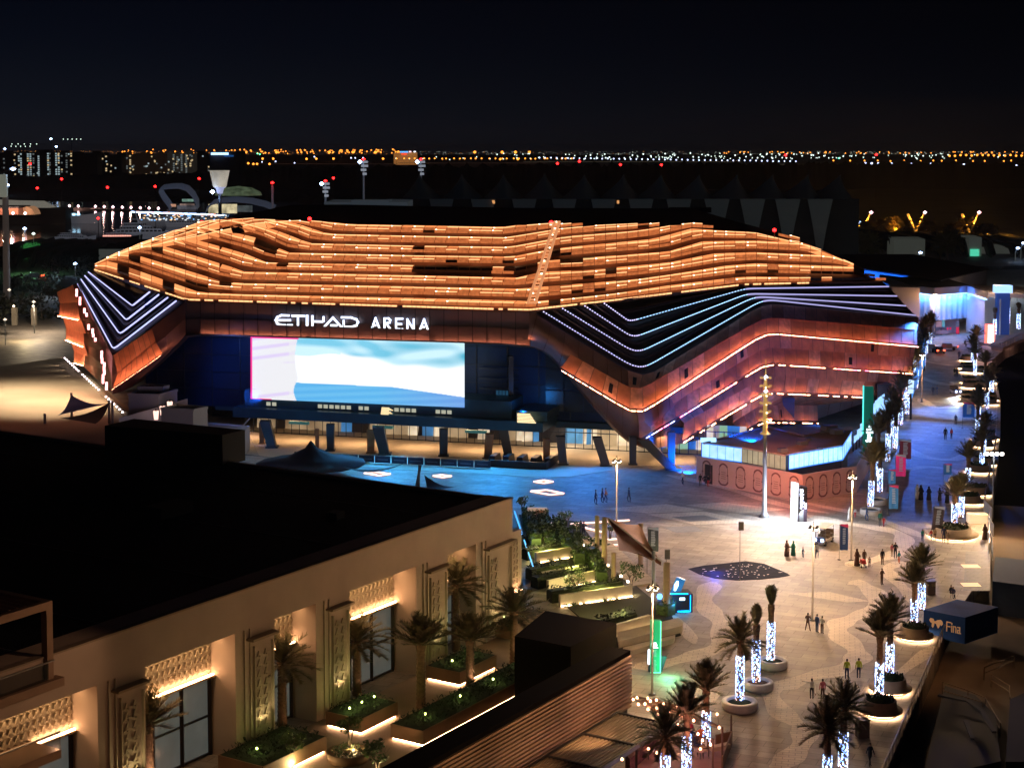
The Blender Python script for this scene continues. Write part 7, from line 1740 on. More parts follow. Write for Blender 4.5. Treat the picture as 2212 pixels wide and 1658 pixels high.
# ---- marina, boats, sheds
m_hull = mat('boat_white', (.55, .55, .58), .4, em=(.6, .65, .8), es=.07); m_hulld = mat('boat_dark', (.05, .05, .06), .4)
def boat(u, v, L, label, Y=None, lit=None, dark=False, dirn=0.1, big=False):
    b = G(u, v, -2.3) if Y is None else Q(u, v, Y); t = thing('motor_yacht', label, 'boat', tuple(b), 'boats in the marina'); W_ = L * .22; c, s = math.cos(dirn), math.sin(dirn)
    X = lambda x, y, z: Vector((b.x + x * c - y * s, b.y + x * s + y * c, -2.3 + z))
    m_ = MB(); sec = []
    for x, w, h0 in ((-.5, .8, .09), (-.2, 1., .08), (.15, 1., .09), (.35, .7, .11), (.5, .06, .14)): sec.append([X(x * L, -W_ / 2 * w, L * h0), X(x * L * .96, -W_ / 2 * w * .75, 0), X(x * L * .96, W_ / 2 * w * .75, 0), X(x * L, W_ / 2 * w, L * h0)])
    m_.grid(sec); m_.grid([[r_[0] for r_ in sec], [r_[3] for r_ in sec]]); m_.add(sec[0], [(0, 1, 2, 3)]); m_.build('hull', m_hulld if dark else m_hull, t)
    z = L * .085
    for k in range(3 if big else 2):
        l0, l1 = -.42 + .05 * k, .25 - .13 * k; w = .40 - .05 * k; h_ = L * .045; m_ = MB(); q = [X(l0 * L, -W_ * w, z), X(l1 * L, -W_ * w, z), X(l1 * L, W_ * w, z), X(l0 * L, W_ * w, z)]; q2_ = [X(l0 * L, -W_ * w * .9, z + h_), X((l1 - .07) * L, -W_ * w * .9, z + h_), X((l1 - .07) * L, W_ * w * .9, z + h_), X(l0 * L, W_ * w * .9, z + h_)]
        m_.add(q + q2_, [(0, 1, 5, 4), (1, 2, 6, 5), (2, 3, 7, 6), (3, 0, 4, 7), (4, 5, 6, 7)]); dk_ = m_.build('superstructure', m_hull, t)
        m_ = MB(); n = 12
        for i in range(n): a_ = q[0].lerp(q[1], (i + .15) / n); b__ = q[0].lerp(q[1], (i + .85) / n); d = Vector((0, -.15, 0)); m_.add([a_ + d + Vector((0, 0, h_ * .3)), b__ + d + Vector((0, 0, h_ * .3)), b__ + d * 2 + Vector((0, 0, h_ * .8)), a_ + d * 2 + Vector((0, 0, h_ * .8))], [(0, 1, 2, 3)])
        m_.build('cabin_window', lit if (lit and k == 0) else mat('boat_glass', (.02, .025, .03), .2), dk_); z += h_
    m_ = MB(); m_.bar(X(-.12 * L, 0, z), X(-.16 * L, 0, z + L * (.16 if big else .07)), L * .012); m_.bar(X(-.2 * L, 0, z + L * .05), X(-.05 * L, 0, z + L * .05), L * .01); m_.build('radar_mast', m_hull, t); return t
boat(133, 482, 52, 'long yacht with a row of glowing blue-white windows and its reflection', lit=glow('yacht_blue', (.4, .75, 1.), 3.2))
boat(318, 515, 38, 'largest white yacht with a tall mast, moored left of the arena roof', big=True, dirn=.25)
boat(410, 490, 30, 'grey yacht just above the arena roof shoulder', dirn=-.2)
boat(165, 521, 24, 'dim motor yacht in the dark water, bow to the right', dirn=-.35)
boat(262, 519, 22, 'small boat with a red-lit stern rail', lit=glow('red_rail', (1., .35, .25), 2.5), dark=True)
boat(340, 480, 26, 'white boat moored between the largest yacht and the arched clubhouse', dirn=.5)
boat(380, 474, 22, 'pale boat below the clubhouse lights', dirn=-.1)
for k in range(2): boat(446 - k * 22, 476 + k * 5, 18, '%s small boat moored next to the arena roof' % ['right', 'left'][k], dirn=.3)
pr_ = thing('marina_pier', 'low pier with pink-white lamps running across the marina', 'pier', tuple(G(250, 452)))
a, b = G(140, 452, -2.3), G(350, 458, -2.3); MB().prism([a.xy, b.xy, (b + Vector((0, 10, 0))).xy, (a + Vector((0, 10, 0))).xy], -2.5, -1.2).build('deck', mat('pier_deck', (.3, .25, .22), .9), pr_)
for k, u in enumerate((150, 169, 206, 225, 244, 264, 283, 303, 322, 342)):
    p = Q(u, 445 + k * .6, a.y - 8); m_ = MB(); m_.lathe([(0, -1.1), (1.1, 0), (0, 1.3)], p, 8); m_.build('pier_lamp', glow('pier_pink', (1., .55, .6), 9.), pr_)
    lamp_light('POINT', 'pier_glow', p + Vector((0, -3, 2)), 900, (1, .6, .5), pr_, .5)
mb = MB()
for k in range(64): mb.box(Q(286 + k * 3.1 + rr.uniform(-1, 1), 458 + k * .11 + rr.uniform(-.8, .8), 900), (rr.uniform(1, 2.6), .6, .7), m=0 if rr.random() < .85 else 1)
lq = thing('quay_light_chain', 'bright broken chain of blue-white lights along the clubhouse quay', 'lights', tuple(Q(380, 462, 900))); mb.build('light_strip', [glow('quay_blue', (.4, .6, 1.), 4.), glow('quay_red', (1., .4, .3), 4.)], lq)
mb = MB()
for k in range(70): mb.box(Q(rr.uniform(300, 490), rr.uniform(464, 476), 850), (rr.uniform(.5, 1.1), .5, .5), m=rr.choice((0, 1, 2)))
o = mb.build('quay_sparkle', [glow('spk_warm', (1., .6, .3), 1.6), glow('spk_blue', (.2, .5, 1.), 1.6), glow('spk_white', (.8, .85, .9), 1.2)]); o['kind'] = 'stuff'
sh = thing('white_marquee', 'pale lit marquee roofs sloping down at the left shore', 'marquee', tuple(Q(80, 440, 1050)))
mb = MB(); pts_ = [(-10, 444), (0, 431), (40, 433), (96, 434), (126, 449), (140, 452)]
for (u0, v0), (u1, v1) in zip(pts_, pts_[1:]): mb.add([Q(u0, v0, 1050), Q(u1, v1, 1050), Q(u1, max(v1, 449), 1030), Q(u0, 449, 1030)], [(3, 2, 1, 0)])
mb.build('roof', mat('marquee_cloth', (.6, .58, .5), .8, em=(.9, .85, .7), es=.16), sh); mb = MB(); a, b = Q(-20, 450, 1029), Q(140, 452, 1029); mb.prism([(a.x, 1030), (b.x, 1030), (b.x, 1049), (a.x, 1049)], -2.3, a.z); mb.build('wall', m_bdark, sh)
t = thing('orange_marquee', 'round-topped marquee glowing orange by the water at the left', 'marquee', tuple(Q(58, 455, 1000)))
mb = MB(); a = Q(42, 464, 1000); b = Q(74, 464, 1000); mb.grid([[Vector((a.x + (b.x - a.x) * i / 10, 1000 + y, a.z + (18 * .28) * math.sin(math.pi * i / 10) ** .6)) for i in range(11)] for y in (0, 14)]); mb.add([Vector((a.x + (b.x - a.x) * i / 10, 1000, a.z + (18 * .28) * math.sin(math.pi * i / 10) ** .6)) for i in range(11)], [tuple(range(11))]); mb.build('canopy', mat('orange_cloth', (.6, .35, .2), .8, em=(1., .5, .25), es=.28), t)
t = thing('brick_boathouse', 'low brick-red boathouse left of the orange marquee', 'building', tuple(Q(20, 455, 1000))); a, b = Q(0, 449.5, 990), Q(39.5, 464, 990); MB().prism([(a.x - 20, 990), (b.x, 990), (b.x, 1010), (a.x - 20, 1010)], b.z, a.z).build('wall', mat('brick_red_lit', (.35, .15, .1), .9, em=(1., .35, .2), es=.10), t); MB().prism([(a.x - 22, 988), (b.x + 1, 988), (b.x + 1, 1012), (a.x - 22, 1012)], a.z, a.z + 1).build('roof', m_bdark, t)
for u, v in ((10.5, 460), (28, 460.5), (54.5, 461)): p = Q(u, v, 985); MB().lathe([(0, -1), (1, 0), (0, 1)], p, 8).build('wall_lamp', glow('pier_pink', (1., .55, .6), 9.), t); lamp_light('POINT', 'wall_glow', p + Vector((0, -4, 1)), 5000, (1, .6, .4), t, .5)
# arched clubhouse
cl = thing('arched_clubhouse', 'clubhouse under sweeping pale shell arches with lit floors inside', 'building', tuple(Q(450, 450, 950)))
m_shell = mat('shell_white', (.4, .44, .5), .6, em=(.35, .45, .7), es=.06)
def shell(pts, Y, w, name='shell_arch'):
    P_ = [Q(u, v, Y) for u, v in pts]; Pm = [p + Vector((0, w, 1.5)) for p in P_]; th = [p + Vector((0, -.5, -1.6)) for p in P_]; MB().grid([th, P_, Pm], smooth=True).build(name, m_shell, cl)
shell([(343, 410), (347, 405), (365, 402.5), (386, 402), (402, 407), (415, 420), (423, 436), (426, 452)], 940, 9); shell([(343, 410), (350, 424), (362, 440), (368, 452)], 940, 9)
shell([(442, 462), (447, 447), (456, 438), (472, 433), (505, 431), (540, 434), (570, 441), (592, 450)], 930, 10)
for (u0, u1, v0, v1, c, e_) in ((366, 380, 441, 447, (1., .5, .3), .5), (382, 424, 444, 452, (.5, .5, .6), .12), (393, 418, 430, 436, (.5, .9, .7), .35), (388, 420, 440, 444, (.9, .6, .5), .2), (450, 512, 441, 461, (1., .85, .5), .55), (512, 545, 444, 458, (.5, .6, .6), .1), (360, 423, 452, 462, (.4, .35, .4), .06)):
    m_ = MB(); m_.add([Q(u0, v1, 945), Q(u1, v1, 945), Q(u1, v0, 945), Q(u0, v0, 945)], [(0, 1, 2, 3)]); m_.build('lit_floor', mat('club_%d' % u0, (.2, .2, .2), em=c, es=e_, emvar=.7, scale=.3), cl)
m_ = MB(); m_.lathe([(0, 5.5), (8, 4.5), (13, 2), (14, 0)], Q(515, 422, 960), 20); m_.build('roof_dome', mat('green_grey_dome', (.2, .25, .15), .7, em=(.5, .7, .4), es=.10, emvar=.6, scale=.4), cl)
t = thing('control_tower', 'glowing white upside-down tapered tower on a slim lit stem', 'tower', tuple(Q(475, 400, 820)))
c = Q(474.5, 404, 820); MB().lathe([(3.2, 0), (3.5, .8), (4.9, 7.8), (5.1, 8.3), (0, 8.3)], c, 24).build('glowing_lantern', mat('tower_glow', (.5, .48, .42), .7, em=(.9, .82, .68), es=.42, emvar=.45, scale=.12), t)
MB().lathe([(1.4, -3.4), (2, -1), (3.2, 0)], c, 12).build('collar', mat('tower_collar', (.3, .3, .4), .6, em=(.6, .65, 1.), es=.6), t); MB().lathe([(.9, -14), (.9, -3.4)], c, 8).build('stem', m_palem, t); MB().lathe([(0, -1.2), (1.3, 0), (0, 1.2)], c + Vector((-3, -4, -2.4)), 8).build('flood_lamp', glow('mast_blue', (.4, .6, 1.), 16.), t)
# tall sign pylon at the left edge
t = thing('sign_pylon', 'tall pole with a large pale blank sign box at the left edge', 'pylon', tuple(G(10, 650)))
b = G(15, 650); MB().tube([b, Vector((b.x + .2, b.y, hz(b, 425)))], [1.1, .9], 10).build('pole', mat('pylon_brown', (.24, .19, .16), .7, em=(.8, .6, .5), es=.03), t); z0_, z1_ = hz(b, 426), hz(b, 377); MB().box((b.x - 1.4, b.y - .5, (z0_ + z1_) / 2), (4.6, 1.4, z1_ - z0_)).build('sign_box', mat('sign_box_pale', (.5, .52, .45), .6, em=(.75, .8, .65), es=.16), t); m_ = MB(); m_.bar(Vector((b.x - 2, b.y, z1_ + .1)), Vector((b.x + 2.2, b.y, z1_ + 1.6)), .2); m_.build('lamp_arm', m_post, t); MB().lathe([(0, -.5), (.9, 0), (0, .5)], (b.x + 2.6, b.y, z1_ + 1.6), 8).build('lamp_head', glow('mast_blue', (.4, .6, 1.), 16.), t)
# left street lamps, trees, van, gates
for u, v, v0, c, lab in ((54, 532, 494, 'b', 'blue-white street lamp over the dark marina bank'), (73, 536, 505, 'g', 'thin greenish street lamp beside the green-lit tree'), (163, 597, 570, 'b', 'blue-white street lamp left of the arena corner'), (17, 417, 400, 'b', 'small blue light near the pylon'), (302, 520, 492, 'b', 'blue-white lamp before the largest yacht'), (21, 672, 626, 'w', 'short street lamp near the left edge, by the road'), (74, 720, 652, 'w', 'dim lamp left of the sandy lot'), (12, 745, 690, 'w', 'thin unlit pole at the left edge of the lot')):
    b = G(u, v); t = thing('street_lamp', lab, 'street lamp', tuple(b), 'street lamps on the left'); s = b.y / 600; MB().lathe([(.2 * s, 0), (.12 * s, hz(b, v0))], b, 8).build('pole', mat('lamp_pole_far', (.3, .3, .3), .6, em=(.6, .65, .6), es=.05), t)
    MB().lathe([(0, -.5 * s), (.75 * s, 0), (0, .6 * s)], b + Vector((0, 0, hz(b, v0))), 10).build('lamp_head', {'b': glow('mast_blue', (.4, .6, 1.), 16.), 'g': m_wh, 'w': glow('dim_cream', (1., .8, .6), 1.5)}[c], t)
lamp_light('POINT', 'street_glow', G(163, 600, 6), 5000, (.5, .7, 1), None, .4); lamp_light('POINT', 'street_glow', G(66, 556, 6), 1200, (.3, 1., .4), None, .4)
def far_tree(u, v, h, r, label, m, group=None, n=260, leaf=.45): return small_tree(G(u, v), h, r, label, m=m, n=n, leaf=leaf, group=group, name='tree')
mg_ = mat('green_glow_leaf', (.12, .35, .10), .8, em=(.1, .6, .15), es=.16, emvar=.6, scale=.6)  # leaf emission stands in for green light on the tree
far_tree(62, 562, 7, 5, 'round tree lit bright green by the marina bank', mg_, None, 1400, .4)
mdk = mat('dark_tree_leaf', (.022, .028, .018), .9)
for k, (u, v, h, r) in enumerate([(125, 600, 8, 7), (185, 596, 7, 6), (95, 640, 8, 7), (40, 640, 7, 6), (35, 690, 8, 6), (90, 690, 7, 7), (130, 665, 6, 5), (0, 700, 8, 7), (230, 590, 6, 4)]):
    far_tree(u, v, h, r, '%s dark round tree by the road left of the arena, from the back' % NT[k], mdk, 'dark trees left of the arena', 200, .7)
c_ = car(tuple(G(74, 602)), 'white van with one red tail light on the road at the far left', (.6, .62, .65)); c_.rotation_euler.z = 1.4; c_.scale = (1.1, 1.4, 1.5)
lamp_light('POINT', 'street_glow', G(85, 640, 9), 8000, (1, .8, .6), None, .4)
for u, v, w, h_, lab in ((214, 578, 51, 42, 'pale grey box building just left of the arena roof'), (245, 560, 75, 38, 'larger grey windowless building behind the arena roof, left')):
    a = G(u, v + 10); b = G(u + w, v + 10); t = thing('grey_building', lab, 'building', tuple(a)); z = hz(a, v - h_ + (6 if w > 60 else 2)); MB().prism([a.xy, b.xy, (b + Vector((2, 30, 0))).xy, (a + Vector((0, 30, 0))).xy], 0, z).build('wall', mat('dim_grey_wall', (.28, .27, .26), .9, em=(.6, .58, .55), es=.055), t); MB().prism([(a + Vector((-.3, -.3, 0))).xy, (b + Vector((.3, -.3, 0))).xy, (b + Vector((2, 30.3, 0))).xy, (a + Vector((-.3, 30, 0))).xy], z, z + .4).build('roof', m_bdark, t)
for k, (u, v) in enumerate([(32, 690), (74, 690)]):
    b = G(u, v + 12); t = thing('gate_pillar', '%s lit stone gate pillar by the road at the left' % ['left', 'right'][k], 'pillar', tuple(b), 'stone gate pillars'); MB().box((b.x, b.y, 2.2), (1.2, 1.2, 4.4)).build('shaft', mat('gate_stone', (.4, .33, .24), .8, em=(1., .8, .5), es=.04), t); MB().lathe([(0, -.3), (.35, 0), (0, .3)], (b.x, b.y - .6, 4.9), 8).build('lamp_head', glow('gate_lamp', (1., .75, .5), 7.), t)
lamp_light('POINT', 'gate_glow', G(55, 700, 4), 2500, (1, .75, .4), None, .3)

# ---- blue-lit hall on the right
bh = thing('blue_lit_hall', 'large flat-roofed hall with pleated walls washed bright blue from above', 'building', tuple(G(2050, 722)))
Yh = G(2060, 724).y; m_pleat = mat('pleated_wall', (.62, .66, .72), .6)
def XY(u, Y): return ((u - CU) / F * Y / math.cos(0) , Y)
base = [(1962, Yh + 6), (2015, Yh - 3), (2091, Yh + 4), (2131, Yh - 14)]
zt_ = Q(2015, 636, Yh).z; zb_ = Q(2015, 690, Yh).z
for k, ((u0, y0), (u1, y1)) in enumerate(zip(base, base[1:])):
    a, b = Vector((*XY(u0, y0), 0)), Vector((*XY(u1, y1), 0)); n = max(6, int((b - a).length / .9)); mb = MB(); A_l = []; B_l = []
    zb2 = zb_ if k < 2 else 0.4
    for i in range(n + 1):
        p = a.lerp(b, i / n) + Vector((0, -.35 if i % 2 else 0, 0)); A_l.append(p + Vector((0, 0, zb2))); B_l.append(p + Vector((0, 0, zt_)))
    mb.sheet(A_l, B_l); mb.build('pleated_wall', m_pleat, bh)
    m_ = MB(); d = Vector((0, -2.4, 0)); m_.prism([(a + d).xy, (b + d).xy, (b + Vector((0, 30, 0))).xy, (a + Vector((0, 30, 0))).xy], zt_ + .35, zt_ + 2.0); m_.build('roof_fascia', mat('beige_fascia', (.5, .40, .34), .7), bh)
    m_ = MB(); m_.prism([(a + d * .95).xy, (b + d * .95).xy, (b + Vector((0, 30, 0))).xy, (a + Vector((0, 30, 0))).xy], zt_ + 2.0, zt_ + 2.1); m_.build('roof', m_rdark, bh)
    m_ = MB(); m_.bar(a + Vector((0, -1.2, zt_ + .2)), b + Vector((0, -1.2, zt_ + .2)), .22); m_.build('light_strip', glow('hall_blue_white', (.35, .6, 1.), 4.), bh)
    lamp_light('AREA', 'wall_washer', (a + b) / 2 + Vector((0, -1.6, zt_ + .1)), 1700, (.05, .30, 1.), bh, ((b - a).length * .95, .3), rot=(R(18), 0, math.atan2((b - a).y, (b - a).x)))
lamp_light('AREA', 'forecourt_wash', (XY(2050, Yh - 10)[0], Yh - 10, 9), 1500, (.25, .3, 1.), bh, (20, 4), rot=(0, 0, 0))
lamp_light('POINT', 'fascia_glow', (XY(2060, Yh - 16)[0], Yh - 16, zt_ + 3), 700, (1, .7, .5), bh, .5)
a, b = Vector((*XY(1988, Yh + 4), 0)), Vector((*XY(2075, Yh + 5), 0)); m_ = MB(); m_.prism([a.xy, b.xy, (b + Vector((0, 10, 0))).xy, (a + Vector((0, 10, 0))).xy], 0, zb_); m_.build('mural_wall', mat('mural_white', (.6, .55, .55), .8), bh)
for u0, u1, v0, v1, c in ((2021, 2033, 690, 706, (.5, .3, .3)), (2034, 2040, 689, 706, (.1, .35, .35)), (2064, 2071, 706, 721, (.6, .02, .05)), (2064, 2071, 695, 706, (.1, .1, .12)), (2044, 2048, 707, 712, (.7, .02, .08)), (2050, 2054, 707, 712, (.7, .02, .08)), (2022, 2048, 713, 721, (.2, .15, .2))):
    m_ = MB(); Yp = Yh - .5; m_.add([Q(u0, v1, Yp), Q(u1, v1, Yp), Q(u1, v0, Yp), Q(u0, v0, Yp)], [(0, 1, 2, 3)]); m_.build('mural_panel', mat('mural_%d_%d' % (u0, v0), c, .8, em=c, es=.4), bh)
uh = thing('upper_blue_hall', 'second flat-roofed hall behind with a plain blue-lit side wall', 'building', tuple(G(2000, 690)))
a, b, c = Q(1860, 588, 440), Q(2029, 607, 400), Q(2130, 596, 440); zt2 = b.z
m_ = MB(); m_.prism([(a.x, a.y), (b.x, b.y), (c.x, c.y), (c.x - 5, 500), (a.x - 5, 500)], 0, zt2); m_.build('wall', mat('upper_hall_wall', (.45, .42, .4), .7), uh)
m_ = MB(); m_.prism([(a.x - .5, a.y - .5), (b.x, b.y - .7), (c.x + .5, c.y - .5), (c.x - 5, 500.5), (a.x - 5, 500.5)], zt2, zt2 + .3); m_.build('roof', m_rdark, uh)
lamp_light('AREA', 'wall_washer', ((a.x + b.x) / 2, (a.y + b.y) / 2 - 9, zt2 - 1), 3500, (.01, .14, 1.), uh, (60, 1), rot=(R(70), 0, math.atan2(b.y - a.y, b.x - a.x)))
lamp_light('POINT', 'wall_glow', ((b.x + c.x) / 2, b.y - 8, zt2 + 1), 2200, (1, .7, .5), uh, .5)
m_ = MB(); a = Q(1925, 640, 385); m_.prism([(a.x, 385), (a.x + 6.5, 384), (a.x + 6.5, 392), (a.x, 392)], 0, Q(1925, 620, 385).z); m_.build('beige_block', mat('beige_fascia', (.5, .40, .34), .7), uh)
pyl = thing('blue_top_pylon', 'square pylon with a blue-white glowing cap right of the blue hall', 'pylon', tuple(G(2165, 715)))
b = G(2163, 722); zc = hz(b, 632); MB().box((b.x, b.y, zc / 2), (3., 2., zc)).build('shaft', mat('pylon_blue', (.05, .1, .25), .6, em=(.02, .1, .5), es=.25), pyl); MB().box((b.x, b.y, zc + .9), (4., 2.6, 1.8)).build('glow_cap', glow('hall_blue_white2', (.35, .6, 1.), 1.6), pyl)
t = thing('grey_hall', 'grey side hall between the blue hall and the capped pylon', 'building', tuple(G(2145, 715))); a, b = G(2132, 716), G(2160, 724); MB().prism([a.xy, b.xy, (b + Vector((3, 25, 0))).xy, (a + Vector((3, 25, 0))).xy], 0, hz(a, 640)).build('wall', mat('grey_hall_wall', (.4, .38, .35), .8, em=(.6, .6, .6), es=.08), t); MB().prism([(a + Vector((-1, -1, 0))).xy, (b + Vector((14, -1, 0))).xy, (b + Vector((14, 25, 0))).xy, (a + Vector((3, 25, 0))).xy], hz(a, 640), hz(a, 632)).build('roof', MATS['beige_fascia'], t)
rt = thing('red_totem', 'bright totem glowing white with a red outline by the footbridge', 'totem', tuple(G(2137, 742)))
b = G(2137, 742); z_ = hz(b, 700); MB().box((b.x, b.y, z_ / 2), (2.2, .6, z_)).build('red_frame', glow('red_frame', (1., .12, .08), 3.), rt); MB().box((b.x + .1, b.y - .4, z_ / 2), (1.2, .3, z_ * .92)).build('white_core', glow('white_core', (1., .85, .9), 5.), rt); lamp_light('POINT', 'red_glow', b + Vector((3, -2, 2)), 1500, (1, .25, .15), rt, .5)
br = thing('footbridge', 'curved footbridge with railing rising at the right edge over the dark canal', 'bridge', tuple(G(2190, 745)))
pts_ = [(2140, 750), (2165, 752), (2185, 742), (2205, 733), (2240, 724)]; W_ = [G(u, v, .5 + k * .7) for k, (u, v) in enumerate(pts_)]; MB().grid([[p + Vector((0, 0, -.6)) for p in W_], W_, [p + Vector((0, 9, 0)) for p in W_], [p + Vector((0, 9, -.6)) for p in W_]]).build('deck', mat('bridge_deck', (.4, .3, .25), .7), br)
m_ = MB()
for a, b in zip(W_, W_[1:]):
    m_.bar(a + Vector((0, 0, 1.2)), b + Vector((0, 0, 1.2)), .12)
    for k in range(6): p = a.lerp(b, k / 6); m_.bar(p, p + Vector((0, 0, 1.2)), .1)
m_.build('railing', m_palem, br)
for k, (u, v, w) in enumerate([(2100, 744, 26), (2175, 738, 30), (2195, 726, 26)]): m_ = MB(); m_.bar(G(u + 50 - 50 * (k > 0), v, .5 + k), G(u + 50 - 50 * (k > 0) + w, v - 2, .5 + k), .5); m_.build('light_strip', glow('bridge_pink', (1., .5, .4), 4.), br)
lamp_light('POINT', 'bridge_glow', G(2160, 745, 4), 2200, (1, .5, .4), br, .5)
# amber-lit palms and Y-shaped lamps behind on the right
GPA = 'amber-lit palms behind the right lots'; r5 = random.Random(5)
m_pal_a = [mat('amber_palm_leaf', (.16, .12, .03), .7), m_dry]
pp_ = None
AP = [(1822, 500), (1842, 500), (1876, 500), (1900, 502), (1940, 498), (1955, 502), (1999, 503), (2085, 500), (2113, 510), (2138, 507), (2050, 505), (1868, 505)]
for k, (u, v) in enumerate(AP):
    b = G(u, v + 8); lab = '%s amber-lit palm from the left in the far row' % NT[k]
    if pp_ is None:
        pp_ = thing('palm_tree', lab, 'palm tree', tuple(b), GPA); MB().tube([b, b + Vector((0, 0, 4.5))], [.5, .4], 8).build('trunk', m_trunk, pp_); c = MB()
        for i in range(26): frond(c, b + Vector((0, 0, 4.4)), i * 2.4, 1.2 - i * .055, r5.uniform(4.6, 6), .9, 0, 2.2, 14, .32)
        c.build('crown', m_pal_a, pp_)
    else: dup(pp_, tuple(b), r5.uniform(0, 6), lab, GPA, r5.uniform(.8, 1.1))
for k, u in enumerate((1861, 1977, 2094)):
    b = G(u, 502); s = b.y / 900; t = thing('forked_lamp', 'tall forked lamp lit amber, %s of three' % ['left', 'middle', 'right'][k], 'lamp post', tuple(b), 'forked amber lamps'); m_ = MB(); m_.tube([b, b + Vector((-4.5 * s, 0, 10))], [.5, .7], 8); m_.tube([b, b + Vector((4.5 * s, 0, 10.4))], [.5, .35], 8); m_.build('forked_pole', mat('amber_pole', (.5, .35, .15), .6, em=(1., .45, .08), es=.5), t); MB().lathe([(0, -1), (1.1, 0), (0, .8)], b + Vector((5 * s, 0, 10.9)), 8).build('lamp_head', glow('pinkish_head', (1., .5, .6), 8.), t)
    lamp_light('POINT', 'amber_glow', b + Vector((0, -4, 7)), 26000, (1, .42, .05), t, .5)
for u in (1830, 1890, 1935, 2120): lamp_light('POINT', 'amber_glow', G(u, 506) + Vector((0, -5, 3)), 15000, (1, .42, .05), None, .5)
gp2 = None
for k, (u, v) in enumerate([(1834, 560), (1862, 560), (1882, 562), (2030, 560), (2045, 562), (2060, 555), (1808, 556)]):
    b = G(u, v); lab = '%s grey-green palm from the left before the long pale wall' % NT[k]
    r_ = dup(pp_, tuple(b), r5.uniform(0, 6), lab, 'grey-green palms on the right', (.85, .85, 1.3))
for u0, u1, v0, v1, lab in ((1929, 1997, 517, 558, 'long pale grey wall half hidden by palms on the right'), (2092, 2119, 513, 553, 'white block with small green-lit windows on the right'), (2120, 2200, 533, 548, 'low pale wall running to the right edge')):
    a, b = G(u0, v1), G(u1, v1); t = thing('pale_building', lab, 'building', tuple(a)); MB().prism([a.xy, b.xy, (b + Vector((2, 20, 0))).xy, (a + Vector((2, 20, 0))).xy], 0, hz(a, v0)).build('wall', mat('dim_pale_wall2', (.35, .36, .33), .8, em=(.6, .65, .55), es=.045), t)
    if u0 == 2092: m_ = MB(); [m_.box(Q(u, 546, a.y - .5), (2., .3, 3.)) for u in (2100, 2109)]; m_.build('lit_window', glow('green_window', (.1, .8, .5), .8), t)
for u, v, v0, lab in ((1981, 585, 546, 'curved street lamp with a blue-white head above the blue hall'), (2204, 560, 525, 'blue-white lamp at the right edge'), (2192, 565, 536, 'second blue-white lamp near the right edge'), (1843, 500, 476, 'blue-white lamp left of the first forked lamp'), (1851, 505, 480, 'blue-white lamp just below the first forked lamp'), (2196, 650, 627, 'pinkish lamp behind the wrapped palms at the right')):
    b = G(u, v); s = b.y / 600; t = thing('street_lamp', lab, 'street lamp', tuple(b), 'street lamps on the right'); MB().tube([b, b + Vector((0, 0, hz(b, v0) * .7)), b + Vector((.8, 0, hz(b, v0)))], [.2 * s, .15 * s, .1 * s], 8).build('pole', mat('lamp_pole_far', (.3, .3, .3), .6), t); MB().lathe([(0, -.4 * s), (.8 * s, 0), (0, .5 * s)], b + Vector((1., 0, hz(b, v0))), 10).build('lamp_head', glow('mast_blue', (.4, .6, 1.), 16.), t)
lamp_light('POINT', 'street_glow', G(1985, 590, 9), 9000, (.6, .75, 1), None, .4)
lamp_light('POINT', 'street_glow', G(1850, 570, 9), 6000, (.8, .9, .7), None, .4)
lamp_light('POINT', 'street_glow', G(2180, 575, 8), 6000, (.8, .9, 1), None, .4)
struct('rear_road', MB().prism([tuple(G(u, v).xy) for u, v in ((1780, 578), (2230, 574), (2230, 582), (1780, 588))], .0, .03, bottom=False), m_asph)
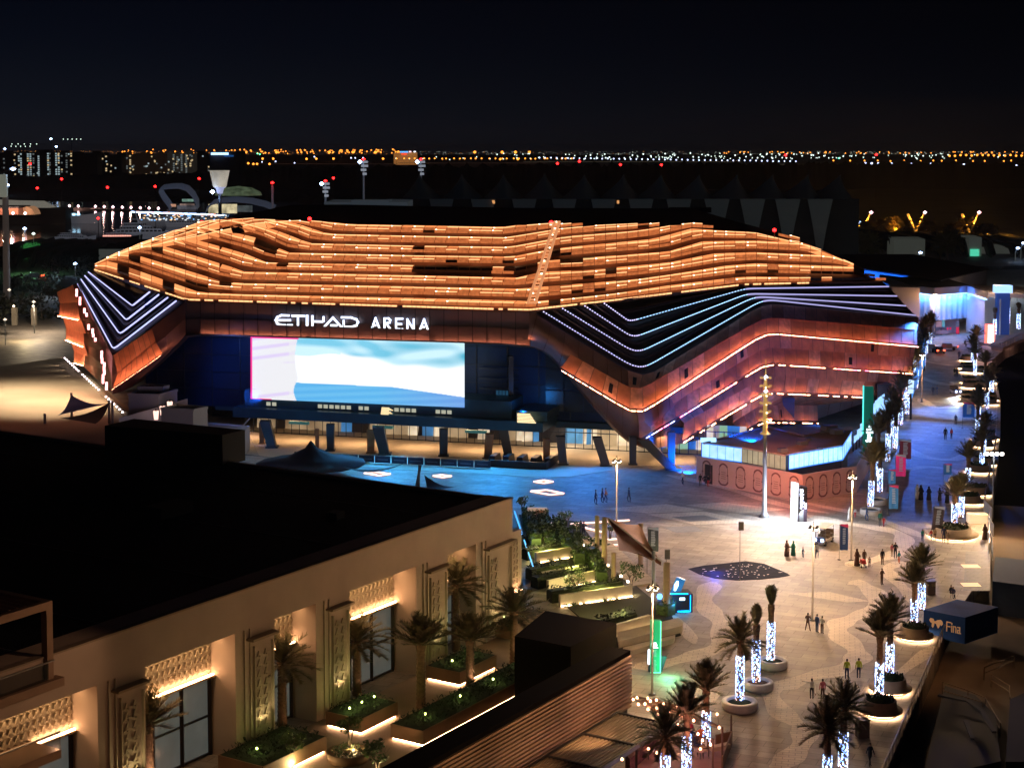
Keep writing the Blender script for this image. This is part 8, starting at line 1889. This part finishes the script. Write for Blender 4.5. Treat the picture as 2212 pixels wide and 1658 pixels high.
# ---------------------------------------------------------------- people
def skin_body(joints, edges, name):
    me = bpy.data.meshes.new(name); me.from_pydata([j[:3] for j in joints], edges, []); o = bpy.data.objects.new(name, me); col.objects.link(o)
    m = o.modifiers.new('s', 'SKIN'); m.use_smooth_shade = True
    for i, j in enumerate(joints): me.skin_vertices[0].data[i].radius = (j[3], j[4] if len(j) > 4 else j[3]); me.skin_vertices[0].data[i].use_root = (i == 0)
    sb = o.modifiers.new('b', 'SUBSURF'); sb.levels = 1
    dg = bpy.context.evaluated_depsgraph_get(); nm = bpy.data.meshes.new_from_object(o.evaluated_get(dg)); bpy.data.objects.remove(o); return nm
def body(pose):
    hipz = .93; J = [(0, 0, hipz, .15, .11)]; E = []
    def chain(start, pts):
        p = start
        for q in pts: J.append(q); E.append((p, len(J) - 1)); p = len(J) - 1
        return p
    sp = chain(0, [(0, 0, 1.12, .135, .10), (0, .0, 1.34, .165, .11)]); nk = chain(sp, [(0, 0, 1.48, .055), (0, -.01, 1.56, .075, .085), (0, -.015, 1.66, .095, .105), (0, -.01, 1.73, .06)])
    leg = {'stand': [(.0, 0), (.0, 0)], 'walk': [(.26, -.16), (-.24, .2)], 'apart': [(0, 0), (0, 0)], 'sit': [(0, 0), (0, 0)]}[pose if pose in ('walk', 'apart', 'sit') else 'stand']
    for s, (kf, ff) in zip((-1, 1), leg):
        sx = s * (.10 if pose != 'apart' else .24); ky = -kf * .6
        if pose == 'sit': chain(0, [(s * .1, 0, .86, .09), (s * .12, -.42, .88, .075), (s * .12, -.46, .48, .055), (s * .12, -.48, .42, .045), (s * .12, -.62, .40, .04)])
        else: chain(0, [(s * .09, 0, .86, .09), (s * (.1 + (.06 if pose == 'apart' else 0)), ky, .48, .06), (sx, ky * 1.2 - ff * .6 * (1 if s < 0 else 1), .09, .042), (sx, ky * 1.2 - ff * .6 - .14, .04, .038)])
    arm = {'stand': (.0, -.03), 'walk': (.2, -.2), 'point': (1.5, 0), 'apart': (.6, .6), 'sit': (.5, .5), 'hands': (.5, .5)}[pose]
    for s, a in zip((-1, 1), arm):
        if pose == 'point' and s > 0: chain(sp, [(.17, 0, 1.40, .065), (.42, -.08, 1.38, .045), (.66, -.14, 1.40, .034), (.75, -.16, 1.41, .03), (.83, -.18, 1.41, .016)])
        elif pose in ('apart', 'hands', 'sit'): chain(sp, [(s * .17, 0, 1.40, .065), (s * .27, -.04, 1.14, .046), (s * .16, -.26, 1.18 + (.2 if pose == 'apart' else 0), .035), (s * .08, -.30, 1.22 + (.25 if pose == 'apart' else 0), .03), (s * .05, -.34, 1.25 + (.25 if pose == 'apart' else 0), .016)])
        else: chain(sp, [(s * .17, 0, 1.40, .065), (s * .23, a * .4, 1.13, .046), (s * .24, a * .9 - .04, .90, .034), (s * .24, a * .9 - .06, .82, .03), (s * .23, a * .9 - .08, .74, .016)])
    return J, E
def robe(pose='robe'):
    m = MB()
    prof = [(.27, .02), (.25, .4), (.20, .85), (.19, 1.1), (.21, 1.32), (.15, 1.45), (.085, 1.5), (.10, 1.6), (.115, 1.68), (.07, 1.77), (0, 1.79)]
    m.lathe([(r, z) for r, z in prof], (0, 0, 0), 14)
    m.v = [(x * 1.1, y * .8 + (.03 * math.sin(z * 5)), z) for x, y, z in m.v]
    for s in (-1, 1): m.tube([(s * .16, 0, 1.38), (s * .27, -.03, 1.1), (s * .2, -.2, 1.02), (s * .12, -.26, 1.04)], [.08, .085, .09, .03], 8)
    me = bpy.data.meshes.new('robed'); me.from_pydata(m.v, [], m.f); me.polygons.foreach_set('use_smooth', [True] * len(m.f)); return me
m_skin = mat('skin', (.35, .2, .13), .6); m_hair = mat('hair', (.02, .015, .012), .7)
BODY = {}
for p_ in ('stand', 'walk', 'apart', 'point', 'sit', 'hands'):
    me = skin_body(*body(p_), 'body_' + p_)
    me.materials.clear()
    for _ in range(4): me.materials.append(None)
    for f in me.polygons:
        c = f.center; w = abs(c.x)
        if c.z > 1.66 or (c.z > 1.56 and c.y > .0): k = 3
        elif c.z > 1.485: k = 2
        elif c.z > .96 and not (p_ in ('stand', 'walk') and False): k = 0
        elif w > .185 and c.z > .6 and p_ != 'apart': k = 2 if c.z < .93 else 0
        elif c.z > .1: k = 1
        else: k = 3
        if p_ == 'point' and c.x > .7: k = 2
        if p_ in ('apart', 'hands', 'sit') and c.y < -.27 and c.z > 1.0: k = 2
        f.material_index = k; f.use_smooth = True
    BODY[p_] = me
rme = robe(); [rme.materials.append(None) for _ in range(2)]
for f in rme.polygons: f.material_index = 0
for f in rme.polygons:
    c = f.center
    if 1.58 < c.z < 1.7 and c.y < -.05: f.material_index = 1
BODY['robe'] = rme
CL = {}
def cloth(n, c):
    return mat('clothes_' + n, c, .85, var=.1, scale=6)
COL = {'black': (.012, .012, .015), 'white': (.62, .6, .56), 'navy': (.02, .03, .08), 'grey': (.12, .12, .12), 'red': (.5, .03, .03), 'teal': (.02, .22, .20), 'green': (.03, .2, .12), 'vest': (.45, .55, .03), 'pink': (.55, .15, .18), 'brown': (.12, .06, .04), 'orange': (.6, .14, .04), 'blue': (.05, .10, .25), 'tan': (.35, .24, .15), 'skin': (.35, .2, .13)}
def person(u, v, pose, top, low, label, rz=0., h=1.0, z=0.):
    b = G(u, v); b.z = z; o = bpy.data.objects.new('person', BODY[pose]); col.objects.link(o); o.location = b; o.rotation_euler.z = rz; o.scale = (h, h, h)
    ms = [cloth(top, COL[top]), cloth(low, COL[low]), m_skin, m_hair] if pose != 'robe' else [cloth(top, COL[top]), m_skin]
    for i, m in enumerate(ms): o.material_slots[i].link = 'OBJECT'; o.material_slots[i].material = m
    return tag(o, label, 'person', 'people on the square and promenade')
X7, Y7 = lambda x: 1629.1 + x / 3.8, lambda y: 930.9 + y / 3.8
PP = [
 (1698.8, 1200.5, 'robe', 'brown', '', 'adult in a long dark robe holding a child close, left in the middle group', .4, 1.),
 (1702.2, 1201.5, 'stand', 'tan', 'brown', 'child held close by the adult in a dark robe', .4, .62),
 (1712.8, 1199.5, 'robe', 'green', '', 'person in a long green dress in mid square', -.5, .93),
 (1733.5, 1203, 'walk', 'navy', 'navy', 'running child alone in mid square', 1.2, .66),
 (1763.8, 1206.5, 'walk', 'white', 'navy', 'person in a white shirt walking beside the lamp post', 2.8, 1.05),
 (1850.2, 1221.5, 'robe', 'brown', '', 'person in a brown robe left of the stroller', .3, 1.05),
 (1866, 1219.5, 'stand', 'brown', 'brown', 'person pushing the stroller', .3, 1.),
 (1877, 1224.5, 'stand', 'tan', 'brown', 'small child standing right of the stroller', -.4, .68),
 (1905, 1219, 'stand', 'black', 'brown', 'person in dark clothes standing between the two family groups', .3, 1.),
 (1933, 1205, 'hands', 'black', 'black', 'person in black in the group right of centre', -.2, 1.03),
 (1926, 1201.5, 'stand', 'pink', 'tan', 'child in pale pink left of the person in black', .3, .85),
 (1940.8, 1216, 'walk', 'teal', 'orange', 'child with a teal top and orange shorts', .8, .8),
 (1904, 1262, 'hands', 'brown', 'brown', 'person raising a hand to the head, photographing', .6, 1.0),
 (1958, 1250, 'walk', 'grey', 'grey', 'person in grey walking behind the twin-lit palms', 1.3, 1.0),
 (2053, 1296, 'sit', 'black', 'black', 'person in black crouching behind the blue box', .5, .9),
 (2058, 1298, 'sit', 'navy', 'white', 'second crouching person in pale trousers behind the blue box', -.6, .85),
 (1834.5, 1124, 'robe', 'white', '', 'person in a white robe left of the first ring planter', .2, .95),
 (1846.3, 1117.5, 'stand', 'white', 'red', 'child in a white top and red shorts', .2, .7),
 (1871, 1124.5, 'walk', 'blue', 'blue', 'person in blue walking past the first ring planter', 1.5, 1.08),
 (1900, 1136, 'stand', 'teal', 'grey', 'person in a teal shirt holding a child by the hand', .3, 1.05),
 (1908, 1137, 'walk', 'red', 'red', 'child in red beside the teal shirt', .3, .68),
 (1980.5, 1077, 'robe', 'white', '', 'person in a white robe left of the black-robed group', .2, 1.08),
 (1988.3, 1079, 'robe', 'black', '', 'tallest person in a black robe beside the white robe', .2, 1.08),
 (2005.4, 1079.5, 'robe', 'black', '', 'person in a black robe standing apart in the robed group', -.2, 1.0),
 (2029, 1080.5, 'robe', 'black', '', 'broad person in a black robe bending forward', .6, .93),
 (2045, 1086, 'robe', 'black', '', 'person in a black robe at the right of the robed group', -.6, 1.05),
 (1991.7, 1168, 'stand', 'teal', 'blue', 'child in pale teal left of the grassy lit planter', .3, .8),
 (2010.2, 1166, 'walk', 'red', 'navy', 'child in red by the charcoal banner', .7, .75),
 (2018, 1167, 'stand', 'tan', 'brown', 'child in tan at the left rim of the grassy planter', .2, .85),
 (2037.5, 1171, 'stand', 'navy', 'navy', 'person in navy standing at the rim of the grassy planter', -.2, 1.1),
 (2047, 1174, 'stand', 'tan', 'tan', 'small child at the front of the grassy planter', .2, .75),
 (2085, 1158, 'sit', 'brown', 'black', 'person sitting on the right rim of the grassy planter', -1.2, 1.),
 (2126.5, 1165, 'robe', 'brown', '', 'person in a dark brown robe alone by the canal railing', .2, 1.05),
 (1744, 1362, 'apart', 'brown', 'brown', 'person standing with legs wide apart taking a picture', 2.6, 1.),
 (1764, 1365.5, 'stand', 'blue', 'blue', 'person in pale blue standing beside the photographer', 2.2, 1.02),
 (1775, 1368, 'hands', 'white', 'brown', 'person in a white top and dark trousers, right of three', 2.3, .98),
 (1828.5, 1466, 'stand', 'vest', 'navy', 'left one of two guards in yellow vests', 3., 1.02),
 (1854, 1464.5, 'stand', 'vest', 'navy', 'right one of two guards in yellow vests', 3.1, 1.02),
 (1752.5, 1509, 'point', 'white', 'black', 'person in a white shirt and black shorts pointing right', 3.0, 1.),
 (1776, 1510, 'stand', 'pink', 'brown', 'person in a pink shirt beside the one pointing', 3.3, 1.),
 (1878, 1654, 'walk', 'black', 'black', 'person in black walking at the bottom near the railing', .4, 1.),
 (1286, 1089, 'walk', 'navy', 'navy', 'leftmost walking person near the lamp post in the blue light', 1.5, 1.1),
 (1300.5, 1085.5, 'walk', 'navy', 'navy', 'walking person in the middle of three in the blue light', 1.5, 1.1),
 (1307.8, 1085, 'walk', 'orange', 'navy', 'walking person with an orange vest in the blue light', 1.5, 1.1),
 (1357.8, 1084, 'walk', 'navy', 'navy', 'lone walking person right of the tall lamp post', 1.8, 1.1),
 (1473.6, 1046, 'walk', 'white', 'navy', 'person in a pale top before the hoarding, in the blue shade', 1., 1.05),
 (1511.8, 1049, 'stand', 'black', 'black', 'dark figure left of the hoarding doorway', .2, .95),
 (1522, 1051.5, 'sit', 'black', 'black', 'dark figure sitting before the hoarding doorway', .2, 1.),
 (1529, 1051, 'stand', 'black', 'red', 'dark figure right of the hoarding doorway', -.3, .9),
 (1253.9, 1158, 'walk', 'navy', 'navy', 'left one of a dark couple walking at the top of the garden', .6, 1.1),
 (1260.4, 1160, 'apart', 'navy', 'navy', 'right one of a dark couple walking at the top of the garden', .6, 1.1),
 (2032.2, 724, 'stand', 'black', 'black', 'tiny figure before the mural of the blue hall', 0, 1.05),
 (2070.8, 776.5, 'stand', 'navy', 'navy', 'dark figure on the promenade behind the first glowing planters', 0, 1.15),
 (2061, 813, 'stand', 'black', 'black', 'left one of two dark figures close together on the promenade', .3, 1.05),
 (2066, 814, 'walk', 'black', 'black', 'right one of two dark figures close together on the promenade', -.4, 1.1),
 (2014, 854, 'stand', 'navy', 'navy', 'blue-lit figure left of the distant golf cart', 0, 1.),
 (2023, 852, 'walk', 'blue', 'blue', 'second blue-lit figure left of the distant golf cart', 1., 1.),
 (2063.4, 917, 'stand', 'navy', 'navy', 'lone figure on the blue-lit promenade below the golf cart', 0, 1.),
 (2041, 950, 'stand', 'black', 'black', 'dark figure on the promenade near the red-topped flag', 0, 1.15),
 (2054, 948, 'stand', 'red', 'navy', 'figure in red on the promenade', .5, 1.),
 (2139, 911, 'hands', 'black', 'black', 'dark figure leaning by the canal railing', 1.2, 1.05),
 (2135, 916, 'stand', 'grey', 'navy', 'figure in grey by the canal railing', .2, .95),
 (2083.5, 752, 'sit', 'grey', 'grey', 'distant seated figure in front of the far planting', .2, 1.1),
 (2159, 758, 'stand', 'black', 'black', 'tiny dark figure near the footbridge', .2, .95),
 (1500, 1632, 'sit', 'navy', 'navy', 'diner in navy at the candle-lit table', 1.3, 1.),
 (1524, 1636, 'sit', 'white', 'tan', 'diner in a pale shirt right of the candle-lit table', -1.5, 1.),
 (1513, 1616, 'sit', 'orange', 'brown', 'diner in orange behind the candle-lit table', 0., 1.),
 (1490, 1604, 'sit', 'red', 'navy', 'diner in red at the back of the cafe terrace', .6, 1.),
]
for (u, v, p_, top, low, lab, rz, h_) in PP: person(u, v, p_, top, low, lab, rz, h_)
# stroller and a few cafe chairs under the diners
b = G(1863, 1224); t = thing('stroller', 'dark red stroller between the two robed adults', 'stroller', tuple(b)); m_ = MB(); m_.box((b.x, b.y, .62), (.5, .75, .4), .2, taper=.8); m_.build('seat_basket', cloth('red', COL['red']), t); m_ = MB()
for x in (-.22, .22): m_.bar(b + Vector((x, .5, 1.0)), b + Vector((x, -.4, .15)), .04); m_.bar(b + Vector((x, -.4, .7)), b + Vector((x, .4, .15)), .04)
m_.build('frame', m_post, t)
for x in (-.24, .24):
    for y in (-.42, .42): m_ = MB(); m_.tube([b + Vector((x - .03, y, .13)), b + Vector((x + .03, y, .13))], .13, 10); m_.build('wheel', MATS['tyre'], t)
for k, (u, v, lab) in enumerate([(1500, 1632, 'navy diner'), (1524, 1636, 'diner in a pale shirt'), (1513, 1616, 'diner in orange'), (1490, 1604, 'diner in red')]):
    b = G(u, v); t = thing('cafe_chair', 'cafe chair under the %s' % lab, 'chair', tuple(b), 'cafe chairs'); m_ = MB(); m_.box((b.x, b.y, .80), (.45, .45, .06)); m_.build('seat', m_dkp, t); m_ = MB(); m_.box((b.x, b.y + .22, 1.1), (.45, .04, .55)); m_.build('backrest', m_dkp, t)
    for x in (-.2, .2):
        for y in (-.2, .2): m_ = MB(); m_.bar((b.x + x, b.y + y, 0), (b.x + x, b.y + y, .8), .04); m_.build('leg', m_dkp, t)
# ---------------------------------------------------------------- blue floods and added fill lamps
def flood(p, tgt, e, c, ang=90, size=.4, name='floodlight', parent=None):
    return lamp_light('SPOT', name, p, e, c, parent, size, ang, aim(p, tgt))
flood(Vector((32, 214, 5.6)), Q(1570, 930, 238), 12000, (.0, .10, 1.), 80, parent=arena)
flood(Vector((24, 219, .6)), Q(1500, 950, 235), 9000, (.0, .12, 1.), 120, parent=arena)
flood(Vector((46, 224, 6)), Q(1620, 880, 248), 6000, (.0, .12, 1.), 90, parent=arena)
# spots added for the blue forecourt wash, beside the screen's own light
flood(WF(-18, 3, 9), G(760, 1040), 16000, (.03, .42, 1.), 130, 1., parent=arena)
flood(WF(-2, 3, 9), G(1060, 1060), 15000, (.03, .38, 1.), 130, 1., parent=arena)
flood(WF(12, 4, 9), G(1300, 1050), 10000, (.03, .25, 1.), 120, 1., parent=arena)
flood(Q(1980, 700, 272), G(1980, 960), 60000, (.04, .2, 1.), 75, 1., parent=arena)
flood(Q(1985, 720, 275), G(2050, 890), 30000, (.05, .22, 1.), 60, 1., parent=arena)
flood(WF(-40, 1.5, 7), WF(-44, -6, 12), 1400, (.02, .16, 1.), 140, .5, parent=arena)  # added fill to deepen the blue of the glass
flood(WF(2, 1.5, 7), WF(2, -6, 12), 1000, (.02, .3, 1.), 140, .5, parent=arena)
for k in range(4): flood(WF(-36 + k * 11, 14, .6), WF(-36 + k * 11, 1, 6), 220, (.02, .38, .9), 120, .5, parent=arena)  # ground spots added to tint the mezzanine beam
for k, p in enumerate((G(1879, 1101), G(1916, 1040), G(2060, 1137), G(1974, 1352), G(1898, 1512), G(1597, 1523))): lamp_light('SPOT', 'crown_uplight', p + Vector((.9, -.9, 1.4)), 260, (1, .5, .25), None, .1, 60, aim(p + Vector((.9, -.9, 1.4)), p + Vector((0, 0, 6))))
lamp_light('SPOT', 'dock_fill', G(2075, 1440) + Vector((0, 0, 5)), 420, (1, .5, .22), None, .3, 125, (0, 0, 0))  # downward fills added to lift the dark dock
lamp_light('SPOT', 'dock_fill', G(2215, 1150) + Vector((0, 0, 7)), 3000, (1, .58, .2), None, .3, 115, (0, 0, 0))
# ---------------------------------------------------------------- night haze
hm = bpy.data.materials.new('night_haze'); hm.use_nodes = True; n_ = hm.node_tree; n_.nodes.clear()
ho_ = n_.nodes.new('ShaderNodeOutputMaterial'); hv = n_.nodes.new('ShaderNodeVolumePrincipled'); hv.inputs['Density'].default_value = .000075; hv.inputs['Color'].default_value = (.8, .87, 1, 1)
n_.links.new(hv.outputs[0], ho_.inputs['Volume'])
hz_o = MB().prism([(-5200, -60), (5200, -60), (5200, 8200), (-5200, 8200)], -3.6, 72).build('haze', hm); hz_o['kind'] = 'stuff'
for o in bpy.data.objects:
    if '_loc' in o: del o['_loc']
